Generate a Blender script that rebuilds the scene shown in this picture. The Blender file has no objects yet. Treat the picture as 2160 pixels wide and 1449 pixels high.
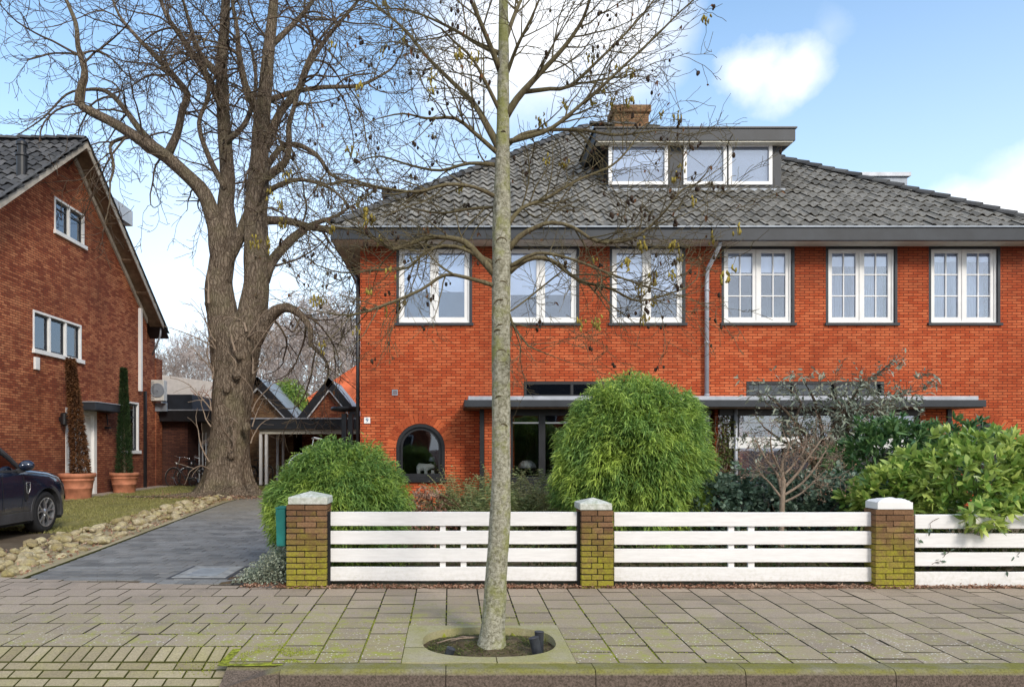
import bpy, bmesh, math, random
import numpy as np
from mathutils import Vector, Matrix, noise as mn
random.seed(7); rng = np.random.default_rng(7)
PI = math.pi
F, VX, VY, CZ = 1480.0, 950.0, 945.0, 1.40      # focal length in photo pixels, vanishing point, eye height
scene = bpy.context.scene
COL = scene.collection

def at(px, py, Y):
    return Vector(((px-VX)*Y/F, Y, CZ-(py-VY)*Y/F))

# ---------------------------------------------------------------- materials
def hexlin(r, g, b):
    f = lambda c: c/12.92 if c <= .04045 else ((c+.055)/1.055)**2.4
    return (f(r/255), f(g/255), f(b/255), 1)

class NT:
    def __init__(s, name):
        s.m = bpy.data.materials.new(name); s.m.use_nodes = True
        s.t = s.m.node_tree; s.t.nodes.clear()
        s.out = s.n('ShaderNodeOutputMaterial')
    def n(s, typ, **kw):
        nd = s.t.nodes.new(typ)
        for k, v in kw.items(): setattr(nd, k, v)
        return nd
    def l(s, a, b): s.t.links.new(a, b)
    def put(s, sock, v):
        if isinstance(v, bpy.types.NodeSocket): s.l(v, sock)
        else: sock.default_value = v
    def math(s, op, a, b=0.0, c=None, clamp=False):
        nd = s.n('ShaderNodeMath', operation=op, use_clamp=clamp)
        s.put(nd.inputs[0], a); s.put(nd.inputs[1], b)
        if c is not None: s.put(nd.inputs[2], c)
        return nd.outputs[0]
    def noise(s, vec, scale, detail=4, rough=.55, dist=0):
        nd = s.n('ShaderNodeTexNoise'); s.l(vec, nd.inputs['Vector'])
        nd.inputs['Scale'].default_value = scale; nd.inputs['Detail'].default_value = detail
        nd.inputs['Roughness'].default_value = rough; nd.inputs['Distortion'].default_value = dist
        return nd.outputs[0]
    def ramp(s, v, lo, hi, a=0.0, b=1.0):
        nd = s.n('ShaderNodeMapRange', clamp=True); s.put(nd.inputs[0], v)
        nd.inputs[1].default_value = lo; nd.inputs[2].default_value = hi
        nd.inputs[3].default_value = a; nd.inputs[4].default_value = b
        return nd.outputs[0]
    def mix(s, f, a, b, typ='MIX'):
        nd = s.n('ShaderNodeMix', data_type='RGBA', blend_type=typ)
        s.put(nd.inputs[0], f); s.put(nd.inputs[6], a); s.put(nd.inputs[7], b)
        return nd.outputs[2]
    def bsdf(s, col, rough=.8, spec=.3, metal=0, normal=None, trans=None, coat=0):
        p = s.n('ShaderNodeBsdfPrincipled')
        s.put(p.inputs['Base Color'], col); s.put(p.inputs['Roughness'], rough)
        p.inputs['Specular IOR Level'].default_value = spec; p.inputs['Metallic'].default_value = metal
        p.inputs['Coat Weight'].default_value = coat
        if normal is not None: s.l(normal, p.inputs['Normal'])
        s.l(p.outputs[0], s.out.inputs[0]); s.p = p
        return p
    def bump(s, h, strength=.4, dist=.01):
        b = s.n('ShaderNodeBump'); b.inputs['Strength'].default_value = strength
        b.inputs['Distance'].default_value = dist; s.l(h, b.inputs['Height'])
        return b.outputs[0]
    def obj(s): return s.n('ShaderNodeTexCoord').outputs['Object']
    def xyz(s, v):
        nd = s.n('ShaderNodeSeparateXYZ'); s.l(v, nd.inputs[0]); return nd.outputs
    def comb(s, x, y, z=0.0):
        nd = s.n('ShaderNodeCombineXYZ'); s.put(nd.inputs[0], x); s.put(nd.inputs[1], y); s.put(nd.inputs[2], z)
        return nd.outputs[0]
    def island(s): return s.n('ShaderNodeNewGeometry').outputs['Random Per Island']
    def pos(s): return s.n('ShaderNodeNewGeometry').outputs['Position']

def simple(name, rgb, rough=.6, spec=.3, metal=0, var=.15, scale=6, bump=0, coat=0, world=False):
    n = NT(name); v = n.pos() if world else n.obj()
    f = n.noise(v, scale, 5)
    c = rgb if len(rgb) == 4 else (*rgb, 1)
    d = tuple(x*(1-var*1.6) for x in c[:3])+(1,); e = tuple(min(1, x*(1+var)) for x in c[:3])+(1,)
    col = n.mix(n.ramp(f, .3, .7), d, e)
    nor = n.bump(n.noise(v, scale*8, 4), bump, .01) if bump else None
    n.bsdf(col, rough, spec, metal, nor, coat=coat)
    return n.m

def brick_mat(name, c1, c2, c3, mortar, stain=None, w=.215, h=.0608, ms=.0085, zstain=None, vscale=1.0, dark=.5):
    n = NT(name); P = n.pos(); x, y, z = n.xyz(P)
    u = n.math('ADD', x, y)
    wob = n.n('ShaderNodeTexNoise'); n.l(P, wob.inputs['Vector']); wob.inputs['Scale'].default_value = 9; wob.inputs['Detail'].default_value = 2
    wr = n.xyz(wob.outputs['Color'])
    u2 = n.math('ADD', u, n.math('MULTIPLY', n.math('SUBTRACT', wr[0], .5), .022))
    v2 = n.math('ADD', z, n.math('MULTIPLY', n.math('SUBTRACT', wr[1], .5), .010))
    vec = n.comb(u2, v2)
    b = n.n('ShaderNodeTexBrick'); n.l(vec, b.inputs['Vector'])
    b.offset = .5; b.squash = 1
    b.inputs['Color1'].default_value = (0, 0, 0, 1); b.inputs['Color2'].default_value = (1, 1, 1, 1)
    b.inputs['Mortar'].default_value = (0, 0, 0, 1)
    b.inputs['Scale'].default_value = 1; b.inputs['Mortar Size'].default_value = ms
    b.inputs['Mortar Smooth'].default_value = .25; b.inputs['Bias'].default_value = 0
    b.inputs['Brick Width'].default_value = w; b.inputs['Row Height'].default_value = h
    r = n.xyz(b.outputs['Color'])[0]
    big = n.noise(P, .55*vscale, 5, .6)
    med = n.noise(P, 3.2, 6, .65)
    col = n.mix(n.ramp(r, 0, 1), c1, c2)
    col = n.mix(n.ramp(n.math('ADD', n.math('MULTIPLY', r, .35), med), .55, .95), col, c3)
    col = n.mix(n.ramp(big, .42, .72, 0, dark), col, tuple(k*.42 for k in c1[:3])+(1,))
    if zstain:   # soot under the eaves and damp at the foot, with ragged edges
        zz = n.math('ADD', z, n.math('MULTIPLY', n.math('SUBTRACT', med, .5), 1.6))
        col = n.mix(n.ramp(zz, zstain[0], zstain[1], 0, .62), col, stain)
    fine = n.noise(P, 70, 3)
    col = n.mix(n.ramp(fine, .3, .75, .25, 0), col, (.03, .02, .015, 1))
    streak = n.noise(n.comb(n.math('MULTIPLY', u, 2.2), 0.0, n.math('MULTIPLY', z, .28)), 1.6, 6, .65)
    col = n.mix(n.ramp(streak, .54, .74, 0, .38), col, tuple(k*.35 for k in c1[:3])+(1,))
    col = n.mix(n.ramp(n.noise(P, .9, 4, .5), .56, .7, 0, .22), col, c3)
    col = n.mix(n.math('MULTIPLY', b.outputs['Fac'], .84), col, mortar)
    hgt = n.math('ADD', n.math('MULTIPLY', b.outputs['Fac'], -1.0), n.math('MULTIPLY', fine, .35))
    n.bsdf(col, .88, .2, normal=n.bump(hgt, .55, .012))
    return n.m

M = {}
def fence_mat():
    n = NT('fence_paint'); P = n.pos(); x, y, z = n.xyz(P)
    gr = n.noise(n.comb(n.math('MULTIPLY', x, .12), y, z), 45, 5, .6)
    col = n.mix(n.ramp(gr, .35, .7), (.74, .72, .70, 1), (.83, .81, .79, 1))
    low = n.ramp(n.math('ADD', z, n.math('MULTIPLY', n.noise(P, 4, 6, .7), .35)), .42, .18)
    col = n.mix(n.math('MULTIPLY', low, n.ramp(n.noise(P, 28, 5, .7), .45, .65, .05, .4)), col, (.42, .40, .27, 1))
    col = n.mix(n.ramp(n.noise(P, 2.4, 6, .7), .6, .75, 0, .25), col, (.52, .53, .42, 1))
    n.bsdf(col, .55, .35, normal=n.bump(gr, .25, .004)); return n.m
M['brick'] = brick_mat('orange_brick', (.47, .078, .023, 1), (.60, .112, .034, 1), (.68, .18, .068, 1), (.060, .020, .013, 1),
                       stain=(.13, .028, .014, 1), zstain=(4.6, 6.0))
M['brick_n'] = brick_mat('neighbour_brick', (.28, .064, .030, 1), (.50, .130, .054, 1), (.68, .27, .125, 1), (.07, .04, .03, 1),
                         stain=(.14, .045, .028, 1), zstain=(2.3, 0.4))
M['brick_dark'] = brick_mat('dark_brick', (.085, .034, .026, 1), (.13, .05, .036, 1), (.18, .07, .045, 1), (.04, .03, .028, 1))
M['brick_tan'] = brick_mat('tan_brick', (.20, .10, .05, 1), (.30, .17, .08, 1), (.36, .22, .11, 1), (.1, .07, .05, 1))
M['white'] = simple('white_paint', (.80, .79, .77), .45, .4, var=.05, scale=3, world=True)
M['fence'] = fence_mat()
M['cream'] = simple('cream_soffit', (.60, .57, .48), .6, .3, var=.12, scale=2, world=True)
M['grey'] = simple('anthracite_paint', (.026, .030, .037), .5, .4, var=.2, scale=2.5, world=True)
M['black'] = simple('black_paint', (.014, .014, .016), .4, .45, var=.2, world=True)
M['zinc'] = simple('zinc', (.40, .42, .46), .45, .5, .25, var=.15, scale=4, world=True)
M['zincdark'] = simple('dull_zinc', (.26, .29, .33), .5, .5, .2, var=.15, scale=4, world=True)
M['wood'] = simple('brown_soffit_wood', (.21, .14, .09), .7, .2, var=.25, scale=5, bump=.2, world=True)
M['tanwood'] = simple('verge_board', (.48, .43, .36), .7, .2, var=.2, scale=4, world=True)
M['render'] = simple('white_render', (.62, .55, .49), .9, .1, var=.06, world=True)
M['blind'] = simple('blind_fabric', (.92, .92, .92), .8, .1, var=.03, world=True)
M['blindgrey'] = simple('grey_blind_fabric', (.50, .51, .53), .8, .1, var=.03, world=True)
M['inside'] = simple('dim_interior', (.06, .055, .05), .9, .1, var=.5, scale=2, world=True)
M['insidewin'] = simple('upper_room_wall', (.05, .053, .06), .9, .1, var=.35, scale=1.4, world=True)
M['terra'] = simple('terracotta', (.50, .20, .115), .8, .2, var=.28, scale=3.5, bump=.1, world=True)
M['teal'] = simple('teal_enamel', (.015, .16, .14), .45, .4, var=.15, world=True)
M['rubber'] = simple('rubber', (.018, .018, .019), .75, .3, var=.2)
M['plastic'] = simple('dark_cladding', (.045, .045, .048), .55, .4, var=.2)
M['alloy'] = simple('alloy', (.45, .46, .48), .3, .5, .8, var=.1)
M['alloydark'] = simple('dark_alloy', (.03, .03, .034), .4, .5, .4, var=.1)
M['steel'] = simple('bike_steel', (.03, .03, .033), .4, .5, .3, var=.1)
M['chrome'] = simple('bright_metal', (.6, .6, .6), .25, .5, .8, var=.1)
M['pipeplastic'] = simple('pipe_plastic', (.03, .034, .042), .5, .4, var=.3, scale=20)
M['orange_tile'] = simple('orange_roof', (.50, .12, .05), .8, .2, var=.3, scale=2, world=True)
M['metalroof'] = simple('metal_roof', (.32, .35, .37), .5, .4, .2, var=.12, scale=2, world=True)
M['acwhite'] = simple('beige_casing', (.62, .60, .55), .5, .4, var=.06)
M['galvan'] = simple('galvanised_lid', (.30, .30, .29), .7, .3, var=.25, scale=9, bump=.1, world=True)
M['ceramic'] = simple('white_ceramic', (.78, .76, .72), .4, .4, var=.04)

def paint_mat():
    n = NT('navy_car_paint'); v = n.obj(); z = n.xyz(v)[2]
    dust = n.ramp(n.math('ADD', z, n.math('MULTIPLY', n.noise(v, 3, 4), .3)), .75, .35, 0, .6)
    col = n.mix(dust, (.012, .020, .042, 1), (.055, .048, .05, 1))
    n.bsdf(col, n.ramp(dust, 0, .6, .18, .5), .5, .3, coat=1)
    n.p.inputs['Coat Roughness'].default_value = .05
    return n.m
M['paint'] = paint_mat()

def glass_mat(name, refl=.38, tint=(.55, .60, .66, 1)):
    n = NT(name)
    g = n.n('ShaderNodeBsdfGlossy'); g.inputs['Roughness'].default_value = .015; g.inputs['Color'].default_value = (.85, .90, 1, 1)
    f = n.noise(n.pos(), 1.1, 2); n.l(n.bump(f, .06, .05), g.inputs['Normal'])
    t = n.n('ShaderNodeBsdfTransparent'); t.inputs['Color'].default_value = tint
    fr = n.n('ShaderNodeFresnel'); fr.inputs['IOR'].default_value = 1.5
    fac = n.math('ADD', fr.outputs[0], refl, clamp=True)
    mx = n.n('ShaderNodeMixShader'); n.l(fac, mx.inputs[0]); n.l(t.outputs[0], mx.inputs[1]); n.l(g.outputs[0], mx.inputs[2])
    n.l(mx.outputs[0], n.out.inputs[0]); return n.m
M['glass'] = glass_mat('window_glass', .11, (.90, .94, 1, 1))
M['glassdark'] = glass_mat('dark_window_glass', .04, (.25, .26, .28, 1))
M['glassclear'] = glass_mat('clear_window_glass', .045, (.8, .82, .82, 1))
M['carglass'] = glass_mat('car_glass', .35, (.12, .14, .15, 1))

def tile_mat(name, c1, c2, moss=(.10, .10, .06, 1)):
    n = NT(name); P = n.pos(); r = n.island()
    col = n.mix(r, c1, c2)
    col = n.mix(n.ramp(n.noise(P, 1.0, 6, .7), .48, .72, 0, .4), col, tuple(min(1, k*1.5) for k in c2[:3])+(1,))
    col = n.mix(n.ramp(n.noise(P, 5, 5, .7), .55, .75, 0, .35), col, moss)
    f = n.noise(P, 40, 4)
    col = n.mix(n.ramp(f, .35, .7, .35, 0), col, (.02, .02, .02, 1))
    n.bsdf(col, .75, .3, normal=n.bump(f, .3, .01)); return n.m
M['rooftile'] = tile_mat('grey_pantile', (.165, .157, .14, 1), (.30, .285, .255, 1))
M['rooftile_dark'] = tile_mat('dark_pantile', (.045, .047, .052, 1), (.13, .13, .135, 1))
M['ridge'] = tile_mat('dark_ridge_tile', (.05, .052, .058, 1), (.11, .11, .11, 1))

def leaf_mat(name, c1, c2, c3=None, rough=.5, trans=.35, spec=.35):
    n = NT(name); r = n.island()
    col = n.mix(r, c1, c2)
    if c3:
        big = n.noise(n.pos(), 2.3, 3)
        col = n.mix(n.ramp(n.math('ADD', big, n.math('MULTIPLY', r, .25)), .52, .85, 0, .85), col, c3)
    p = n.bsdf(col, rough, spec)
    t = n.n('ShaderNodeBsdfTranslucent'); n.l(col, t.inputs['Color'])
    mx = n.n('ShaderNodeMixShader'); mx.inputs[0].default_value = trans
    n.l(p.outputs[0], mx.inputs[1]); n.l(t.outputs[0], mx.inputs[2]); n.l(mx.outputs[0], n.out.inputs[0])
    return n.m
M['bamboo'] = leaf_mat('bamboo_leaf', (.10, .20, .05, 1), (.34, .52, .13, 1), (.50, .62, .11, 1))
M['aucuba'] = leaf_mat('aucuba_leaf', (.12, .25, .045, 1), (.36, .50, .11, 1), (.60, .66, .18, 1), .32, .3, .5)
M['laurel'] = leaf_mat('laurel_leaf', (.035, .10, .035, 1), (.11, .22, .075, 1), (.17, .28, .08, 1), .35, .25, .5)
M['ivy'] = leaf_mat('ivy_leaf', (.05, .095, .06, 1), (.12, .19, .13, 1), (.20, .27, .19, 1), .4, .2, .5)
M['greyleaf'] = leaf_mat('grey_green_leaf', (.17, .21, .15, 1), (.42, .47, .37, 1), (.30, .29, .20, 1), .5, .2)
M['fern'] = leaf_mat('fern_leaf', (.15, .21, .07, 1), (.33, .38, .16, 1), (.42, .36, .17, 1), .6, .3)
M['deadleaf'] = leaf_mat('dead_leaf', (.22, .10, .06, 1), (.42, .23, .15, 1), (.52, .38, .28, 1), .8, .2, .1)
M['brownneedle'] = leaf_mat('brown_needles', (.14, .06, .025, 1), (.30, .15, .07, 1), (.10, .05, .03, 1), .8, .2, .1)
M['cypress'] = leaf_mat('cypress_needles', (.018, .042, .016, 1), (.045, .085, .03, 1), (.07, .10, .04, 1), .6, .2, .2)
M['grass'] = leaf_mat('grass_blade', (.20, .20, .06, 1), (.40, .36, .14, 1), (.33, .31, .12, 1), .7, .3, .15)
M['cover'] = leaf_mat('ground_cover_leaf', (.05, .085, .02, 1), (.17, .19, .05, 1), (.13, .10, .05, 1), .6, .25)
M['catkin'] = leaf_mat('yellow_catkin', (.22, .17, .03, 1), (.42, .33, .06, 1), None, .7, .2)
M['cone'] = simple('alder_cone', (.045, .028, .018), .8, .2, var=.4, scale=30)
M['bamboo_stem'] = simple('cane', (.10, .12, .04), .6)

def bark(name, c1, c2, c3, sc=1.0, moss=None):
    n = NT(name); P = n.pos(); x, y, z = n.xyz(P)
    st = n.comb(x, y, n.math('MULTIPLY', z, .22))
    a = n.noise(st, 18*sc, 6, .7, .4); b = n.noise(P, 2.2*sc, 4)
    col = n.mix(n.ramp(a, .35, .68), c1, c2)
    col = n.mix(n.ramp(b, .45, .7, 0, .8), col, c3)
    if moss: col = n.mix(n.ramp(n.noise(P, 4*sc, 5), moss[1], moss[1]+.2, 0, .8), col, moss[0])
    n.bsdf(col, .92, .12, normal=n.bump(a, .9, .05/sc)); return n.m
def bark_old():
    n = NT('old_tree_bark'); P = n.pos(); x, y, z = n.xyz(P)
    wn = n.n('ShaderNodeTexNoise'); n.l(P, wn.inputs['Vector']); wn.inputs['Scale'].default_value = 3.5; wn.inputs['Detail'].default_value = 5
    ww = n.xyz(wn.outputs['Color'])
    st = n.comb(n.math('ADD', x, n.math('MULTIPLY', ww[0], .22)), n.math('ADD', y, n.math('MULTIPLY', ww[1], .22)), n.math('MULTIPLY', z, .17))
    vo = n.n('ShaderNodeTexVoronoi', feature='DISTANCE_TO_EDGE'); n.l(st, vo.inputs['Vector']); vo.inputs['Scale'].default_value = 15
    a0 = n.noise(st, 24, 6, .7, .4); a = n.math('ADD', n.math('MULTIPLY', n.ramp(vo.outputs['Distance'], 0, .22), .30), n.math('MULTIPLY', a0, .80)); b = n.noise(P, 1.6, 5); c = n.noise(P, 45, 4, .7)
    col = n.mix(n.ramp(a, .32, .80), (.11, .08, .057, 1), (.42, .335, .25, 1))
    col = n.mix(n.ramp(c, .35, .7, .4, 0), col, (.07, .045, .03, 1))
    col = n.mix(n.ramp(b, .48, .70, 0, .5), col, (.22, .20, .11, 1))
    n.bsdf(col, .95, .1, normal=n.bump(n.math('ADD', a, n.math('MULTIPLY', c, .3)), 1, .10)); return n.m
M['bark'] = bark_old()
M['twig'] = bark('twig_bark', (.06, .042, .032, 1), (.17, .125, .092, 1), (.20, .16, .10, 1), 1)
def alder_mat():
    n = NT('young_alder_bark'); P = n.pos(); x, y, z = n.xyz(P)
    lent = n.noise(n.comb(n.math('MULTIPLY', x, .35), n.math('MULTIPLY', y, .35), z), 60, 5, .7, .6)
    b = n.noise(P, 38, 6, .75, .5); big = n.noise(P, 5, 5, .65)
    col = n.mix(n.ramp(b, .38, .62), (.16, .15, .095, 1), (.47, .45, .35, 1))
    col = n.mix(n.ramp(lent, .55, .70, 0, .7), col, (.12, .105, .07, 1))
    m = n.ramp(n.math('ADD', big, n.math('MULTIPLY', n.ramp(z, 3.2, 4.6), .14)), .50, .66, 0, .75)
    col = n.mix(m, col, (.25, .26, .07, 1))
    col = n.mix(n.ramp(n.noise(P, 14, 5, .7), .60, .72, 0, .6), col, (.60, .59, .52, 1))
    n.bsdf(col, .92, .12, normal=n.bump(n.math('ADD', b, lent), .7, .012)); return n.m
M['alder'] = alder_mat()
M['aldertwig'] = bark('alder_twig_bark', (.10, .075, .045, 1), (.22, .19, .11, 1), (.14, .12, .06, 1), 3)
M['fartwig'] = simple('far_twig', (.40, .34, .31), .9, .1, var=.3, scale=.4, world=True)  # distance haze put into the base colour as a paler tone
M['palebranch'] = bark('pale_branch', (.20, .15, .11, 1), (.38, .30, .23, 1), (.30, .22, .16, 1), 4)

# ---------------------------------------------------------------- mesh helpers
class MB:
    def __init__(s): s.v = []; s.f = []
    def add(s, vs, fs):
        b = len(s.v); s.v += [tuple(p) for p in vs]; s.f += [tuple(b+i for i in f) for f in fs]; return s
    def box(s, x0, x1, y0, y1, z0, z1):
        vs = [(x, y, z) for z in (z0, z1) for y in (y0, y1) for x in (x0, x1)]
        return s.add(vs, [(0, 2, 3, 1), (4, 5, 7, 6), (0, 1, 5, 4), (1, 3, 7, 5), (3, 2, 6, 7), (2, 0, 4, 6)])
    def hexa(s, vs):
        return s.add(vs, [(0, 2, 3, 1), (4, 5, 7, 6), (0, 1, 5, 4), (1, 3, 7, 5), (3, 2, 6, 7), (2, 0, 4, 6)])
    def beam(s, a, b, w, h, up=Vector((0, 0, 1))):
        a = Vector(a); b = Vector(b); d = (b-a).normalized(); sx = d.cross(up)
        if sx.length < 1e-4: sx = d.cross(Vector((0, 1, 0)))
        sx.normalize(); sy = sx.cross(d)
        vs = [p+sx*i*w/2+sy*j*h/2 for p in (a, b) for j in (-1, 1) for i in (-1, 1)]
        return s.hexa(vs)
    def prism(s, pts, n, d0, d1):      # polygon pts extruded along vector n
        n = Vector(n); k = len(pts)
        vs = [Vector(p)+n*d0 for p in pts]+[Vector(p)+n*d1 for p in pts]
        return s.add(vs, [tuple(range(k)), tuple(range(2*k-1, k-1, -1))]+[(i, i+k, (i+1) % k+k, (i+1) % k) for i in range(k)])
    def tube(s, pts, rad, sides=6, cap=True, wob=0):
        k = len(pts); pts = [Vector(p) for p in pts]
        if not hasattr(rad, '__len__'): rad = [rad]*k
        ref = None; b = len(s.v)
        for i in range(k):
            t = (pts[min(i+1, k-1)]-pts[max(i-1, 0)])
            if t.length < 1e-7: t = Vector((0, 0, 1))
            t.normalize()
            if ref is None: ref = t.orthogonal().normalized()
            ref = (ref-t*ref.dot(t)); ref = ref.normalized() if ref.length > 1e-5 else t.orthogonal().normalized()
            q = t.cross(ref)
            for j in range(sides):
                a = 2*PI*j/sides; r = rad[i]
                d = ref*math.cos(a)+q*math.sin(a)
                if wob: r *= 1+wob*mn.noise(Vector((d.x*2.2, d.y*2.2, pts[i].z*.7)))+wob*.6*mn.noise(Vector((d.x*5, d.y*5, pts[i].z*1.6+9)))
                p = pts[i]+d*r; s.v.append((p.x, p.y, p.z))
        for i in range(k-1):
            for j in range(sides):
                a = b+i*sides+j; c = b+i*sides+(j+1) % sides
                s.f.append((a, c, c+sides, a+sides))
        if cap:
            s.f.append(tuple(b+j for j in range(sides-1, -1, -1))); s.f.append(tuple(b+(k-1)*sides+j for j in range(sides)))
        return s
    def lathe(s, prof, c=(0, 0, 0), axis='z', n=24, cap=True):      # prof: (radius, height)
        c = Vector(c); b = len(s.v); k = len(prof)
        for r, h in prof:
            for j in range(n):
                a = 2*PI*j/n
                p = Vector((r*math.cos(a), r*math.sin(a), h))
                if axis == 'x': p = Vector((h, p.x, p.y))
                elif axis == 'y': p = Vector((p.x, h, p.y))
                s.v.append(tuple(c+p))
        for i in range(k-1):
            for j in range(n):
                s.f.append((b+i*n+j, b+i*n+(j+1) % n, b+(i+1)*n+(j+1) % n, b+(i+1)*n+j))
        if cap and prof[0][0] > 1e-5: s.f.append(tuple(b+j for j in range(n-1, -1, -1)))
        if cap and prof[-1][0] > 1e-5: s.f.append(tuple(b+(k-1)*n+j for j in range(n)))
        return s
    def ball(s, c, r, n=8, m=5, sc=(1, 1, 1)):
        c = Vector(c); b = len(s.v)
        for i in range(m+1):
            t = PI*i/m
            for j in range(n):
                a = 2*PI*j/n
                s.v.append((c.x+r*sc[0]*math.sin(t)*math.cos(a), c.y+r*sc[1]*math.sin(t)*math.sin(a), c.z+r*sc[2]*math.cos(t)))
        for i in range(m):
            for j in range(n):
                s.f.append((b+i*n+j, b+(i+1)*n+j, b+(i+1)*n+(j+1) % n, b+i*n+(j+1) % n))
        return s
    def build(s, name, mat, parent=None, smooth=False, bevel=0, origin=None):
        me = bpy.data.meshes.new(name)
        v = np.array(s.v, dtype=np.float32).reshape(-1, 3)
        if origin is not None: v = v-np.array(origin, dtype=np.float32)
        me.from_pydata(v.tolist(), [], s.f)
        return link(name, me, mat, parent, smooth, bevel, origin)

def link(name, me, mat, parent=None, smooth=False, bevel=0, origin=None, fix=True):
    if mat is not None: me.materials.append(M[mat] if isinstance(mat, str) else mat)
    if fix:
        bm = bmesh.new(); bm.from_mesh(me); bmesh.ops.recalc_face_normals(bm, faces=bm.faces); bm.to_mesh(me); bm.free()
    if smooth: me.polygons.foreach_set('use_smooth', [True]*len(me.polygons))
    me.update()
    o = bpy.data.objects.new(name, me); COL.objects.link(o)
    if origin is not None: o.location = origin
    if parent is not None:
        o.parent = parent
        pw = world_of(parent)
        o.location = Vector(o.location)-pw
    if bevel:
        b = o.modifiers.new('bevel', 'BEVEL'); b.width = bevel; b.segments = 2; b.limit_method = 'ANGLE'
    return o

def world_of(o):
    v = Vector((0, 0, 0))
    while o is not None: v = v+Vector(o.location); o = o.parent
    return v

def tag(o, label=None, cat=None, group=None, kind=None):
    if label: o['label'] = label
    if cat: o['category'] = cat
    if group: o['group'] = group
    if kind: o['kind'] = kind
    return o

def thing(name, loc, label, cat, group=None):
    o = bpy.data.objects.new(name, None); COL.objects.link(o); o.location = loc
    o.empty_display_size = .2
    return tag(o, label, cat, group)

def copy_tree(o, parent=None):
    c = o.copy(); COL.objects.link(c); c.parent = parent
    for ch in list(o.children): copy_tree(ch, c)
    return c

def cut(o, cutter):     # boolean applied at once, cutter mesh thrown away
    me = bpy.data.meshes.new('cut'); me.from_pydata([tuple(p) for p in cutter.v], [], cutter.f)
    bm = bmesh.new(); bm.from_mesh(me); bmesh.ops.recalc_face_normals(bm, faces=bm.faces); bm.to_mesh(me); bm.free()
    c = bpy.data.objects.new('cut', me); COL.objects.link(c)
    md = o.modifiers.new('b', 'BOOLEAN'); md.operation = 'DIFFERENCE'; md.solver = 'EXACT'; md.object = c
    bpy.context.view_layer.update()
    dg = bpy.context.evaluated_depsgraph_get()
    new = bpy.data.meshes.new_from_object(o.evaluated_get(dg))
    o.modifiers.remove(md); old = o.data; o.data = new; bpy.data.meshes.remove(old)
    new.name = o.name
    bpy.data.objects.remove(c); bpy.data.meshes.remove(me)

class Pl:      # a wall plane: u along, v up, d outwards
    def __init__(s, o, U, N): s.o = Vector(o); s.U = Vector(U); s.N = Vector(N); s.Z = Vector((0, 0, 1))
    def p(s, u, v, d): return s.o+s.U*u+s.Z*v+s.N*d
    def box(s, mb, u0, u1, v0, v1, d0, d1):
        mb.hexa([s.p(u, v, d) for v in (v0, v1) for d in (d0, d1) for u in (u0, u1)]); return mb
    def frame(s, mb, u0, u1, v0, v1, w, d0, d1, wb=None):
        wb = w if wb is None else wb
        s.box(mb, u0, u0+w, v0, v1, d0, d1); s.box(mb, u1-w, u1, v0, v1, d0, d1)
        s.box(mb, u0+w, u1-w, v1-w, v1, d0, d1); s.box(mb, u0+w, u1-w, v0, v0+wb, d0, d1)
        return mb

# leaves: numpy batch of bent blades
def blades(P, D, L, W, droop=.25, segs=2, fold=None):
    n = len(P); P = np.asarray(P, float); D = np.asarray(D, float)
    D = D/np.linalg.norm(D, axis=1, keepdims=True)
    up = np.array([0, 0, 1.0])+rng.normal(0, .55, (n, 3))
    S = np.cross(D, up); S /= np.linalg.norm(S, axis=1, keepdims=True)+1e-9
    L = np.broadcast_to(np.asarray(L, float), (n,))[:, None]; W = np.broadcast_to(np.asarray(W, float), (n,))[:, None]
    g = np.array([0, 0, -1.0])
    if segs == 1:
        m = P+D*L*.45
        V = np.stack([P, m+S*W*.5, P+D*L+g*L*droop, m-S*W*.5], 1)
        F_ = [(0, 1, 2, 3)]; k = 4
    else:
        m1 = P+D*L*.3+g*L*droop*.1; m2 = P+D*L*.68+g*L*droop*.45
        V = np.stack([P, m1+S*W*.5, m2+S*W*.36, P+D*L*.97+g*L*droop, m2-S*W*.36, m1-S*W*.5], 1)
        F_ = [(0, 1, 5), (1, 2, 4, 5), (2, 3, 4)]; k = 6
    return V.reshape(-1, 3), F_, k, n

def build_blades(name, mat, sets, parent=None, origin=(0, 0, 0)):
    vs = []; loops = []; starts = []; tot = []; base = 0; ls = 0
    for V, F_, k, n in sets:
        vs.append(V); idx = np.arange(n)*k+base
        per = []
        for f in F_: per.append(idx[:, None]+np.array(f)[None, :])
        lp = np.concatenate(per, 1).reshape(-1); loops.append(lp)
        sizes = np.tile([len(f) for f in F_], n); tot.append(sizes)
        base += n*k
    v = np.concatenate(vs)-np.array(origin); lp = np.concatenate(loops); tt = np.concatenate(tot); st = np.concatenate([[0], np.cumsum(tt)[:-1]])
    me = bpy.data.meshes.new(name)
    me.vertices.add(len(v)); me.vertices.foreach_set('co', v.astype(np.float32).ravel())
    me.loops.add(len(lp)); me.loops.foreach_set('vertex_index', lp.astype(np.int32))
    me.polygons.add(len(tt)); me.polygons.foreach_set('loop_start', st.astype(np.int32)); me.polygons.foreach_set('loop_total', tt.astype(np.int32))
    me.update(calc_edges=True)
    return link(name, me, mat, parent, origin=origin, fix=False)

def lumpy(d, seed, amp=.12, f=2.2):
    return np.array([1+amp*mn.noise(Vector(x*f)+Vector((seed, seed, 0)))*2 for x in d])

def sphere_dirs(n, zmin=-1.0):
    z = rng.uniform(zmin, 1, n); a = rng.uniform(0, 2*PI, n); r = np.sqrt(1-z*z)
    return np.stack([r*np.cos(a), r*np.sin(a), z], 1)

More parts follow.
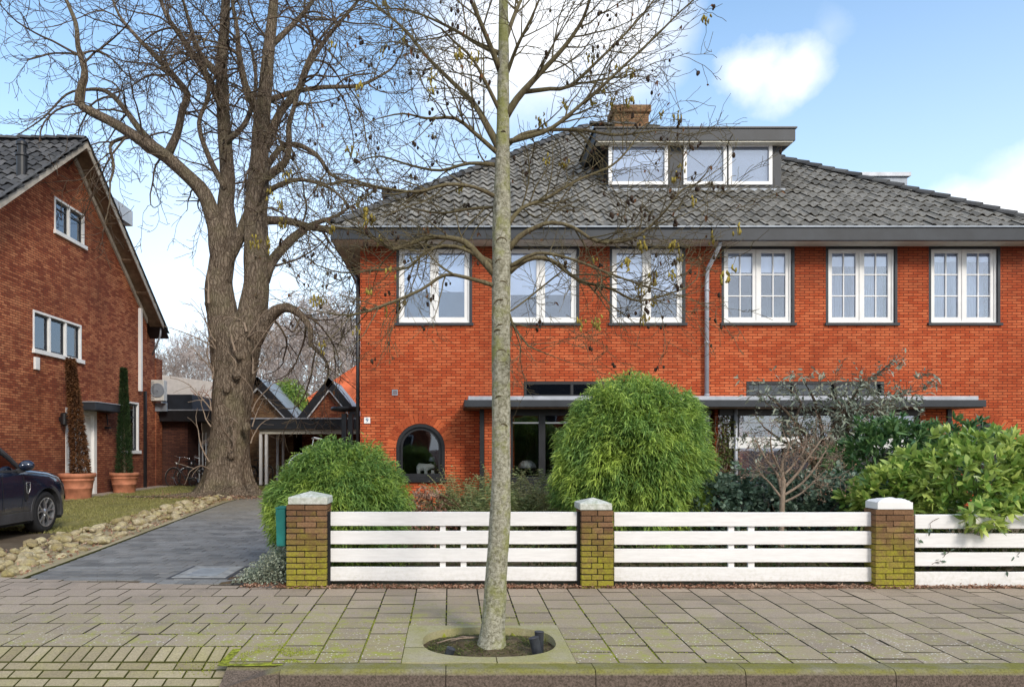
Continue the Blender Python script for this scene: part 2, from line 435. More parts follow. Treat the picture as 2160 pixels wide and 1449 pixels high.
# ---------------------------------------------------------------- camera, light, sky
cam = bpy.data.cameras.new('camera'); co = bpy.data.objects.new('camera', cam); COL.objects.link(co)
co.location = (0, 0, CZ); co.rotation_euler = (PI/2, 0, 0)
cam.sensor_width = 36; cam.lens = F/2160*36
cam.shift_x = (1080-VX)/2160; cam.shift_y = (VY-724.5)/2160
cam.clip_end = 3000; cam.clip_start = .05
scene.camera = co
SUN_EL, SUN_ROT = math.radians(33), math.radians(152)
sd = Vector((math.sin(SUN_ROT)*math.cos(SUN_EL), math.cos(SUN_ROT)*math.cos(SUN_EL), math.sin(SUN_EL)))
sl = bpy.data.lights.new('sun', 'SUN'); sl.energy = 1.5; sl.angle = math.radians(14); sl.color = (1, .92, .82)
so = bpy.data.objects.new('sun', sl); COL.objects.link(so); so.rotation_euler = (-sd).to_track_quat('-Z', 'Y').to_euler()
so.location = (0, -10, 30)

w = bpy.data.worlds.new('World'); scene.world = w; w.use_nodes = True
t = w.node_tree; t.nodes.clear()
class WT(NT):
    def __init__(s): s.t = t; s.out = s.n('ShaderNodeOutputWorld')
n = WT()
sky = n.n('ShaderNodeTexSky', sky_type='NISHITA'); sky.sun_disc = False
sky.sun_elevation = SUN_EL; sky.sun_rotation = SUN_ROT; sky.air_density = 1.0; sky.dust_density = 1.2; sky.ozone_density = 1.6
D = n.n('ShaderNodeTexCoord').outputs['Generated']
nz = n.n('ShaderNodeTexNoise'); n.l(D, nz.inputs['Vector']); nz.inputs['Scale'].default_value = 13; nz.inputs['Detail'].default_value = 7; nz.inputs['Roughness'].default_value = .55
vm = n.n('ShaderNodeVectorMath', operation='MULTIPLY_ADD'); n.l(nz.outputs['Color'], vm.inputs[0])
vm.inputs[1].default_value = (.075, .075, .075); n.l(D, vm.inputs[2])
mask = None
def blob(px, py, r, soft=.55, gain=1.0, flat=1.0):
    global mask
    d = Vector(((px-VX)/F, 1, (VY-py)/F)).normalized()
    off = Vector((.0375, .0375, .0375))
    s1 = n.n('ShaderNodeVectorMath', operation='SUBTRACT'); n.l(vm.outputs[0], s1.inputs[0]); s1.inputs[1].default_value = d+off
    s3 = n.n('ShaderNodeVectorMath', operation='MULTIPLY'); n.l(s1.outputs[0], s3.inputs[0]); s3.inputs[1].default_value = (1, 1, flat)
    s2 = n.n('ShaderNodeVectorMath', operation='LENGTH'); n.l(s3.outputs[0], s2.inputs[0])
    v = n.ramp(s2.outputs['Value'], r/F, r/F*(1-soft), 0, gain)
    mask = v if mask is None else n.math('MAXIMUM', mask, v)
blob(1592, 160, 72, .85, 1.0, 1.25); blob(1668, 155, 78, .85, 1.0, 1.25); blob(1735, 65, 40, .95, .18)
blob(2110, 440, 95, .7, 1, 1.3); blob(2190, 420, 110, .7); blob(2020, 445, 60, .8, .8)
blob(1150, 40, 200, .6, .95); blob(1280, 60, 170, .7, .9); blob(1030, 110, 170, .7, .85); blob(1080, 190, 90, .8, .6); blob(900, 560, 330, .9, .35); blob(500,640,420,.95,.5)
# unseen cloud cover added behind the viewer to neutralise the light and vary reflections
nz2 = n.noise(D, 2.2, 7, .55)
dy = n.xyz(D)[1]
rest = n.math('MULTIPLY', n.ramp(nz2, .34, .56), n.ramp(dy, .25, -.1, 0, .85))
mask = n.math('MAXIMUM', mask, rest)
# low haze whitening towards the horizon
hz = n.ramp(n.xyz(D)[2], .72, .0, 0, 1)
hz = n.math('POWER', hz, 1.5)
skyc = n.n('ShaderNodeHueSaturation'); skyc.inputs['Saturation'].default_value = 1.12; skyc.inputs['Value'].default_value = 1.15; n.l(sky.outputs[0], skyc.inputs['Color'])
c0 = n.mix(1.0, skyc.outputs[0], (.93, 1.06, 1.03, 1), 'MULTIPLY')
c1 = n.mix(n.math('MULTIPLY', hz, .86), c0, (4.5, 5.1, 5.9, 1))
SKYMIX = n.mix(mask, c1, (5.2, 5.3, 5.5, 1))
bg = n.n('ShaderNodeBackground'); n.l(SKYMIX, bg.inputs[0]); bg.inputs[1].default_value = .15
n.l(bg.outputs[0], n.out.inputs[0])

vs = scene.view_settings; vs.view_transform = 'Standard'; vs.look = 'None'; vs.exposure = .74; vs.gamma = 1
scene.cycles.transparent_max_bounces = 12
scene.cycles.max_bounces = 6
scene.cycles.use_denoising = True
# ================================================================ GROUND
def zp(Y): return -.25+.0351*Y         # the pavement falls towards the street
def sheet(name, pts, z, mat, thick=None):
    mb = MB(); vs = [(x, y, z(x, y) if callable(z) else z) for x, y in pts]
    mb.add(vs, [tuple(range(len(vs)))]); o = mb.build(name, mat); return tag(o, kind='structure')

def grid_sheet(name, x0, x1, y0, y1, nx, ny, zf, mat):
    mb = MB(); vs = []; fs = []
    for j in range(ny+1):
        for i in range(nx+1):
            x = x0+(x1-x0)*i/nx; y = y0+(y1-y0)*j/ny; vs.append((x, y, zf(x, y)))
    for j in range(ny):
        for i in range(nx):
            a = j*(nx+1)+i; fs.append((a, a+1, a+nx+2, a+nx+1))
    mb.add(vs, fs); o = mb.build(name, mat, smooth=True); return tag(o, kind='structure')

def ground_mat():
    n = NT('garden_soil'); P = n.pos()
    col = n.mix(n.ramp(n.noise(P, 6, 6), .35, .65), (.065, .046, .030, 1), (.16, .13, .075, 1))
    n.bsdf(col, .95, .1, normal=n.bump(n.noise(P, 25, 5), .6, .03)); return n.m
def lawn_mat():
    n = NT('winter_lawn'); P = n.pos()
    col = n.mix(n.ramp(n.noise(P, 1.2, 6, .6), .35, .68), (.20, .19, .06, 1), (.34, .29, .12, 1))
    col = n.mix(n.ramp(n.noise(P, 30, 4), .4, .7, .6, 0), col, (.11, .11, .04, 1))
    n.bsdf(col, .95, .1, normal=n.bump(n.noise(P, 60, 4), .8, .02)); return n.m
def dirt_mat():
    n = NT('packed_dirt'); P = n.pos()
    col = n.mix(n.ramp(n.noise(P, 1.3, 6, .6), .35, .68), (.085, .062, .042, 1), (.17, .135, .095, 1))
    n.bsdf(col, .95, .1, normal=n.bump(n.noise(P, 40, 4), .5, .02)); return n.m
def road_mat():
    n = NT('red_road_brick'); P = n.pos(); x, y, z = n.xyz(P)
    b = n.n('ShaderNodeTexBrick'); n.l(n.comb(x, y), b.inputs['Vector'])
    b.inputs['Color1'].default_value = (.10, .045, .035, 1); b.inputs['Color2'].default_value = (.19, .085, .065, 1); b.inputs['Mortar'].default_value = (.05, .045, .03, 1)
    b.inputs['Scale'].default_value = 1; b.inputs['Brick Width'].default_value = .21; b.inputs['Row Height'].default_value = .105; b.inputs['Mortar Size'].default_value = .006
    col = n.mix(n.ramp(n.noise(P, 2, 5), .35, .7, .5, 0), b.outputs['Color'], (.06, .05, .045, 1))
    n.bsdf(col, .9, .2, normal=n.bump(n.math('MULTIPLY', b.outputs['Fac'], -1.0), .6, .01)); return n.m
M['soil'] = ground_mat(); M['lawn'] = lawn_mat(); M['dirt'] = dirt_mat(); M['road'] = road_mat()

def moss_mask(n, P, x, y):
    # moss grows near the kerb around the tree pit and the dropped kerb
    a = n.ramp(y, 6.9, 5.1, 0, 1)
    dx = n.math('ABSOLUTE', n.math('SUBTRACT', x, -.55))
    b = n.ramp(dx, 3.4, .6, .45, 1)
    return n.math('MULTIPLY', a, b)
def slab_mat():
    n = NT('concrete_slab'); P = n.pos(); NZ = n.xyz(n.n('ShaderNodeNewGeometry').outputs['True Normal'])[2]; x, y, z = n.xyz(P); r = n.island()
    col = n.mix(r, (.315, .25, .185, 1), (.45, .36, .275, 1))
    lx = n.ramp(x, -1.0, -2.2)
    col = n.mix(n.math('MULTIPLY', lx, .5), col, (.43, .345, .28, 1))
    f = n.noise(P, 90, 4, .7)
    col = n.mix(n.ramp(f, .35, .7, .55, 0), col, (.12, .10, .08, 1))
    col = n.mix(n.ramp(n.noise(P, 230, 2, .6), .58, .7, 0, .5), col, (.62, .57, .5, 1))
    dk = n.noise(P, 1.1, 6, .65)
    col = n.mix(n.ramp(dk, .52, .72, 0, .5), col, (.12, .11, .095, 1))
    mm = moss_mask(n, P, x, y)
    g = n.math('MULTIPLY', n.ramp(n.noise(P, 4.5, 7, .7), .33, .58), mm)
    col = n.mix(n.math('MULTIPLY', g, .62), col, (.33, .295, .10, 1))
    g2 = n.math('MULTIPLY', n.ramp(n.noise(P, 9, 7, .75), .52, .62), mm)
    col = n.mix(n.math('MULTIPLY', g2, .8), col, (.30, .33, .04, 1))
    sp = n.n('ShaderNodeTexVoronoi'); sp.inputs['Scale'].default_value = 34; n.l(P, sp.inputs['Vector'])
    lich = n.math('MULTIPLY', n.ramp(sp.outputs['Distance'], .24, .14), n.math('MULTIPLY', n.ramp(n.noise(P, 3.2, 5, .7), .40, .52), n.ramp(y, 6.3, 5.2)))
    col = n.mix(n.math('MULTIPLY', lich, .85), col, (.78, .76, .68, 1))
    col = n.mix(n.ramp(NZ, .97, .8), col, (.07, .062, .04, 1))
    n.bsdf(col, .9, .2, normal=n.bump(f, .45, .006)); return n.m
def joint_mat():
    n = NT('mossy_joint'); P = n.pos(); x, y, z = n.xyz(P)
    g = n.math('ADD', moss_mask(n, P, x, y), n.math('MULTIPLY', n.math('SUBTRACT', n.noise(P, 1.7, 5), .5), 1.3))
    col = n.mix(n.ramp(g, .50, .72), (.030, .025, .018, 1), n.mix(n.ramp(n.noise(P, 30, 4), .35, .65), (.16, .17, .03, 1), (.42, .46, .05, 1)))
    n.bsdf(col, .95, .1, normal=n.bump(n.noise(P, 60, 4), 1, .02)); return n.m
def clinker_mat():
    n = NT('mossy_clinker'); P = n.pos(); NZ = n.xyz(n.n('ShaderNodeNewGeometry').outputs['True Normal'])[2]; r = n.island()
    col = n.mix(r, (.28, .23, .14, 1), (.46, .39, .26, 1))
    col = n.mix(n.ramp(n.noise(P, 3, 6, .7), .45, .7, 0, .5), col, (.38, .35, .12, 1))
    f = n.noise(P, 80, 4)
    col = n.mix(n.ramp(f, .35, .7, .4, 0), col, (.09, .075, .05, 1))
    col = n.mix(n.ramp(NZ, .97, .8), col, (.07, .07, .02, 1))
    n.bsdf(col, .9, .2, normal=n.bump(f, .4, .006)); return n.m
def drive_mat():
    n = NT('blue_grey_paver'); P = n.pos(); r = n.island(); x, y, z = n.xyz(P)
    col = n.mix(r, (.125, .122, .115, 1), (.225, .215, .20, 1))
    col = n.mix(n.ramp(n.noise(n.comb(x, n.math('MULTIPLY', y, 2.5)), 1.1, 7, .7), .46, .66, 0, .6), col, (.33, .33, .32, 1))
    far = n.ramp(n.math('ADD', y, n.math('MULTIPLY', n.noise(P, .8, 4), 6)), 15.5, 20, 0, .75)
    col = n.mix(far, col, (.25, .215, .15, 1))
    f = n.noise(P, 70, 4)
    col = n.mix(n.ramp(f, .35, .7, .35, 0), col, (.05, .055, .06, 1))
    n.bsdf(col, .7, .35, normal=n.bump(f, .3, .005)); return n.m
def kerb_mat():
    n = NT('kerb_concrete'); P = n.pos(); x, y, z = n.xyz(P)
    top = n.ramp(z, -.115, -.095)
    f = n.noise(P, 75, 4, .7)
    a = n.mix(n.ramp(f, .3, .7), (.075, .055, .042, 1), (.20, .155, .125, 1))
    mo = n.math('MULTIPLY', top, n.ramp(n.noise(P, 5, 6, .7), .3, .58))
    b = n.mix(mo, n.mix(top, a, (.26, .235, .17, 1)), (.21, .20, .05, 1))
    b = n.mix(n.ramp(f, .3, .55, .55, 0), b, (.05, .045, .03, 1))
    n.bsdf(b, .92, .15, normal=n.bump(f, .7, .008)); return n.m
M['slab'] = slab_mat(); M['joint'] = joint_mat(); M['clinker'] = clinker_mat(); M['drive'] = drive_mat(); M['kerb'] = kerb_mat()

sheet('ground', [(-400, 7.0), (400, 7.0), (400, 900), (-400, 900)], -.03, 'soil')
sheet('road', [(-400, -400), (400, -400), (400, 4.75), (-400, 4.75)], -.205, 'road')

# paving slabs, laid one by one
def slab(mb, x0, x1, y0, y1, zf, g=.0034, th=.05, tilt=.0055):
    x0 += g; x1 -= g; y0 += g*1.35; y1 -= g*1.35
    if x1-x0 < .01 or y1-y0 < .01: return
    a, b, c = random.gauss(0, tilt), random.gauss(0, tilt), random.gauss(0, .0013)
    cx, cy = (x0+x1)/2, (y0+y1)/2
    z = lambda x, y: zf(x, y)+.002+a*(x-cx)+b*(y-cy)+c
    e = .0035
    top = [(x0+e, y0+e), (x1-e, y0+e), (x1-e, y1-e), (x0+e, y1-e)]
    mid = [(x0, y0), (x1, y0), (x1, y1), (x0, y1)]
    vs = [(x, y, z(x, y)) for x, y in top]+[(x, y, z(x, y)-e) for x, y in mid]+[(x, y, z(x, y)-th) for x, y in mid]
    fs = [(0, 1, 2, 3)]
    for k in (0, 4):
        for i in range(4): fs.append((k+i, k+4+i, k+4+(i+1) % 4, k+(i+1) % 4))
    mb.add(vs, fs)
zs = lambda x, y: zp(y)
BX = -1.235
def backY(x): return 7.04 if x > -1.7 else 7.04+(-1.7-x)*.15
pit = (.29, 5.30, .50, .36)
PX0, PX1, PY0, PY1 = -.335, .865, 4.83, 5.71       # stone surround of the tree pit
mb = MB()
j = 0; x = BX
while x < 11:
    off = .15 if (round((x+.035)/.3) % 2 == 0) else 0
    y = 6.56-off-.3*6
    while y < 7.04:
        y0, y1 = max(y, 4.83), min(y+.3, 7.04)
        inside = x+.15 > PX0 and x+.15 < PX1 and y0 < PY1-.02
        if inside: y0 = max(y0, PY1)
        if y1-y0 > .03 and y1 > 4.83: slab(mb, x, x+.3, y0, y1, zs)
        y += .3
    x += .3
y = 5.2; k = 0
while y < 8.6:
    x = BX-(.0 if k % 2 == 0 else .15)
    if k % 2: slab(mb, BX-.15, BX, y, min(y+.3, backY(BX)), zs)
    while x > -11:
        y1 = min(y+.3, backY(x-.15))
        if y1-y > .03: slab(mb, x-.3, x, y, y1, zs)
        x -= .3
    y += .3; k += 1
for xx in (-1.58,):
    slab(mb, -1.535, BX, 4.86, 5.2, zs)
tag(mb.build('sidewalk', 'slab'), kind='structure')
# bed below the slabs with its moss
def bedz(x, y):
    if ((x-.29)/.52)**2+((y-5.30)/.38)**2 < 1: return -.24
    return zp(y)-.0065+.0035*max(0, min(1, (6.3-y)/1.0))*max(0, min(1, 1.6-abs(x+.5)*.5))*max(0, min(1, .5+mn.noise(Vector((x*2.3, y*2.3, 0)))*1.8))
grid_sheet('sidewalk_bed', -1.6, 11, 4.8, 7.05, 252, 45, bedz, 'joint')
mb = MB(); mb.add([(-11, 5.2, zp(5.2)-.0055), (-1.6, 5.2, zp(5.2)-.0055), (-1.6, 7.04, zp(7.04)-.0055), (-11, backY(-11), zp(backY(-11))-.0055)], [(0, 1, 2, 3)])
tag(mb.build('sidewalk_bed', 'joint'), kind='structure')

def za(x, y): return zp(5.2)+(y-5.2)*(.195+zp(5.2))/(.45) if y < 5.2 else zp(y)
mb = MB()
x = -1.54
while x > -11:
    slab(mb, x-.1, x, 5.0, 5.2, za, .004, .06, .006); x -= .1
for r in range(3):
    x = -1.54-(.1 if r % 2 else 0); y1 = 5.0-.095*r
    if r % 2: slab(mb, -1.64, -1.54, y1-.095, y1, za, .004, .06, .006)
    while x > -11:
        slab(mb, x-.2, x, y1-.095, y1, za, .004, .06, .006); x -= .2
tag(mb.build('driveway_apron', 'clinker'), kind='structure')
mb = MB(); mb.add([(-11, 4.70, za(0, 4.70)-.012), (-1.5, 4.70, za(0, 4.7)-.012), (-1.5, 5.2, zp(5.2)-.012), (-11, 5.2, zp(5.2)-.012)], [(0, 1, 2, 3)])
tag(mb.build('apron_bed', 'joint'), kind='structure')

# kerb stones
mb = MB(); x = -1.14-.0; first = True
xs = [-1.14, -.03]; 
while xs[-1] < 12: xs.append(xs[-1]+1.0)
for a, b in zip(xs[:-1], xs[1:]):
    zt = zp(4.75)+.004
    prof = [(4.83, zt), (4.705, zt), (4.685, zt-.012), (4.675, zt-.035), (4.665, -.35), (4.83, -.35)]
    nseg = 12; vs = []; fs = []
    for i in range(nseg+1):
        xx = a+.003+(b-a-.006)*i/nseg
        for q, (yy, zz) in enumerate(prof):
            wv = .004*mn.noise(Vector((xx*3, q*2, 0))) if q < 4 else 0
            vs.append((xx, yy+wv, zz+wv))
    k = len(prof)
    for i in range(nseg):
        for q in range(k): fs.append((i*k+q, i*k+(q+1) % k, (i+1)*k+(q+1) % k, (i+1)*k+q))
    fs += [tuple(range(k)), tuple(nseg*k+q for q in range(k-1, -1, -1))]
    mb.add(vs, fs)
mb.box(-1.13, 12, 4.832, 4.86, -.4, -.11)
# bevelled end stone at the dropped kerb
zt = zp(4.75)+.004
mb.hexa([(-1.53, 4.60, -.35), (-1.143, 4.665, -.35), (-1.53, 4.86, -.35), (-1.143, 4.86, -.35),
         (-1.53, 4.62, -.185), (-1.143, 4.70, zt-.01), (-1.53, 4.86, zp(4.86)), (-1.143, 4.86, zt)])
tag(mb.build('kerb', 'kerb'), kind='structure')

# tree pit: stone surround with an oval hole, soil inside
def pit_ring():
    N = 64; cx, cy, a, b = pit; vs = []; 
    def outer(t):
        c, s = math.cos(t), math.sin(t)
        k = 1e9
        if c > 1e-6: k = min(k, (PX1-cx)/c)
        if c < -1e-6: k = min(k, (PX0-cx)/c)
        if s > 1e-6: k = min(k, (PY1-cy)/s)
        if s < -1e-6: k = min(k, (PY0-cy)/s)
        return cx+c*k, cy+s*k
    corner = [math.atan2(PY1-cy, PX1-cx), math.atan2(PY1-cy, PX0-cx), math.atan2(PY0-cy, PX0-cx)+2*PI, math.atan2(PY0-cy, PX1-cx)+2*PI]
    ts = sorted([2*PI*i/N for i in range(N)]+[c % (2*PI) for c in corner]); N = len(ts)
    o = [outer(t) for t in ts]
    i_ = [(cx+a*abs(math.cos(t))**.8*math.copysign(1, math.cos(t)), cy+b*abs(math.sin(t))**.8*math.copysign(1, math.sin(t))) for t in ts]
    mb = MB()
    lift = lambda x, y: zp(y)+.008+.006*max(0, x-.3)
    vs = [(x, y, lift(x, y)) for x, y in o]+[(x, y, lift(x, y)) for x, y in i_]+[(x, y, lift(x, y)-.09) for x, y in i_]+[(x, y, lift(x, y)-.09) for x, y in o]
    fs = []
    for q in range(N):
        r = (q+1) % N
        fs += [(q, r, N+r, N+q), (N+q, N+r, 2*N+r, 2*N+q), (q, 3*N+q, 3*N+r, r)]
    mb.add(vs, fs)
    # the joint across the front
    return mb
def pit_mat():
    n = NT('pit_stone'); P = n.pos(); f = n.noise(P, 80, 4, .7)
    col = n.mix(n.ramp(n.noise(P, 4, 6, .7), .35, .65), (.45, .40, .28, 1), (.36, .34, .13, 1))
    col = n.mix(n.ramp(f, .35, .7, .4, 0), col, (.1, .085, .06, 1))
    n.bsdf(col, .9, .2, normal=n.bump(f, .5, .006)); return n.m
M['pitstone'] = pit_mat()
o = pit_ring().build('tree_pit_surround', 'pitstone')
cutm = MB().box(.318, .326, 4.7, 5.1, -.3, 0).box(-.5, -.14, 5.145, 5.153, -.3, .1)
cut(o, cutm)
tag(o, 'mossy stone slab with oval hole framing the street tree base', 'tree surround')
# soil in the pit
mb = MB(); cx, cy, a, b = pit; vs = [(cx, cy, zp(cy)-.01)]; fs = []
R = 10; S = 40
for i in range(1, R+1):
    for j in range(S):
        t = 2*PI*j/S; q = i/R*1.03
        xx, yy = cx+a*q*abs(math.cos(t))**.8*math.copysign(1, math.cos(t)), cy+b*q*abs(math.sin(t))**.8*math.copysign(1, math.sin(t))
        vs.append((xx, yy, zp(yy)-.05+.045*(1-q)+.018*mn.noise(Vector((xx*9, yy*9, 0)))))
for j in range(S): fs.append((0, 1+j, 1+(j+1) % S))
for i in range(R-1):
    for j in range(S): fs.append((1+i*S+j, 1+(i+1)*S+j, 1+(i+1)*S+(j+1) % S, 1+i*S+(j+1) % S))
mb.add(vs, fs); tag(mb.build('soil', 'soil', smooth=True), kind='structure')
P = []; Dd = []
for i in range(4200):
    t = random.uniform(0, 2*PI); q = math.sqrt(random.random())*.95
    if random.random() < .6 and abs(t-PI/2) > 2.4: continue
    P.append((cx+a*q*math.cos(t), cy+b*q*math.sin(t), zp(cy+b*q*math.sin(t))-.05+.04*(1-q))); Dd.append((random.gauss(0, 1), random.gauss(0, 1), random.uniform(.2, 1.2)))
o = build_blades('pit_weeds', 'cover', [blades(P, Dd, rng.uniform(.015, .04, len(P)), .006, .2, 1)]); tag(o, 'low weeds and moss growing on the soil around the street tree', 'weeds', kind='stuff')
mb = MB()
for p, q in (((-.1, 5.28), (.22, 5.40)), ((.0, 5.33), (.25, 5.36)), ((.05, 5.42), (.2, 5.35))):
    pts = [Vector((p[0]+(q[0]-p[0])*s, p[1]+(q[1]-p[1])*s, -.065+.03*s+.01*math.sin(s*5))) for s in (0, .3, .6, 1)]
    mb.tube(pts, [.006, .005, .004, .003], 5)
tag(mb.build('fallen_twigs', 'palebranch', smooth=True), 'orange brown dead twigs lying on the soil by the trunk', 'twigs', kind='stuff')
# watering pipes
def pipe(x, y, h, lean, r, label):
    o = thing('irrigation_pipe', (x, y, zp(y)-.06), label, 'pipe', 'black pipes in the tree pit')
    d = Vector((lean[0], lean[1], 1)).normalized(); b = Vector((x, y, zp(y)-.06)); mb = MB()
    e = b+d*h
    mb.tube([b, b+d*h*.95, e, e-d*.002, e-d*h*.6], [r, r, r*1.06, r*.82, r*.8], 18, cap=False)
    mb.build('pipe_wall', 'pipeplastic', o, smooth=False, origin=b)
    m2 = MB().tube([b+d*h*.35, b+d*h*.36], [r*.8, r*.8], 18); m2.build('pipe_inside', 'black', o, origin=b)
    return o
pipe(-.03, 5.03, .11, (.35, -.1), .032, 'short tilted black pipe stub at the near edge of the tree pit')
pipe(.655, 5.20, .17, (.02, .0), .034, 'taller black pipe standing behind its twin in the tree pit')
pipe(.64, 5.10, .16, (-.22, .0), .036, 'leaning black pipe in front of its twin in the tree pit')

# driveway pavers (half-bond, slightly uneven)
def dl(y): return -4.55-(y-7.4)*.115 if y < 18 else -5.77
mb = MB(); y = 7.05; k = 0
zd = lambda x, y: .0+.004*mn.noise(Vector((x, y, 0)))+min(0, (y-7.3)*.03)
while y < 24.5:
    x = -1.75+(.1 if k % 2 else 0)
    xl = dl(y); xr = -1.72 if y < 15.9 else -2.2
    while x > xl:
        if x-.2 < xr and y > backY((x-.1))-.02:
            slab(mb, max(x-.2, xl), min(x, xr), y, y+.2, zd, .0035, .04, .01)
        x -= .2
    y += .2; k += 1
tag(mb.build('driveway', 'drive'), kind='structure')
sheet('driveway_bed', [(-4.5, 7.0), (-1.7, 7.0), (-1.7, 24.8), (-5.9, 24.8), (-5.8, 18)], -.012, 'dirt')
# driveway edging
mb = MB(); y = 7.5
while y < 22:
    xa, xb = dl(y), dl(y+.95)
    mb.hexa([(xa-.10, y, -.05), (xa-.02, y, -.05), (xb-.10, y+.94, -.05), (xb-.02, y+.94, -.05), (xa-.10, y, .012), (xa-.02, y, .012), (xb-.10, y+.94, .012), (xb-.02, y+.94, .012)]); y += .95
tag(mb.build('driveway_edging', 'clinker'), kind='structure')
zl = lambda x, y: -.008+.03*mn.noise(Vector((x*.6, y*.6, 3)))+(.03 if x < -7 else 0)
grid_sheet('lawn', -10.2, -5.9, 11.7, 25.7, 26, 60, zl, 'lawn')
grid_sheet('parking_strip', -14, -4.9, 7.6, 11.75, 30, 20, lambda x, y: .0+.012*mn.noise(Vector((x, y, 5)))-(.02 if x > -5.4 else 0), 'dirt')
grid_sheet('side_path', -10.75, -10.0, 11.7, 25.7, 4, 50, lambda x, y: .03, 'slab')
# grass blades
pts = []; 
while len(pts) < 26000:
    x = random.uniform(-10.1, -5.9); y = 11.5+14*random.random()**1.3
    if mn.noise(Vector((x*1.2, y*1.2, 0))) < -.35: continue
    pts.append((x, y, zl(x, y)))
Dd = np.stack([rng.normal(0, .5, len(pts)), rng.normal(0, .5, len(pts)), np.ones(len(pts))], 1)
o = build_blades('grass', 'grass', [blades(pts, Dd, rng.uniform(.03, .075, len(pts)), .012, .1, 1)]); tag(o, 'short yellowish winter grass on the lawn beside the car', 'grass', kind='stuff')

# manhole cover in the driveway
o = thing('manhole_cover', (-2.71, 7.9, 0), 'grey rectangular metal access cover set in the blue grey driveway', 'manhole cover')
mb = MB().box(-3.04, -2.38, 7.50, 8.30, -.02, .008)
c2 = MB().box(-3.46, -2.66, 7.46, 8.16, -.0, .03)
f = mb.build('frame', 'plastic', o, origin=(-2.71, 7.9, 0)); 
mb = MB().box(-3.0, -2.42, 7.54, 8.26, -.01, .013)
mb.build('lid', 'galvan', o, origin=(-2.71, 7.9, 0), bevel=.004)
mb = MB()
for i in range(6):
    mb.box(-2.88, -2.55, 7.66+i*.08, 7.69+i*.08, .0132, .0165)
mb.build('rib_pattern', 'zincdark', o, origin=(-2.71, 7.9, 0))

# border of rocks between lawn and driveway
rock_meshes = []
def rock_mesh(i):
    bm = bmesh.new(); bmesh.ops.create_icosphere(bm, subdivisions=3, radius=1)
    fl = [Vector((random.gauss(0, 1), random.gauss(0, 1), random.gauss(0, 1))).normalized() for _ in range(7)]
    for v in bm.verts:
        d = v.co.normalized(); r = 1+.25*mn.noise(d*1.5+Vector((i*7, 0, 0)))+.06*mn.noise(d*5+Vector((i, 3, 0)))
        p = d*r
        for f in fl:
            k = p.dot(f)
            if k > .72: p -= f*(k-.72)*.85
        v.co = Vector((p.x, p.y*.8, p.z*.6))
    me = bpy.data.meshes.new('rock'); bm.to_mesh(me); bm.free()
    me.polygons.foreach_set('use_smooth', [True]*len(me.polygons))
    return me
def rock_mat():
    n = NT('field_stone'); P = n.pos(); oi = n.n('ShaderNodeObjectInfo').outputs['Random']
    col = n.mix(oi, (.30, .23, .12, 1), (.60, .52, .36, 1))
    col = n.mix(n.ramp(n.noise(P, 7, 5), .4, .7, 0, .6), col, (.42, .36, .11, 1))
    f = n.noise(P, 30, 5, .7)
    col = n.mix(n.ramp(f, .35, .65, .6, 0), col, (.13, .10, .06, 1))
    col = n.mix(n.ramp(n.noise(P, 9, 5, .7), .5, .65, 0, .55), col, (.17, .14, .08, 1))
    n.bsdf(col, .85, .2, normal=n.bump(f, .5, .02)); return n.m
rm = rock_mat()
for i in range(7):
    me = rock_mesh(i); me.materials.append(rm); rock_meshes.append(me)
nr = 0
random.seed(21)
def rock(x, y, s, z=0.0):
    global nr
    o = bpy.data.objects.new('border_rock', random.choice(rock_meshes)); COL.objects.link(o)
    o.location = (x, y, z+s*.12+.01); o.scale = (s*random.uniform(.8, 1.3), s*random.uniform(.8, 1.2), s*random.uniform(.7, 1.1))
    o.rotation_euler = (random.uniform(-.4, .4), random.uniform(-.4, .4), random.uniform(0, 6.3))
    tag(o, 'pale weathered rock in the border of stones between lawn and driveway', 'rock', 'rocks bordering the driveway'); nr += 1
y = 7.7
while y < 20 and nr < 285:
    wdt = .95 if y < 12 else .8
    cxr = dl(y)-.2-wdt/2
    for q in range(6 if y < 12 else 4):
        rock(cxr+random.uniform(-.5, .5)*wdt, y+random.uniform(-.12, .12), random.choice((.06, .07, .09, .12))*random.uniform(.8, 1.15), random.choice((0, 0, .04)))
    y += .20 if y < 12 else .235
# rubble of small chips between the rocks
Pc = []; 
for i in range(9000):
    y = 7.6+12.8*random.random(); Pc.append((dl(y)-.12-random.random()*1.05, y, .012+.02*random.random()))
o = build_blades('leaf_litter', 'deadleaf', [blades(Pc[:3000], rng.normal(0, 1, (3000, 3))*[1, 1, .3], rng.uniform(.03, .06, 3000), .03, .05, 1)])
tag(o, 'dry leaves scattered among the border rocks', 'leaves', kind='stuff')
grid_sheet('rock_bed', -7.2, -4.6, 7.6, 20.5, 20, 60, lambda x, y: .006+.03*mn.noise(Vector((x*2, y*2, 1))) if dl(y)-1.2 < x < dl(y)-.11 else -.04, 'clinker')

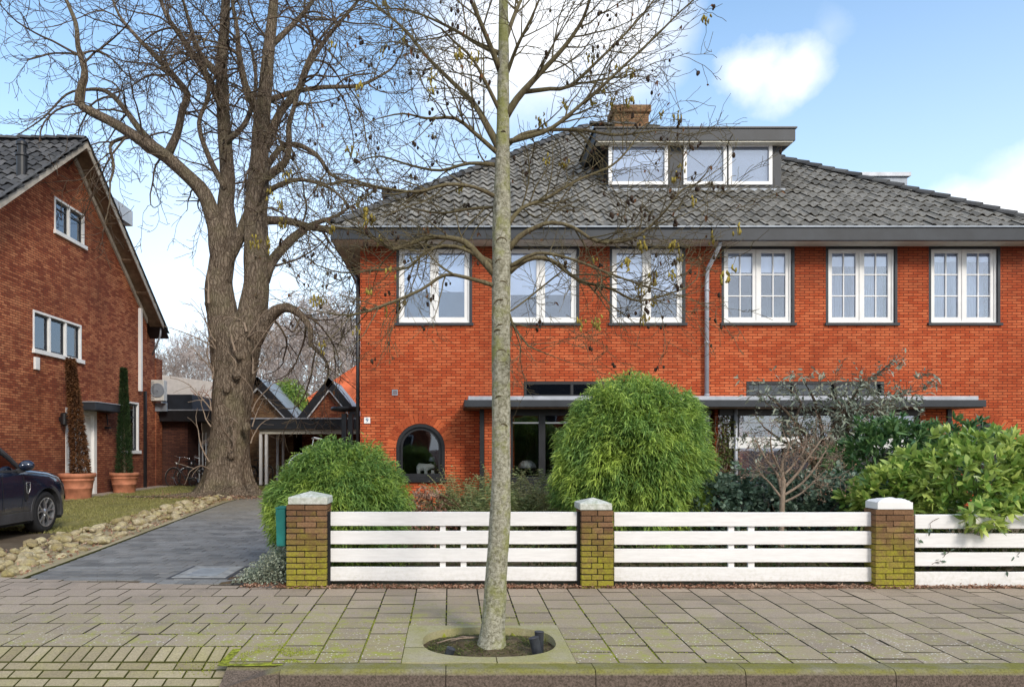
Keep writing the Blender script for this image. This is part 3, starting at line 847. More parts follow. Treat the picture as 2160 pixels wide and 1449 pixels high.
# leaf litter and chips along the foot of the fence
sets = []
n_ = 7000; X = rng.uniform(-1.75, 8, n_); Yl = 7.0+np.abs(rng.normal(0, .045, n_)); Yl = np.where(rng.random(n_) < .6, rng.uniform(6.99, 7.16, n_), Yl+.0)
Pl_ = np.stack([X, Yl, .004+rng.uniform(0, .018, n_)], 1)
sets.append(blades(Pl_, rng.normal(0, 1, (n_, 3))*[1, 1, .35], rng.uniform(.014, .04, n_), rng.uniform(.01, .024, n_), .05, 1))
n_ = 500; X = rng.uniform(-2.1, -1.6, n_); Pl_ = np.stack([X, rng.uniform(7.0, 7.5, n_), .01+rng.uniform(0, .01, n_)], 1)
sets.append(blades(Pl_, rng.normal(0, 1, (n_, 3))*[1, 1, .35], rng.uniform(.014, .04, n_), .02, .05, 1))
o = build_blades('fallen_leaves', 'deadleaf', sets); tag(o, 'reddish brown leaf litter along the foot of the white fence', 'leaves', kind='stuff')
grid_sheet('garden_bed', -1.7, 14, 7.0, 15.9, 60, 40, lambda x, y: -.004 if y < 7.2 else .01+.04*mn.noise(Vector((x*1.3, y*1.3, 2))), 'soil')

# raised moss in the joints round the tree pit and towards the dropped kerb
random.seed(8); mp = []; md = []
def mossy(x, y): return min(1, max(0, (6.9-y)/1.9))*min(1, max(0, 1.5-abs(x+.45)*.42))*(.35+1.6*max(0, mn.noise(Vector((x*1.9, y*1.9, 11)))+.12))
for k in range(-7, 12):
    xj = -.035+.3*k
    if xj < BX-.01: continue
    y = 4.84
    while y < 7.0:
        if not (PX0+.02 < xj < PX1-.02 and y < PY1) and random.random() < mossy(xj, y)*(1.5 if k in (-1, -2, -4, 4) else .55):
            for q in range(7): mp.append((xj+random.gauss(0, .0045), y+random.uniform(0, .012), zp(y)-.003))
        y += .008
for r in range(8):
    x = -4.2
    while x < 3.5:
        yy = (5.2 if x < BX else (5.06+(0 if int((x+.035)/.3) % 2 else .15)))+.3*r
        if yy < 6.9 and not (PX0 < x < PX1 and yy < PY1) and random.random() < mossy(x, yy)*.5:
            for q in range(6): mp.append((x+random.uniform(0, .012), yy+random.gauss(0, .0045), zp(yy)-.003))
        x += .009
for i in range(5200):     # cushions on the slab corners by the dropped kerb
    x = random.gauss(-1.3, .28); y = random.gauss(4.95, .12)
    if y > 4.84 and mn.noise(Vector((x*5, y*5, 2))) > .02: mp.append((x, y, zp(y)+.001 if x > -1.5 else za(x, y)))
md = np.stack([rng.normal(0, .8, len(mp)), rng.normal(0, .8, len(mp)), np.ones(len(mp))], 1)
M['mosstuft'] = leaf_mat('moss_tuft', (.20, .23, .03, 1), (.44, .48, .06, 1), None, .9, .3, .1)
o = build_blades('moss', 'mosstuft', [blades(mp, md, rng.uniform(.006, .014, len(mp)), .006, .1, 1)]); tag(o, 'bright yellow green moss growing in the pavement joints near the tree pit', 'moss', kind='stuff')
print('moss', len(mp))
# ================================================================ MAIN HOUSE (semi-detached pair)
YF = 16.0
fx = lambda px, Y=YF: (px-VX)*Y/F
fz = lambda py, Y=YF: CZ-(py-VY)*Y/F
XL, XR, SOF = fx(760), 13.12, fz(520)
HO = (5.78, YF, 0)
house = thing('semi_detached_house', HO, 'orange brick semi-detached pair under one hipped grey tile roof', 'house')
H = house
FP = Pl((0, YF, 0), (1, 0, 0), (0, -1, 0))
def B(mb, name, mat, parent=H, **k): return mb.build(name, mat, parent, origin=k.pop('origin', HO), **k)

# openings in the front wall
wins = [(836, 996), (1061, 1222), (1286, 1446), (1522, 1676), (1742, 1893), (1959, 2110)]
holes = MB()
for a, b in wins: holes.box(fx(a), fx(b), YF-.2, YF+.6, fz(685), SOF+.02)
acx, ar = fx(887), (939-836)/2*YF/F
a_sp = fz(945); a_bot = fz(1014)
arch = lambda r, zb, cx=acx: [Vector((cx+r*math.cos(t), YF-.2, a_sp+r*math.sin(t))) for t in [PI*i/28 for i in range(29)]]+[Vector((cx-r, YF-.2, zb)), Vector((cx+r, YF-.2, zb))]
holes.prism(arch(ar, a_bot), (0, 1, 0), 0, .9)
acx2 = 2*5.78-acx
holes.prism(arch(ar, a_bot, acx2), (0, 1, 0), 0, .9)
for a in (fx(1105), 2*5.78-fx(1395)): holes.box(a, a+fx(1395)-fx(1105), YF-.2, YF+.6, fz(838), fz(805))
# doorway behind the bays
holes.box(fx(1085), fx(1490), YF-.2, YF+.6, .1, 2.3); holes.box(fx(1580), fx(1950), YF-.2, YF+.6, .1, 2.3)
mb = MB().box(XL, XR, YF, YF+.3, -.1, SOF)
wall = B(mb, 'front_wall', 'brick'); cut(wall, holes)
B(MB().box(XL, XL+.3, YF+.3, YF+12.92, -.1, SOF), 'side_wall', 'brick')
B(MB().box(XR-.3, XR, YF+.3, YF+12.92, -.1, SOF), 'side_wall', 'brick')
B(MB().box(XL, XR, YF+12.92, YF+13.22, -.1, SOF), 'rear_wall', 'brick')
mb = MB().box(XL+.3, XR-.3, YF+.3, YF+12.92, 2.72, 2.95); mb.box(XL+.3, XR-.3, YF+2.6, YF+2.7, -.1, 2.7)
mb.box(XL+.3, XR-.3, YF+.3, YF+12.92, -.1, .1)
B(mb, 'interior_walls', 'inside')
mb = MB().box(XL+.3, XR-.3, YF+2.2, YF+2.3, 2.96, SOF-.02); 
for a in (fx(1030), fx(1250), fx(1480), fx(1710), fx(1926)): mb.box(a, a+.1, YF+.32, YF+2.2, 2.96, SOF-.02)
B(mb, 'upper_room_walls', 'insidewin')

def ring_mat():
    n = NT('arch_brick'); P = n.pos(); r = n.island(); f = n.noise(P, 50, 4)
    col = n.mix(r, (.30, .05, .018, 1), (.60, .14, .05, 1)); col = n.mix(n.ramp(f, .3, .7, .3, 0), col, (.05, .02, .01, 1))
    n.bsdf(col, .88, .2, normal=n.bump(f, .4, .01)); return n.m
M['archbrick'] = ring_mat()
# brick arch rings over the round-headed windows
for cxx in (acx, acx2):
    mb = MB()
    for i in range(21):
        t0 = PI*i/21+.012; t1 = PI*(i+1)/21-.012
        ps = [Vector((cxx+r*math.cos(t), YF, a_sp+r*math.sin(t))) for r, t in ((ar+.004, t0), (ar+.004, t1), (ar+.215, t1), (ar+.215, t0))]
        mb.prism(ps, (0, -1, 0), -.01, .006)
    B(mb, 'brick_arch', 'archbrick')


# casement windows
def casement(P, parent, u0, u1, v0, v1, bars, blind=None, blindmat='blind', dark=.055, darkside=True, frame='white', name='window', d=-.10, O=HO, glass='glass', mull=True):
    o = P.box(MB(), u0, u1, v0-.0, v0+.001, d-.02, d-.019)
    mb = MB(); P.frame(mb, u0, u1, v0+.035, v1, dark, d-.04, .004, .012)
    root = mb.build(name, 'grey', parent, origin=O)
    s = P.box(MB(), u0-.03, u1+.03, v0-.02, v0+.035, d-.04, .05); s.build('sill', 'grey', root, origin=O)
    a0, a1, b0, b1 = u0+dark, u1-dark, v0+.05, v1-dark*.25
    f = MB(); P.frame(f, a0+.002, a1-.002, b0, b1, .045, d-.035, d+.06)
    mid = (a0+a1)/2
    if mull: P.box(f, mid-.022, mid+.022, b0+.045, b1-.045, d-.03, d+.05)
    f.build('outer_frame', frame, root, origin=O, bevel=.004)
    g = MB()
    leaves = [(a0+.047, mid-.024), (mid+.024, a1-.047)] if mull else [(a0+.047, a1-.047)]
    for x0, x1 in leaves:
        z0, z1 = b0+.047, b1-.047
        sh = MB(); P.frame(sh, x0, x1, z0, z1, .075, d-.02, d+.035, .085)
        if bars:
            nx, nz = bars; w = x1-x0-.15; hgt = z1-z0-.16
            for i in range(1, nx): P.box(sh, x0+.075+w*i/nx-.013, x0+.075+w*i/nx+.013, z0+.085, z1-.075, d-.012, d+.026)
            for i in range(1, nz): P.box(sh, x0+.075, x1-.075, z0+.085+hgt*i/nz-.013, z0+.085+hgt*i/nz+.013, d-.010, d+.024)
        sh.build('sash', frame, root, origin=O, bevel=.003)
        P.box(g, x0+.07, x1-.07, z0+.08, z1-.07, d-.002, d+.004)
    g.build('pane', glass, root, origin=O)
    if blind:
        for x0, x1 in leaves:
            b = MB(); P.box(b, x0+.0, x1-.0, b1-(b1-b0)*blind, b1, d-.050, d-.042)
            P.box(b, x0, x1, b1-(b1-b0)*blind-.03, b1-(b1-b0)*blind, d-.052, d-.040)
            b.build('blind', blindmat, root, origin=O)
    return root
for k, (a, b) in enumerate(wins):
    casement(FP, H, fx(a), fx(b), fz(685), SOF, None if k < 3 else (2, 3), (.56, .60, .60, .30, .22, .16)[k])
# white net curtain behind the last two barred windows
for a, b in wins[4:]:
    mb = MB(); 
    for i in range(24):
        u = fx(a)+.1+(fx(b)-fx(a)-.2)*i/24; mb.box(u, u+.05, YF+.36, YF+.375+.02*(i % 2), fz(680), SOF-.1)
    B(mb, 'net_curtain', 'blindgrey')

# round-headed windows
def arch_window(cx):
    def ringm(r0, r1, zb, d0, d1):
        mb = MB(); N = 28
        pts = []
        for r in (r0, r1):
            z = zb if r == r0 else zb+(r0-r1)
            pts.append([Vector((cx+r, YF-d0, z))]+[Vector((cx+r*math.cos(PI*i/N), YF-d0, a_sp+r*math.sin(PI*i/N))) for i in range(N+1)]+[Vector((cx-r, YF-d0, z))])
        o, i_ = pts; n_ = len(o); dv = Vector((0, -(d1-d0), 0))
        vs = o+i_+[p+dv for p in o]+[p+dv for p in i_]
        fs = []
        for q in range(n_):
            s = (q+1) % n_
            fs += [(q, s, n_+s, n_+q), (2*n_+q, 2*n_+s, 3*n_+s, 3*n_+q), (q, s, 2*n_+s, 2*n_+q), (n_+q, n_+s, 3*n_+s, 3*n_+q)]
        mb.add(vs, fs); return mb
    root = ringm(ar-.002, ar-.075, a_bot+.04, -.16, -.01).build('arched_window', 'black', H, origin=HO)
    ringm(ar-.095, ar-.145, a_bot+.11, -.14, -.06).build('sash', 'black', root, origin=HO)
    ringm(ar-.074, ar-.096, a_bot+.09, -.15, -.09).build('inner_frame', 'grey', root, origin=HO)
    r = ar-.14; zb = a_bot+.15
    pts = [Vector((cx+r*math.cos(PI*i/28), YF+.10, a_sp+r*math.sin(PI*i/28))) for i in range(29)]+[Vector((cx-r, YF+.10, zb)), Vector((cx+r, YF+.10, zb))]
    MB().prism(pts, (0, 1, 0), 0, .006).build('pane', 'glassclear', root, origin=HO)
    MB().box(cx-ar-.04, cx+ar+.04, YF-.07, YF+.2, a_bot-.03, a_bot+.045).build('sill', 'black', root, origin=HO)
    MB().box(cx-ar+.0, cx+ar-.0, YF+.13, YF+.5, a_bot+.06, a_bot+.135).build('inner_sill', 'white', root, origin=HO)
arch_window(acx); arch_window(acx2)
# window lights above the canopy
for a in (fx(1105), 2*5.78-fx(1395)):
    b = a+fx(1395)-fx(1105)
    mb = MB(); FP.frame(mb, a, b, fz(838), fz(805), .06, -.12, .01)
    FP.box(mb, (a+b)/2-.5, (a+b)/2-.44, fz(838)+.06, fz(805)-.06, -.10, 0); FP.box(mb, (a+b)/2+.44, (a+b)/2+.5, fz(838)+.06, fz(805)-.06, -.10, 0)
    r = B(mb, 'transom_window', 'black')
    FP.box(MB(), a+.06, b-.06, fz(838)+.06, fz(805)-.06, -.08, -.07).build('pane', 'glassdark', r, origin=HO)

# eaves: gutter box, fascia and soffit
EX0, EX1, EY0, EY1 = -2.643, 13.32, 15.46, YF+13.22+.54
GZ1, GZ0 = fz(481, EY0), fz(505, EY0)
mb = MB().box(EX0+.03, EX1-.03, EY0+.03, EY1-.03, SOF, SOF+.03)
B(mb, 'soffit', 'cream')
# boarded soffit on the side
mb = MB(); x = EX0+.05
while x < XL-.02:
    mb.box(x, x+.11, EY0+.55, EY1-.1, SOF-.012, SOF-.001); x += .118
B(mb, 'soffit_boards', 'tanwood')
mb = MB().box(EX0, 5.75, EY0, EY0+.05, GZ0, GZ1).box(EX0, EX0+.05, EY0+.05, EY1, GZ0, GZ1)
mb.box(EX1-.05, EX1, EY0+.05, EY1, GZ0, GZ1).box(EX0, EX1, EY1, EY1+.05, GZ0, GZ1)
B(mb, 'fascia', 'grey', bevel=.006)
mb = MB().box(5.753, EX1, EY0-.03, EY0+.05, GZ0-.03, GZ1+.0)
B(mb, 'fascia', 'grey', bevel=.006)
mb = MB().box(EX0-.03, EX1+.03, EY0-.06, EY0+.06, GZ1+.0, GZ1+.035).box(EX0-.03, EX0+.06, EY0+.06, EY1, GZ1, GZ1+.035)
B(mb, 'gutter_edge', 'zincdark')
mb = MB().box(EX0+.08, EX1-.08, EY0+.07, EY0+.1, SOF+.0301, GZ1-.01)
B(mb, 'gutter_back', 'grey')

# roof tiles, each an overlapping pantile
RS, TAN = .765, .765
RB = Vector((EX0, EY0, CZ+4.88-.02))
def tiles(mb, O_, U, S, Nn, rows, ds, per, urange, amp=.034, steps=8, lip=.05, jit=.008):
    """O_ eave corner, U along the eave, S unit up-slope, Nn normal; urange(s) -> (u0,u1)"""
    for r in range(rows):
        s0 = r*ds-.01; s1 = s0+ds*1.18
        a0, a1 = urange(min(max(s0+ds*.5, 0), rows*ds))
        a0s, a1s = urange(max(s0, 0)); b0s, b1s = urange(min(s1, rows*ds))
        k0 = math.floor(a0/per)-1; k1 = math.ceil(a1/per)+1
        for k in range(k0, k1):
            u0, u1 = k*per, (k+1)*per
            if u1 <= min(a0s, b0s) or u0 >= max(a1s, b1s): continue
            h = random.gauss(0, jit); tl = random.gauss(0, jit)
            vs = []
            for i in range(steps+1):
                u = u0+(u1-u0)*i/steps
                wv = amp*math.sin(2*PI*(i/steps)+.6)
                ul = min(max(u, a0s), a1s); uh = min(max(u, b0s), b1s)
                bl = O_+U*ul+S*(s0+tl); bh = O_+U*uh+S*s1
                vs += [bl+Nn*(wv+.050+h-lip*.36), bl+Nn*(wv+.050+h), bh+Nn*(wv*.95+.004+h)]
            fs = []
            for i in range(steps):
                a = i*3; c = a+3
                fs += [(a, c, c+1, a+1), (a+1, c+1, c+2, a+2)]
            mb.add(vs, fs)
def caps(mb, a, b, r=.10, L=.36, up=Vector((0, 0, 1))):
    a = Vector(a); b = Vector(b); d = (b-a); n_ = int(d.length/L); d.normalize(); sx = d.cross(up).normalized(); uu = sx.cross(d)
    for i in range(n_):
        p = a+d*(i*L); q = p+d*(L*1.16); vs = []
        j = random.gauss(0, .006); st = 8
        for pp, rr, dz in ((p, r*1.12, .028+j), (q, r*.93, .004+j)):
            for k in range(st+1):
                t = PI*k/st; vs.append(pp+sx*rr*1.15*math.cos(t)+uu*(rr*math.sin(t)+dz))
        for k in range(st+1):
            t = PI*k/st; vs.append(p+sx*r*.95*math.cos(t)+uu*(r*.9*math.sin(t)))
        fs = [(k, k+1, st+2+k, st+1+k) for k in range(st)]+[(k, k+1, 2*st+3+k, 2*st+2+k) for k in range(st)]
        mb.add(vs, fs)
cs = 1/math.hypot(1, TAN); SM = 7.13
ZR = RB.z+.0
NR = 27; DS = SM/cs/NR
Ssl = Vector((0, cs, TAN*cs)); Nsl = Vector((0, -TAN*cs, cs))
W_ = EX1-EX0
mb = MB(); mb.f = []
random.seed(5)
tiles(mb, RB, Vector((1, 0, 0)), Ssl, Nsl, NR, DS, .245, lambda s: (s*cs, W_-s*cs))
roof = B(mb, 'roof', 'rooftile')
DEP = EY1-EY0
# side slopes and rear slope (solid deck with tiles on the sides)
mb = MB()
Sl = Vector((cs, 0, TAN*cs)); Nl = Vector((-TAN*cs, 0, cs))
def sider(s): return (s*cs, DEP-s*cs) if s*cs < DEP/2 else (DEP/2, DEP/2)
tiles(mb, RB+Vector((0, DEP, 0)), Vector((0, -1, 0)), Sl, Nl, 26, DS, .245, sider, steps=4)
Sr = Vector((-cs, 0, TAN*cs)); Nr = Vector((TAN*cs, 0, cs))
tiles(mb, RB+Vector((W_, 0, 0)), Vector((0, 1, 0)), Sr, Nr, 26, DS, .245, sider, steps=4)
B(mb, 'side_roof', 'rooftile')
apx = DEP/2
mb = MB()   # timber deck just under the tiles
zt = RB.z-.03
c = [(EX0+.05, EY0+.05, zt), (EX1-.05, EY0+.05, zt), (EX1-.05, EY1-.05, zt), (EX0+.05, EY1-.05, zt), (EX0+SM, EY0+SM, zt+SM*TAN-.04), (EX1-SM, EY0+SM, zt+SM*TAN-.04), (EX1-SM, EY1-apx, zt+SM*TAN-.04), (EX0+SM, EY1-apx, zt+SM*TAN-.04)]
mb.add(c, [(0, 1, 5, 4), (1, 2, 6, 5), (2, 3, 7, 6), (3, 0, 4, 7), (4, 5, 6, 7), (3, 2, 1, 0)])
B(mb, 'roof_deck', 'black')
mb = MB()
caps(mb, RB+Vector((.05, .05, .05)), RB+Vector((SM, SM, SM*TAN+.05)), .105)
B(mb, 'ridge_tiles', 'ridge', roof); mb = MB()
caps(mb, RB+Vector((W_-.05, .05, .05)), RB+Vector((W_-SM, SM, SM*TAN+.05)), .105)
B(mb, 'ridge_tiles', 'ridge', roof); mb = MB()
caps(mb, RB+Vector((SM, SM, SM*TAN+.05)), RB+Vector((W_-SM, SM, SM*TAN+.05)), .105)
B(mb, 'ridge_tiles', 'ridge', roof)
# chimney
CY = EY0+SM
ch = MB().box(5.26, 6.36, CY-.1, CY+.6, RB.z+SM*TAN-1.2, CZ+10.75)
chim = B(ch, 'chimney', 'brick_tan', roof)
mb = MB().box(5.19, 6.43, CY-.17, CY+.67, CZ+10.74, CZ+10.98)
B(mb, 'chimney_cap', 'brick_tan', roof, bevel=.03)
# lead flashing and side dormers (small flat boxes on the hips)
mb = MB().box(10.6, 13.35, 20.5, 22.6, 6.5, CZ+7.92)
sd2 = B(mb, 'side_dormer', 'zincdark')
MB().box(10.6, 13.42, 20.43, 22.7, CZ+7.92, CZ+8.03).build('dormer_roof', 'zinc', sd2, origin=HO)
mb = MB().box(fx(812, 20.5), .3, 19.6, 21.6, 5.5, CZ+6.95)
mb = MB().box(fx(812, 20.5), .3, 20.5, 22.0, 5.5, CZ+7.32)
sd3 = B(mb, 'side_dormer', 'grey')
MB().box(fx(806, 20.5), .3, 20.4, 22.1, CZ+7.32, CZ+7.5).build('dormer_roof', 'black', sd3, origin=HO)

# front dormer
DY = 17.6
dx0, dx1 = 3.96, 8.30
dz0, dz1 = CZ+6.517-.02, CZ+7.66
dwins = [(fx(1283, DY), fx(1408, DY)), (fx(1441, DY), fx(1532, DY)), (fx(1536, DY), fx(1628, DY))]
wz0, wz1 = fz(391, DY), fz(303, DY)
mb = MB().box(dx0, dx1, DY, DY+.12, dz0-.1, dz1+.02)
dorm = B(mb, 'dormer', 'grey'); hm = MB()
for a, b in dwins: hm.box(a+.02, b-.02, DY-.3, DY+.5, wz0+.02, wz1-.02)
cut(dorm, hm)
MB().box(dx0, dx0+.1, DY+.12, 19.6, dz0-.2, dz1).build('dormer_cheek', 'black', dorm, origin=HO)
MB().box(dx1-.1, dx1, DY+.12, 19.6, dz0-.2, dz1).build('dormer_cheek', 'black', dorm, origin=HO)
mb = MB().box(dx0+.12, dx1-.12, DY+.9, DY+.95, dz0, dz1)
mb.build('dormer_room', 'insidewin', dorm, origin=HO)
mb = MB().box(fx(1256, 17.35), fx(1678, 17.35), 17.35, 19.7, CZ+7.60, CZ+7.90)
mb.build('dormer_roof', 'grey', dorm, origin=HO, bevel=.008)
mb = MB().box(fx(1252, 17.35), fx(1681, 17.35), 17.32, 19.75, CZ+7.90, CZ+7.935)
mb.build('roof_edge_trim', 'black', dorm, origin=HO)
mb = MB().box(fx(1260, 17.35), fx(1674, 17.35), 17.37, 17.59, CZ+7.57, CZ+7.60)
mb.build('dormer_soffit', 'cream', dorm, origin=HO)
mb = MB().box(dx0-.05, dx1+.05, DY-.12, DY-.02, dz0-.10, dz0-.03)
mb.build('lead_apron', 'zincdark', dorm, origin=HO)
DP = Pl((0, DY, 0), (1, 0, 0), (0, -1, 0))
for k, (a, b) in enumerate(dwins):
    f = MB(); DP.frame(f, a, b, wz0, wz1, .085, -.03, .04)
    r = f.build('dormer_window', 'white', dorm, origin=HO, bevel=.006)
    # pane and blind join the frame so the levels stay thing > part > sub-part
    g = MB(); DP.box(g, a+.08, b-.08, wz0+.08, wz1-.08, -.012, -.006); g.build('window_pane', 'glass', dorm, origin=HO)
    bl = MB(); zb = wz0+(wz1-wz0)*(.42 if k == 0 else .06); DP.box(bl, a+.07, b-.07, zb, wz1-.07, -.09, -.08)
    bl.build('window_blind', 'blind' if k == 0 else 'blindgrey', dorm, origin=HO)
    if k == 0:
        MB().box(a+.07, b-.07, DY+.11, DY+.13, wz0+.07, zb).build('window_shade', 'blindgrey', dorm, origin=HO)

# canopy over both bays
CYF = 14.75
mb = MB().box(.29, 11.27, CYF, YF, 2.265, 2.415)
can = B(mb, 'canopy', 'grey', bevel=.01)
MB().box(.38, 11.18, CYF+.1, YF, 2.4155, 2.50).build('zinc_edge', 'zinc', can, origin=HO, bevel=.006)
MB().box(.33, 11.23, CYF+.04, YF-.01, 2.2495, 2.2645).build('canopy_soffit', 'wood', can, origin=HO)

# bays
YB = 15.3
bx = lambda px: (px-VX)*YB/F
bz = lambda py: CZ-(py-VY)*YB/F
def bay(mir):
    m = (lambda x: 2*5.78-x) if mir else (lambda x: x)
    def bxx(mb, x0, x1, *r):
        a, b = sorted((m(x0), m(x1))); mb.box(a, b, *r); return mb
    root = B(bxx(MB(), bx(1022), bx(1077), YB, YF, -.1, 2.2494), 'bay_wall', 'brick')
    bxx(MB(), bx(1077)+.001, bx(1500), YB, YF-.01, -.1, bz(1012)).build('bay_base', 'black', root, origin=HO)
    mb = MB(); bxx(mb, bx(1012), bx(1021), YB-.03, YB+.07, 0, 2.2494); mb.build('corner_post', 'black', root, origin=HO)
    fr = MB()
    z0, z1 = bz(1012), 2.249
    for x in (1077, 1137, 1245, 1350, 1458):
        bxx(fr, bx(x), bx(x)+(.14 if x > 1100 else .05), YB+.02, YB+.14, z0, z1-.14)
    bxx(fr, bx(1077), bx(1500), YB+.01, YB+.15, z1-.14, z1); 
    bxx(fr, bx(1077), bx(1500), YB+.01, YB+.16, z0, z0+.07)
    fr.build('bay_frame', 'black', root, origin=HO)
    f2 = MB(); bxx(f2, bx(1077)+.05, bx(1500), YB+.05, YB+.10, bz(893), bz(890)); 
    if mir: bxx(f2, bx(1080), bx(1480), YB+.0, YB+.06, bz(945), bz(922)-.0)
    f2.build('transom_bar', 'white' , root, origin=HO)
    g = MB(); bxx(g, bx(1077)+.05, bx(1500), YB+.08, YB+.086, z0+.07, z1-.14); g.build('bay_pane', 'glassclear' if not mir else 'glass', root, origin=HO)
    if mir:
        c_ = MB()
        for i in range(9): bxx(c_, bx(1092)+i*.055, bx(1092)+i*.055+.045, YB+.20, YB+.22+.02*(i % 2), z0+.05, z1-.15)
        c_.build('curtain', 'blind', root, origin=HO)
bay(False); bay(True)
# brick party pier between the bays
B(MB().box(bx(1512), bx(1570), YB+.1, YF, -.1, 2.249), 'party_pier', 'brick')
# canopy carried by a grey pipe
mb = MB(); x = bx(1552)
mb.tube([(x, YB+.0, 2.26), (x, YB+.0, 0)], .042, 12)
B(mb, 'canopy_downpipe', 'zinc', smooth=True)
# rain pipes
def pipe_run(pts, r, name, mat):
    mb = MB().tube(pts, r, 12)
    k = B(mb, name, mat, smooth=True)
    c = MB()
    for i in range(2, len(pts)-0):
        p, q = Vector(pts[i-1]), Vector(pts[i])
    a, b = Vector(pts[-2]), Vector(pts[-1])
    for t_ in (.05, .5, .95): 
        p = a.lerp(b, t_); c.tube([p, p+Vector((0, 0, -.035))], r*1.25, 12)
    c.build('pipe_clamp', mat, k, origin=HO)
    return k
pipe_run([(fx(1521, EY0+.05), EY0+.1, GZ0-.02), (fx(1521, EY0+.05), EY0+.1, GZ0-.08), (fx(1489), YF-.09, fz(572)), (fx(1488), YF-.09, fz(600)), (fx(1488), YF-.09, 2.50)], .048, 'downpipe', 'zinc')
pipe_run([(XL-.42, YF+1.8, SOF-.01), (XL-.42, YF+1.8, SOF-.12), (XL-.12, YF+.55, SOF-.62), (XL-.07, YF+.12, SOF-.9), (XL-.07, YF+.12, .02)], .045, 'side_downpipe', 'black')
# small grille and house number
mb = MB(); FP.frame(mb, fx(827), fx(839), fz(834), fz(822), .02, 0, .02)
for i in range(4): FP.box(mb, fx(827)+.02, fx(839)-.02, fz(834)+.03+i*.022, fz(834)+.04+i*.022, 0, .012)
B(mb, 'wall_vent', 'zincdark')
nb = thing('house_number', (fx(774.5), YF-.01, fz(886.5)), 'small white enamel house number plate on the orange brick corner', 'house number')
mb = MB(); FP.box(mb, fx(768), fx(781), fz(893), fz(880), .0, .012); mb.build('plate', 'ceramic', nb, origin=nb.location[:], bevel=.003)
cu = bpy.data.curves.new('digit', 'FONT'); cu.body = '9'; cu.size = .135; cu.extrude = .002; cu.align_x = 'CENTER'; cu.align_y = 'CENTER'
tmp = bpy.data.objects.new('tmp', cu); COL.objects.link(tmp); bpy.context.view_layer.update()
me = bpy.data.meshes.new_from_object(tmp.evaluated_get(bpy.context.evaluated_depsgraph_get())); bpy.data.objects.remove(tmp)
M['bluepaint'] = simple('blue_paint', (.02, .10, .25), .5)
dg_ = bpy.data.objects.new('digit', me); me.materials.clear(); me.materials.append(M['bluepaint']); COL.objects.link(dg_); dg_.parent = nb
dg_.location = (0, -.005, 0); dg_.rotation_euler = (PI/2, 0, 0)

# things seen in the windows
bear = MB(); sx = fx(893); zb = a_bot+.135; sy = YF+.30
bear.tube([(sx-.16, sy, zb+.14), (sx-.10, sy, zb+.17), (sx+.0, sy, zb+.17), (sx+.08, sy, zb+.165), (sx+.15, sy, zb+.19), (sx+.21, sy, zb+.185), (sx+.25, sy, zb+.165)], [.05, .095, .085, .085, .06, .05, .025], 12)
for q in (-.115, .055):
    for d in (-.045, .045): bear.tube([(sx+q, sy+d, zb+.16), (sx+q-.01, sy+d, zb+.08), (sx+q, sy+d, zb), (sx+q+.02, sy+d, zb)], [.055, .042, .04, .03], 10)
for d in (-.035, .035): bear.ball((sx+.16, sy+d, zb+.245), .018)
o = bear.build('bear_figurine', 'ceramic', smooth=True, origin=(sx, sy, zb)); tag(o, 'white polar bear figurine standing on the sill of the arched window', 'figurine')
cup = MB().lathe([(.032, 0), (.04, .02), (.042, .1), (.038, .1), (.034, .02)], (fx(912), sy, zb), n=18)
tag(cup.build('cup', 'ceramic', smooth=True, origin=(fx(912), sy, zb)), 'small white pot on the sill beside the polar bear figurine', 'pot')
mb = MB(); 
px_ = fx(916, YF+.45)
mb.tube([(px_, YF+.44, zb), (px_, YF+.44, zb+.30), (px_-.05, YF+.44, zb+.36)], .008, 6)
mb.lathe([(.09, .0), (.055, .11), (.05, .11)], (px_-.05, YF+.44, zb+.30), n=16)
mb.lathe([(.06, 0), (.06, .015), (.01, .02)], (px_, YF+.44, zb), n=16)
tag(mb.build('table_lamp', 'zincdark', smooth=True, origin=(px_, YF+.44, zb)), 'slim grey table lamp inside the arched window behind the bear', 'lamp')
lx = (1110-VX)*16.0/F; lz = fz(986)
o = thing('pendant_lamp', (lx, 15.85, lz), 'white dome lampshade hanging on a black cord inside the bay window', 'lamp')
MB().lathe([(.02, .17), (.10, .16), (.18, .09), (.215, 0), (.2, 0), (.16, .085), (.08, .14)], (lx, 15.85, lz), n=28).build('shade', 'ceramic', o, smooth=True, origin=(lx, 15.85, lz))
MB().tube([(lx, 15.85, lz+.16), (lx, 15.85, 2.24)], .006, 6).build('cord', 'black', o, origin=(lx, 15.85, lz))

# ================================================================ NEIGHBOUR HOUSE (gable wall facing us)
WX = -10.7
NO = (-15, 19.7, 0)
nh = thing('gabled_house', NO, 'tall red brown brick house with steep tiled gable roof beside the lawn', 'house')
def BN(mb, name, mat, parent=nh, **k): return mb.build(name, mat, parent, origin=NO, **k)
AY, AZ = 19.7, CZ+8.62           # verge apex
SL = .79
WY0, WY1 = 12.6, 24.75
def roofz(y): return AZ-SL*abs(y-AY)
pts = [Vector((WX, WY0, -.1)), Vector((WX, WY1, -.1)), Vector((WX, WY1, roofz(WY1)-.12)), Vector((WX, AY, AZ-.15)), Vector((WX, WY0, roofz(WY0)-.12))]
gw = BN(MB().prism(pts, (-1, 0, 0), 0, .3), 'gable_wall', 'brick_n')
NP = Pl((WX, 0, 0), (0, 1, 0), (1, 0, 0))
ny = lambda px, X=WX: X*F/(px-VX)
holes = MB()
w1 = (ny(69), ny(171), 3.93, 4.95); w2 = (ny(114), ny(177), 7.28, 8.20); w3 = (22.75, ny(292), 1.30, 2.95); dr = (19.5, 21.2, .0, 2.53)
for a, b, c_, d in (w1, w2, w3, dr): holes.box(WX-.8, WX+.3, a, b, c_, d)
cut(gw, holes)
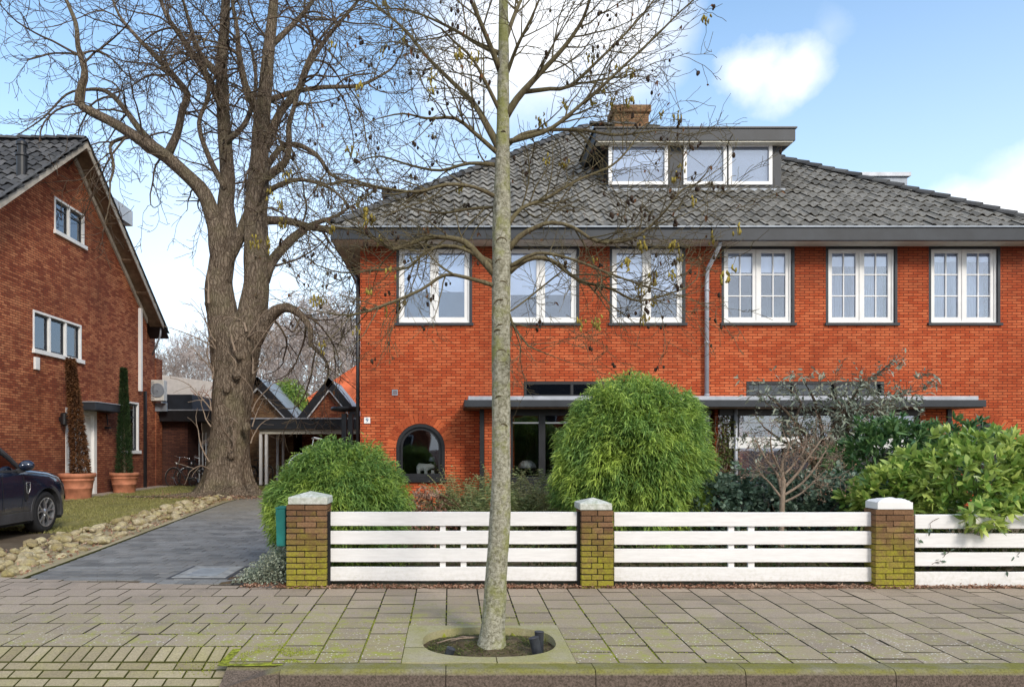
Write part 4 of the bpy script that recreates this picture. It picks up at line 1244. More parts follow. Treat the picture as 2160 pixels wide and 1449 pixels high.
BN(MB().box(-21, WX-.3, WY0, WY0+.3, -.1, roofz(WY0)-.12), 'front_wall', 'brick_n')
BN(MB().box(-21, WX-.3, WY1-.3, WY1, -.1, roofz(WY1)-.12), 'rear_wall', 'brick_n')
BN(MB().box(WX-1.6, WX-1.5, WY0+.3, WY1-.3, -.1, 8.2), 'interior_wall', 'inside')
# windows on the gable
def nwin(a, b, z0, z1, n_, sill=True, upper=0):
    f = MB(); NP.frame(f, a, b, z0, z1, .06, -.12, .02, .02)
    for i in range(1, n_): u = a+(b-a)*i/n_; NP.box(f, u-.04, u+.04, z0+.02, z1-.06, -.10, .0)
    r = BN(f, 'window', 'white', bevel=.004)
    if sill: NP.box(MB(), a-.03, b+.10, z0-.09, z0+.02, -.1, .07).build('sill', 'white', r, origin=NO, bevel=.006)
    s = MB(); g = MB()
    for i in range(n_):
        u0 = a+(b-a)*i/n_+.062; u1 = a+(b-a)*(i+1)/n_-.062
        NP.frame(s, u0, u1, z0+.04, z1-.08, .04, -.10, -.05)
        NP.box(g, u0+.03, u1-.03, z0+.07, z1-.11, -.08, -.074)
        if upper: NP.box(s, u0+.04, u1-.04, z1-.08-upper, z1-.05-upper, -.09, -.05)
    s.build('sash', 'grey', r, origin=NO); g.build('pane', 'glass', r, origin=NO)
    return r
nwin(*w1, 3); nwin(*w2, 2, upper=.2)
r = nwin(*w3, 1, upper=.45)
# door with white frame, canopy, lamp
f = MB(); a, b, z0, z1 = dr; NP.frame(f, a, b, z0, z1, .16, -.14, .02, .001); NP.box(f, 20.15, 20.28, .0, 2.37, -.13, .0)
r = BN(f, 'door_frame', 'white')
NP.box(MB(), 20.28, 21.04, .25, 2.36, -.12, -.06).build('door', 'white', r, origin=NO, bevel=.006)
NP.box(MB(), 20.28, 21.04, .0, .249, -.12, -.05).build('kick_board', 'zincdark', r, origin=NO)
NP.box(MB(), 19.66, 20.15, .1, 2.36, -.10, -.09).build('side_light', 'glass', r, origin=NO)
mb = MB(); NP.box(mb, 20.38, 20.42, 1.12, 1.36, -.06, -.04); mb.tube([NP.p(20.40, 1.28, -.04), NP.p(20.40, 1.28, .02), NP.p(20.52, 1.28, .02)], .012, 8)
mb.build('handle', 'chrome', r, origin=NO)
cn = BN(MB().box(WX, -10.2, 20.15, 22.1, 2.50, 2.72), 'door_canopy', 'grey', bevel=.01)
MB().box(WX, -10.18, 20.13, 22.12, 2.72, 2.745).build('canopy_trim', 'zinc', cn, origin=NO)
wl = MB(); wl.lathe([(.03, 0), (.10, .05), (.10, .34), (.03, .38)], (WX+.14, 19.2, 2.0), n=14); wl.box(WX, WX+.14, 19.17, 19.23, 2.15, 2.25)
BN(wl, 'wall_lamp', 'black')
mb = MB(); NP.box(mb, 18.0, 18.2, 3.42, 3.74, 0, .06); BN(mb, 'alarm_box', 'white', bevel=.01)
mb = MB(); mb.tube([NP.p(21.75, 2.45, .05), NP.p(21.75, 2.1, .08)], .02, 6); mb.box(WX, WX+.16, 21.7, 21.8, 2.0, 2.06); BN(mb, 'wall_bracket', 'black')
# verge: overhanging roof, barge boards and soffit
OV = -10.2
def rake(mb, x0, x1, top, bot, ya, yb):
    vs = []
    for y in (ya, yb):
        for z in (bot, top):
            for x in (x0, x1): vs.append((x, y, roofz(y)+z))
    mb.hexa([vs[0], vs[1], vs[4], vs[5], vs[2], vs[3], vs[6], vs[7]])
YE0, YE1 = 11.9, 24.98
mb = MB(); rake(mb, OV-.03, OV, .02, -.20, YE0, AY); rake(mb, OV-.03, OV, .02, -.20, AY, YE1); vg = BN(mb, 'barge_board', 'tanwood')
mb = MB(); rake(mb, WX+.002, OV-.031, -.10, -.13, YE0, AY); rake(mb, WX+.002, OV-.031, -.10, -.13, AY, YE1)
y = 20.6
while y < 24.8:
    rake(mb, WX+.06, OV-.032, -.131, -.17, y, y+.10); y += 1.05
mb.build('verge_soffit', 'wood', vg, origin=NO)
mb = MB(); rake(mb, WX+.003, WX+.06, -.12, -.30, YE0, AY); rake(mb, WX+.003, WX+.06, -.12, -.30, AY, YE1-.3); mb.build('inner_verge_board', 'tanwood', vg, origin=NO)
mb = MB(); rake(mb, -21, OV-.02, -.03, -.09, YE0, AY); rake(mb, -21, OV-.02, -.03, -.09, AY, YE1+.5)
rf = BN(mb, 'roof', 'black')
cs2 = 1/math.hypot(1, SL); mb = MB(); random.seed(9)
L2 = (AY-YE0)/cs2; nr2 = 26; 
tiles(mb, Vector((-20, YE0, roofz(YE0)-.0)), Vector((1, 0, 0)), Vector((0, cs2, SL*cs2)), Vector((0, -SL*cs2, cs2)), nr2, L2/nr2, .27, lambda s: (0, 20+OV+.03), amp=.032)
tiles(mb, Vector((-20, YE1+.4, roofz(YE1+.4))), Vector((1, 0, 0)), Vector((0, -cs2, SL*cs2)), Vector((0, SL*cs2, cs2)), 19, (YE1+.4-AY)/cs2/19, .27, lambda s: (0, 20+OV+.03), amp=.032, steps=4)
mb.build('roof_tiles', 'rooftile_dark', rf, origin=NO)
mb = MB(); caps(mb, (-20, AY, AZ+.03), (OV+.06, AY, AZ+.03), .10); mb.build('ridge_tiles', 'ridge', rf, origin=NO)
# verge edge tiles
mb = MB(); rake(mb, OV-.08, OV+.03, .085, .02, YE0, AY); rake(mb, OV-.08, OV+.03, .085, .02, AY, YE1+.3); mb.build('verge_tiles', 'ridge', rf, origin=NO)
# vent pipe on the roof
vy = 16.6; vx = (8-VX)*vy/F
mb = MB().lathe([(.12, -.3), (.12, .35), (.15, .36), (.15, .42), (.10, .43), (.10, .62), (.13, .63), (.13, .70), (.05, .78)], (vx, 17.3, roofz(17.3)+.1), n=16)
mb.build('roof_vent', 'black', rf, origin=NO, smooth=False)
mb = MB(); 
mb.hexa([(-11.6, 16.45, roofz(16.45)+.09), (-10.55, 16.45, roofz(16.45)+.09), (-11.6, 17.2, roofz(17.2)+.09), (-10.9, 17.2, roofz(17.2)+.09), (-11.6, 16.45, roofz(16.45)+.12), (-10.55, 16.45, roofz(16.45)+.12), (-11.6, 17.2, roofz(17.2)+.12), (-10.9, 17.2, roofz(17.2)+.12)])
# rear dormer box seen past the verge
dd = BN(MB().box(-14, -11.0, 21.0, 23.0, 6.0, CZ+7.45), 'rear_dormer', 'grey')
MB().box(-14, -10.68, 20.9, 23.6, CZ+7.45, CZ+7.95).build('dormer_roof', 'white', dd, origin=NO)
# downpipe on the gable corner
mb = MB(); mb.box(WX, WX+.10, 24.05, 24.17, fz(825, 24.1), roofz(24.1)-.35); BN(mb, 'downpipe', 'white')
mb = MB(); mb.box(WX, WX+.08, 24.45, 24.56, .0, fz(825, 24.4)); BN(mb, 'lower_downpipe', 'black')
# rear wing with small chimney shoulder
BN(MB().box(-14, -10.9, 24.76, 25.9, -.1, fz(692, 25.5)), 'rear_wing', 'brick_n')
BN(MB().box(-11.3, fx(336, 26.2), 25.91, 26.5, -.1, fz(757, 26.2)), 'wing_pier', 'brick_n', bevel=.03)
mb = MB(); mb.tube([(-10.35, 25.1, roofz(24.98)-.1), (-10.38, 25.1, roofz(24.98)-.45), (-10.75, 25.3, roofz(24.98)-1.1)], .035, 8); BN(mb, 'gutter_outlet', 'zinc', smooth=True)

# flat roofed extension between the houses
EO = (-9.8, 26.6, 0)
ex = thing('flat_roof_annex', EO, 'low dark brick annex with flat black roof behind the old tree', 'annex')
MB().box(-11.4, fx(396, 26.6), 26.6, 31, -.1, 2.4).build('wall', 'brick_dark', ex, origin=EO)
MB().box(-11.4, fx(452, 26.4), 26.2, 31.4, 2.40, 2.80).build('roof', 'black', ex, origin=EO)
MB().box(-11.4, fx(452, 26.4)+.02, 26.17, 31.4, 2.80, 2.84).build('roof_trim', 'zinc', ex, origin=EO)
MB().box(-11.4, fx(396, 27)-.01, 27.5, 30, 2.84, 3.5).build('roof_light', 'grey', ex, origin=EO)
mb = MB().box(fx(396, 28), fx(445, 28), 28.2, 28.3, 1.5, 2.39); mb.build('gable_panel', 'render', ex, origin=EO)
mb = MB()
for i in range(7): x = fx(399, 28)+i*.13; mb.box(x, x+.045, 27.6, 27.65, 0, 2.0)
mb.build('slatted_gate', 'white', ex, origin=EO)
MB().box(fx(396, 30), fx(470, 30), 30, 30.1, 0, 2.4).build('rear_wall', 'black', ex, origin=EO)
# air conditioner
AO = (fx(335, 25.9), 25.7, fz(850, 25.9))
ac = thing('air_conditioner', AO, 'beige outdoor air conditioning unit hung on the brick house corner', 'air conditioner')
x, y, z = AO
MB().box(x-.36, x+.32, y-.15, y+.18, z+.06, z+.82).build('casing', 'acwhite', ac, origin=AO, bevel=.02)
mb = MB(); 
for i in range(12): mb.box(x-.32, x-.02, y-.165, y-.151, z+.12+i*.055, z+.14+i*.055)
mb.build('grille', 'zincdark', ac, origin=AO)
MB().lathe([(.0, -.155), (.25, -.155), (.26, -.17), (.235, -.18), (.22, -.165), (.04, -.165), (.03, -.185), (0, -.185)], (x+.10, y, z+.44), 'y', 26).build('fan_guard', 'zincdark', ac, origin=AO)
mb = MB().box(x-.4, x-.34, y-.1, y+.3, z-.02, z+.05).box(x+.2, x+.26, y-.1, y+.3, z-.02, z+.05).box(x-.45, x+.3, y+.2, y+.26, z-.3, z+.0); mb.build('bracket', 'zincdark', ac, origin=AO)

# carport and the two little gabled sheds
KO = (-5.4, 27, 0)
cp = thing('carport', KO, 'flat roofed open carport on thin white posts beside the old tree', 'carport')
ky = 26.6
MB().box(fx(527, ky), -2.2, ky, ky+5, fz(905, ky), fz(884, ky)).build('roof', 'grey', cp, origin=KO)
MB().box(fx(522, ky), -2.2, ky-.04, ky+5, fz(884, ky)+.001, fz(881, ky)).build('roof_trim', 'zinc', cp, origin=KO)
MB().box(fx(545, ky), -2.2, ky+.15, ky+.3, fz(915, ky), fz(905, ky)-.001).build('beam', 'cream', cp, origin=KO)
for px in (547, 559):
    x = fx(px, ky); MB().box(x-.05, x+.05, ky+.16, ky+.28, 0, fz(914, ky)).build('post', 'white', cp, origin=KO)
for px in (585, 597):
    x = fx(px, ky+3); MB().box(x-.05, x+.05, ky+3, ky+3.1, 0, fz(912, ky)).build('post', 'white', cp, origin=KO)
MB().box(-9.0, -2.2, ky+5, ky+5.1, 0, 2.1).build('rear_wall', 'black', cp, origin=KO)
MB().box(-2.3, -2.25, ky, ky+5, 0, 2.1).build('side_wall', 'black', cp, origin=KO)
def shed(apx, apy, lx_, rx_, fy, Y, mat, label, depth, roofm):
    ax = fx(apx, Y); az = fz(apy, Y); xl, xr = fx(lx_, Y), fx(rx_, Y); ez = fz(fy, Y)
    O_ = (ax, Y, 0); s = thing('gabled_shed', O_, label, 'shed', 'gabled sheds behind the carport')
    pts = [Vector((xl+.15, Y, 0)), Vector((xr-.15, Y, 0)), Vector((xr-.15, Y, ez)), Vector((ax, Y, az-.25)), Vector((xl+.15, Y, ez))]
    MB().prism(pts, (0, 1, 0), 0, depth).build('wall', mat, s, origin=O_)
    for sgn, xe in ((-1, xl), (1, xr)):
        mb = MB()
        d = Vector((xe-ax, 0, ez-az)).normalized(); nn = Vector((d.z, 0, -d.x)); nn = nn if nn.z > 0 else -nn
        a = Vector((ax, Y-.25, az)); b = Vector((xe, Y-.25, ez))+d*.1
        mb.prism([a+nn*.0, b+nn*.0, b-nn*.07, a-nn*.07], (0, 1, 0), .05, depth+.3)
        mb.build('roof', roofm, s, origin=O_)
        m2 = MB(); m2.prism([a+nn*.03, b+nn*.03, b-nn*.28, a-nn*.28], (0, 1, 0), -.06, .045); m2.build('barge_board', 'black', s, origin=O_)
        m3 = MB(); m3.prism([a-nn*.285, b-nn*.285, b-nn*.33, a-nn*.33], (0, 1, 0), -.02, .1); m3.build('barge_trim', 'white', s, origin=O_)
    for i in range(2):
        for sgn in (-1, 1):
            t_ = .35+.3*i; p = Vector((ax, Y-.12, az-.42)).lerp(Vector((xr if sgn > 0 else xl, Y-.12, ez-.36)), t_)
            MB().ball(p, .05).build('bulb', 'ceramic', s, smooth=True, origin=O_)
    return s
shed(546, 797, 468, 626, 884, 30, 'brick_tan', 'gabled shed with tan brick and pale metal roof, nearer the old tree', 3.4, 'metalroof')
shed(696, 799, 630, 764, 884, 30, 'brick_n', 'gabled shed with red brick, against the orange brick house', 3.0, 'metalroof')
# orange tiled roof further behind
OO = (fx(735, 40), 40, 0)
hb = thing('red_roofed_house', OO, 'far house with bright orange tiled roof behind the sheds', 'house')
MB().box(fx(640, 40), fx(900, 40), 40.3, 46, 0, fz(858, 40)).build('wall', 'brick_n', hb, origin=OO)
mb = MB(); ax, az, ez = fx(800, 42), fz(735, 42), fz(868, 40)
mb.add([(fx(610, 40), 40, ez), (fx(990, 40), 40, ez), (ax, 43.5, az), (fx(610, 40), 47, ez), (fx(990, 40), 47, ez)], [(0, 1, 2), (0, 2, 3), (1, 4, 2), (3, 2, 4), (0, 3, 4, 1)])
mb.build('roof', 'orange_tile', hb, origin=OO)
mb = MB()
for i in range(60):
    t_ = i/60; p = Vector((fx(610, 40)+(fx(990, 40)-fx(610, 40))*t_, 39.98, ez+.05)); q = Vector((ax+(p.x-ax)*.05, 43.3, az-.05))
    mb.tube([p, p.lerp(q, .9)], .07, 4, cap=False)
mb.build('tile_ribs', 'orange_tile', hb, origin=OO)
# white rendered building behind the annex
RO = (fx(390, 36), 36, 0)
rb = thing('white_garage', RO, 'low white rendered building behind the air conditioner', 'building')
MB().prism([Vector((fx(320, 36), 36, 0)), Vector((fx(455, 36), 36, 0)), Vector((fx(455, 36), 36, fz(806, 36))), Vector((fx(320, 36), 36, fz(788, 36)))], (0, 1, 0), 0, 6).build('wall', 'render', rb, origin=RO)
MB().box(fx(320, 36), fx(430, 36), 35.8, 35.95, 0, fz(838, 36)).build('side_panel', 'grey', rb, origin=RO)

# patio heater-like round top by the side of the house
QO = (fx(733, 19), 19, 0)
ph = thing('patio_heater', QO, 'black patio heater with flat round top beside the house corner', 'patio heater')
x, y, _ = QO; z = fz(868, 19)
MB().lathe([(0, .10), (.2, .12), (.42, .12), (.46, .07), (.44, .03), (.2, .0), (0, 0)], (x, y, z), n=28).build('round_top', 'black', ph, smooth=False, origin=QO)
MB().box(x-.15, x-.02, y-.08, y+.08, 0, z-.06).box(x+.03, x+.15, y-.08, y+.08, 0, z-.06).build('post', 'black', ph, origin=QO)
MB().tube([(x, y, z-.07), (x, y, z+.02)], .05, 10).build('burner', 'chrome', ph, origin=QO)

# ================================================================ FRONT FENCE
def pillar_mat():
    n = NT('pillar_brick'); P = n.pos(); x, y, z = n.xyz(P); r = n.island()
    col = n.mix(r, (.15, .078, .042, 1), (.29, .165, .09, 1))
    med = n.noise(P, 6, 6, .7); f0 = n.noise(P, 22, 5, .7)
    col = n.mix(n.ramp(med, .45, .75, 0, .6), col, (.16, .10, .055, 1))
    lo = n.ramp(n.math('ADD', z, n.math('MULTIPLY', n.math('SUBTRACT', n.noise(P, 7, 5, .6), .5), .9)), .66, .18)
    edge = n.math('FRACT', n.math('MULTIPLY', x, .62))
    col = n.mix(n.math('MULTIPLY', lo, n.ramp(f0, .35, .6, .35, .9)), col, (.36, .34, .03, 1))
    f = n.noise(P, 60, 4)
    col = n.mix(n.ramp(f, .3, .7, .45, 0), col, (.05, .03, .015, 1))
    n.bsdf(col, .92, .15, normal=n.bump(f, .6, .008)); return n.m
M['pillarbrick'] = pillar_mat()
def cap_mat():
    n = NT('weathered_cap'); P = n.pos(); f = n.noise(P, 25, 6, .7)
    col = n.mix(n.ramp(f, .35, .7), (.40, .41, .34, 1), (.72, .72, .68, 1))
    g = n.noise(P, 8, 5)
    col = n.mix(n.ramp(g, .5, .75, 0, .6), col, (.30, .36, .22, 1))
    n.bsdf(col, .85, .2, normal=n.bump(f, .3, .008)); return n.m
M['cap'] = cap_mat()
M['mortar'] = simple('dark_mortar', (.05, .04, .03), .95, .1, var=.3, scale=30, world=True)
def pillar(pxa, pxb, pytop, pycap0, capx, Yf, label, cap='pyramid'):
    k = Yf/F; x0, x1 = (pxa-VX)*k, (pxb-VX)*k; w_ = x1-x0; dp = .20 if cap == 'flat' else min(w_, .30)
    zt = CZ-(pytop-VY)*k; O_ = ((x0+x1)/2, Yf+dp/2, 0)
    p = thing('brick_pillar', O_, label, 'gate pillar', 'brick pillars of the front fence')
    MB().box(x0+.012, x1-.012, Yf+.012, Yf+dp-.012, -.1, zt).build('mortar_core', 'mortar', p, origin=O_)
    mb = MB(); h = .0585; z = zt-h; r = 0
    while z > -.09:
        jj = random.uniform(-.004, .004)
        for (a0, a1, c0, c1, ax_) in ((x0, x1, Yf, Yf+.10, 0), (x0, x1, Yf+dp-.10, Yf+dp, 0), (x0, x0+.10, Yf+.103, Yf+dp-.103, 1), (x1-.10, x1, Yf+.103, Yf+dp-.103, 1)):
            if ax_ == 0:
                cuts = [a0, a0+(a1-a0)*(.5 if w_ < .36 else .54 if r % 2 else .46), a1] if (r % 2 == 0 or w_ < .3) else [a0, a0+.105, a1-.105, a1]
                for q in range(len(cuts)-1):
                    j1, j2, j3 = random.uniform(-.004, .004), random.uniform(-.003, .003), random.uniform(-.003, .003)
                    mb.box(cuts[q]+.003, cuts[q+1]-.003, c0+j1, c1+j1, z+.004+j2, z+h-.004+j3)
            else:
                j1 = random.uniform(-.004, .004); mb.box(a0+j1, a1+j1, c0, c1, z+.004, z+h-.004)
        z -= h; r += 1
    bo = mb.build('brickwork', 'pillarbrick', p, origin=O_, bevel=.007)
    cx0, cx1 = (capx[0]-VX)*k, (capx[1]-VX)*k; e = (cx1-cx0)/2; mx = (cx0+cx1)/2; my = Yf+dp/2
    zc = CZ-(pycap0-VY)*k
    mb = MB()
    if cap == 'pyramid':
        zm = zt+.003+(zc-zt)*.55
        ey = dp/2+.012
        vs = [(mx+i*e, my+j*ey, zt+.002) for j in (-1, 1) for i in (-1, 1)]+[(mx+i*e, my+j*ey, zm) for j in (-1, 1) for i in (-1, 1)]+[(mx, my, zc)]
        mb.add(vs, [(0, 2, 3, 1), (0, 1, 5, 4), (1, 3, 7, 5), (3, 2, 6, 7), (2, 0, 4, 6), (4, 5, 8), (5, 7, 8), (7, 6, 8), (6, 4, 8)])
    else:
        vs = []; fs = []; N = 12
        for j in range(N+1):
            for i in range(N+1):
                a, b = i/N*2-1, j/N*2-1; dz = .35*max(abs(a), abs(b))**3
                vs.append((mx+a*e, my+b*(dp/2+.005), zt+(zc-zt)*(1-dz)+.012*mn.noise(Vector((a*2, b*2, 4)))))
        for j in range(N):
            for i in range(N): q = j*(N+1)+i; fs.append((q, q+1, q+N+2, q+N+1))
        b0 = len(vs); per = [i for i in range(N+1)]+[j*(N+1)+N for j in range(1, N+1)]+[N*(N+1)+i for i in range(N-1, -1, -1)]+[j*(N+1) for j in range(N-1, 0, -1)]
        for q in per: v = vs[q]; vs.append((v[0], v[1], zt+.002))
        for q in range(len(per)): s = (q+1) % len(per); fs.append((per[q], per[s], b0+s, b0+q))
        mb.add(vs, fs)
    mb.build('cap', 'cap' if cap == 'pyramid' else 'white', p, origin=O_, bevel=.008 if cap == 'pyramid' else 0, smooth=False)
    return p
random.seed(3)
pillar(603, 689, 1064, 1037, (608, 691), 7.02, 'widest brick pillar, mossy with white pyramid cap, beside the teal box')
pillar(1226, 1295, 1076, 1051, (1223, 1291), 7.02, 'narrow brick pillar with white pyramid cap between two white fence panels')
pillar(1847, 1929, 1074, 1051, (1851, 1925), 7.02, 'rough brick pillar with flat white painted cap under the light green shrub', 'flat')

FY = 7.10; k_ = FY/F
qx = lambda px: (px-VX)*k_
qz = lambda py: CZ-(py-VY)*k_
def panel(pa, pb, boards, battens, label, posts, dz=0.0):
    O_ = ((qx(pa)+qx(pb))/2, FY, 0)
    p = thing('fence_panel', O_, label, 'fence', 'white slatted fence panels')
    n_ = 14
    for a, b in boards:
        mb = MB(); x0, x1 = qx(pa), qx(pb); vs = []; fs = []
        ph_ = random.random()*10
        for i in range(n_+1):
            x = x0+(x1-x0)*i/n_; wv = .003*mn.noise(Vector((x*1.7, ph_, 0))); wy = .004*mn.noise(Vector((x*1.1, ph_, 5)))
            e = .005
            z1, z0 = qz(a)+wv, qz(b)+wv
            vs += [(x, FY+wy, z0+e), (x, FY+wy, z1-e), (x, FY+e+wy, z1), (x, FY+.028+wy, z1), (x, FY+.028+wy, z0), (x, FY+e+wy, z0)]
        for i in range(n_):
            for q in range(6): fs.append((i*6+q, i*6+(q+1) % 6, i*6+6+(q+1) % 6, i*6+6+q))
        fs += [tuple(range(6)), tuple(n_*6+q for q in range(5, -1, -1))]
        mb.add(vs, fs); mb.build('board', 'fence', p, origin=O_)
    for a, b in battens:
        MB().box(qx(a), qx(b), FY+.0285, FY+.06, qz(boards[-1][1])+.02, qz(boards[0][0])-.02).build('batten', 'fence', p, origin=O_)
    for a, b in posts:
        MB().box(qx(a), qx(b), FY-.02, FY+.06, -.1, qz(boards[0][0])+.004).build('post', 'black', p, origin=O_)
    mb = MB()
    for a, b in battens:
        for i in range(len(boards)-1):
            z = (qz(boards[i][1])+qz(boards[i+1][0]))/2; mb.tube([(qx((a+b)/2)+.11, FY+.03, z), (qx((a+b)/2)+.11, FY+.045, z)], .008, 8)
    return p
bd = [(1079.5, 1109), (1119.5, 1147.5), (1156.5, 1185), (1195.5, 1225)]
panel(697.5, 1217, bd, [(928, 940), (972, 984)], 'white fence panel crossed by the street tree trunk', [(688.5, 697), (1217.5, 1225.5)])
panel(1296, 1838, [(a+.8, b+1.0) for a, b in bd], [(1539, 1551), (1581, 1594)], 'white fence panel in front of the dark hedge, between narrow and rough pillars', [(1838.5, 1846.5)])
panel(1931, 2560, [(1085, 1115), (1125, 1155), (1165, 1194), (1206, 1236)], [(2240, 2252)], 'lower white fence panel with light green leaves hanging over it', [])
# inner steel uprights seen through the gaps are separate rails of the fence
# teal box on the side of the widest pillar
TB = ((591.5-VX)*7.1/F, 7.18, 0)
o = thing('mailbox', (TB[0], TB[1], fz(1112, 7.1)), 'teal metal letterbox fixed to the side of the widest brick pillar', 'letterbox')
x0, x1 = (581-VX)*7.1/F, (603-VX)*7.1/F-.003
mb = MB(); z0, z1 = fz(1152, 7.1), fz(1072, 7.1)
mb.hexa([(x0+.01, 7.1, z0), (x1, 7.1, z0), (x0+.01, 7.34, z0), (x1, 7.34, z0), (x0, 7.1, z1-.01), (x1, 7.1, z1), (x0, 7.34, z1-.01), (x1, 7.34, z1)])
mb.build('box_body', 'teal', o, origin=o.location[:], bevel=.006)
MB().box(x0-.004, x1, 7.095, 7.345, z1-.003, z1+.008).build('lid', 'teal', o, origin=o.location[:])
# ================================================================ TREES
def smooth_path(pts, rad, step):
    P = []; R = []
    n_ = len(pts)
    for i in range(n_-1):
        p0 = pts[max(i-1, 0)]; p1 = pts[i]; p2 = pts[i+1]; p3 = pts[min(i+2, n_-1)]
        k = max(1, int((p2-p1).length/step))
        for j in range(k):
            t_ = j/k; t2, t3 = t_*t_, t_**3
            P.append(.5*((2*p1)+(p2-p0)*t_+(2*p0-5*p1+4*p2-p3)*t2+(3*p1-p0-3*p2+p3)*t3)); R.append(rad[i]+(rad[i+1]-rad[i])*t_)
    P.append(pts[-1]); R.append(rad[-1]); return P, R

class Tree:
    def __init__(s, Y, seed): s.Y = Y; s.r = random.Random(seed); s.trunk = MB(); s.br = MB(); s.lm = MB(); s.tips = []; s.n = 0
    def limb(s, spec, mb, drift=0.0, sides=8, wob=.0, step=.25, y0=0.0):
        k = len(spec); pts = []; rad = []
        for i, (px, py, w_) in enumerate(spec):
            Y = s.Y+y0+drift*(i/(k-1))**1.2 if k > 1 else s.Y
            pts.append(at(px, py, Y)); rad.append(max(w_*Y/F/2, .002))
        P, R = smooth_path(pts, rad, step); mb.tube(P, R, sides, wob=wob); return P, R
    def twig(s, p, d, L, r, lvl, cfg):
        rr = s.r; seg = cfg['seg'][lvl]; pts = [p]; rad = [r]; q = Vector(p); d = Vector(d).normalized(); sl_ = L/seg
        bend = Vector((rr.gauss(0, 1), rr.gauss(0, 1), rr.gauss(0, 1)))*cfg['bend']
        for i in range(seg):
            f = (i+1)/seg
            d = (d+bend*sl_*1.0+Vector((rr.gauss(0, 1), rr.gauss(0, 1), rr.gauss(0, 1)))*cfg['wander'][lvl]+Vector((0, 0, cfg['grav'][lvl]*(1 if f < cfg['turn'] else -cfg['up'])))*sl_).normalized()
            q = q+d*sl_; pts.append(q.copy()); rad.append(max(r*(1-f*.75), cfg['rmin']))
        s.br.tube(pts, rad, cfg['sides'][lvl], cap=False); s.n += 1
        if lvl+1 < cfg['levels']:
            nc = cfg['kids'][lvl]; nc = int(nc*L/cfg['len'][lvl]+rr.random())
            for i in range(nc):
                f = rr.uniform(.15, 1.0); j = min(int(f*seg), seg-1); b = pts[j].lerp(pts[j+1], f*seg-j)
                ax = (pts[j+1]-pts[j]).normalized(); o = ax.orthogonal().normalized(); o = Matrix.Rotation(rr.uniform(0, 2*PI), 3, ax) @ o
                nd = (ax*cfg['fwd']+o).normalized()
                s.twig(b, nd, cfg['len'][lvl+1]*rr.uniform(.5, 1.4), max(rad[j]*.65, cfg['rmin']), lvl+1, cfg)
        else: s.tips.append((pts[-1].copy(), d.copy()))
        if lvl == cfg['levels']-2: s.tips.append((pts[-1].copy(), d.copy()))
    def sprout(s, P, R, cfg, dens, t0=.1, lvl=0, bias=None, lscale=1.0):
        L = sum((P[i+1]-P[i]).length for i in range(len(P)-1)); nc = int(dens*L*(1-t0)+s.r.random())
        for i in range(nc):
            f = s.r.uniform(t0, 1.0); j = min(int(f*(len(P)-1)), len(P)-2)
            ax = (P[j+1]-P[j]).normalized(); o = ax.orthogonal().normalized(); o = Matrix.Rotation(s.r.uniform(0, 2*PI), 3, ax) @ o
            nd = ax*cfg['fwd']+o
            if bias is not None: nd = nd+bias
            s.twig(P[j], nd, cfg['len'][lvl]*s.r.uniform(.45, 1.35)*lscale, max(min(R[j]*.5, cfg['r0']), cfg['rmin']), lvl, cfg)
        if t0 < .5 or R[-1] < .03: s.twig(P[-1], P[-1]-P[-2], cfg['len'][lvl]*.7*lscale, max(R[-1]*.9, cfg['rmin']), lvl, cfg)

# ---- the big old tree
BT = Tree(20.7, 11)
tr = BT.trunk
base = at(484, 1045, 20.7); BO = (base.x, base.y, 0)
# buttressed base as one lofted skin
def loft_trunk(spec, Y, mb, seg=30, flare=.0, zr=1.0, rough=.05):
    """spec: (px centre, py, width px) -> continuous trunk with root buttresses"""
    pts = []; rad = []
    for px, py, w_ in spec: pts.append(at(px, py, Y)); rad.append(w_*.93*Y/F/2)
    P, R = smooth_path(pts, rad, .12); b = len(mb.v)
    for i, (p, r) in enumerate(zip(P, R)):
        hgt = p.z
        for j in range(seg):
            a = 2*PI*j/seg; c, s_ = math.cos(a), math.sin(a)
            fl = max(0, 1-hgt/1.3)
            lob = .5+.5*math.sin(a*6+1.3+.5*math.sin(a*2)); 
            k = 1+flare*fl**1.5*(lob-.35)+rough*1.6*mn.noise(Vector((c*1.6, s_*1.6, hgt*.8)))+rough*mn.noise(Vector((c*5, s_*5, hgt*.9)))+rough*.5*math.sin(a*9+hgt*.6)
            mb.v.append((p.x+c*r*k, p.y+s_*r*k*.9, p.z))
    for i in range(len(P)-1):
        for j in range(seg):
            a = b+i*seg+j; c = b+i*seg+(j+1) % seg; mb.f.append((a, c, c+seg, a+seg))
    mb.f.append(tuple(b+(len(P)-1)*seg+j for j in range(seg)))
    return P, R
loft_trunk([(480, 1060, 150), (480, 1040, 126), (481, 1015, 106), (482, 980, 95), (484, 930, 89), (488, 860, 84), (493, 790, 86), (498, 740, 96), (500, 705, 98), (501, 690, 88), (502, 677, 70), (503, 665, 44), (504, 658, 12)], 20.7, tr, flare=.55)
sL = [(489, 930, 40), (486, 850, 52), (479, 770, 64), (472, 690, 64), (465, 640, 62), (462, 600, 58), (468, 560, 54), (474, 510, 50), (478, 470, 40), (476, 430, 33), (480, 380, 31), (475, 300, 28), (470, 220, 26), (468, 130, 22), (474, 50, 20), (480, -60, 15), (488, -180, 8)]
sR = [(498, 930, 40), (502, 850, 50), (511, 775, 58), (522, 710, 62), (533, 650, 60), (541, 600, 54), (541, 520, 52), (539, 460, 48), (543, 400, 46), (548, 330, 38), (552, 260, 34), (560, 180, 28), (568, 100, 24), (576, 20, 20), (585, -80, 14), (590, -200, 8)]
PL_, RL_ = BT.limb(sL, tr, .3, 18, .12, .15); PR_, RR_ = BT.limb(sR, tr, -.2, 18, .12, .15)
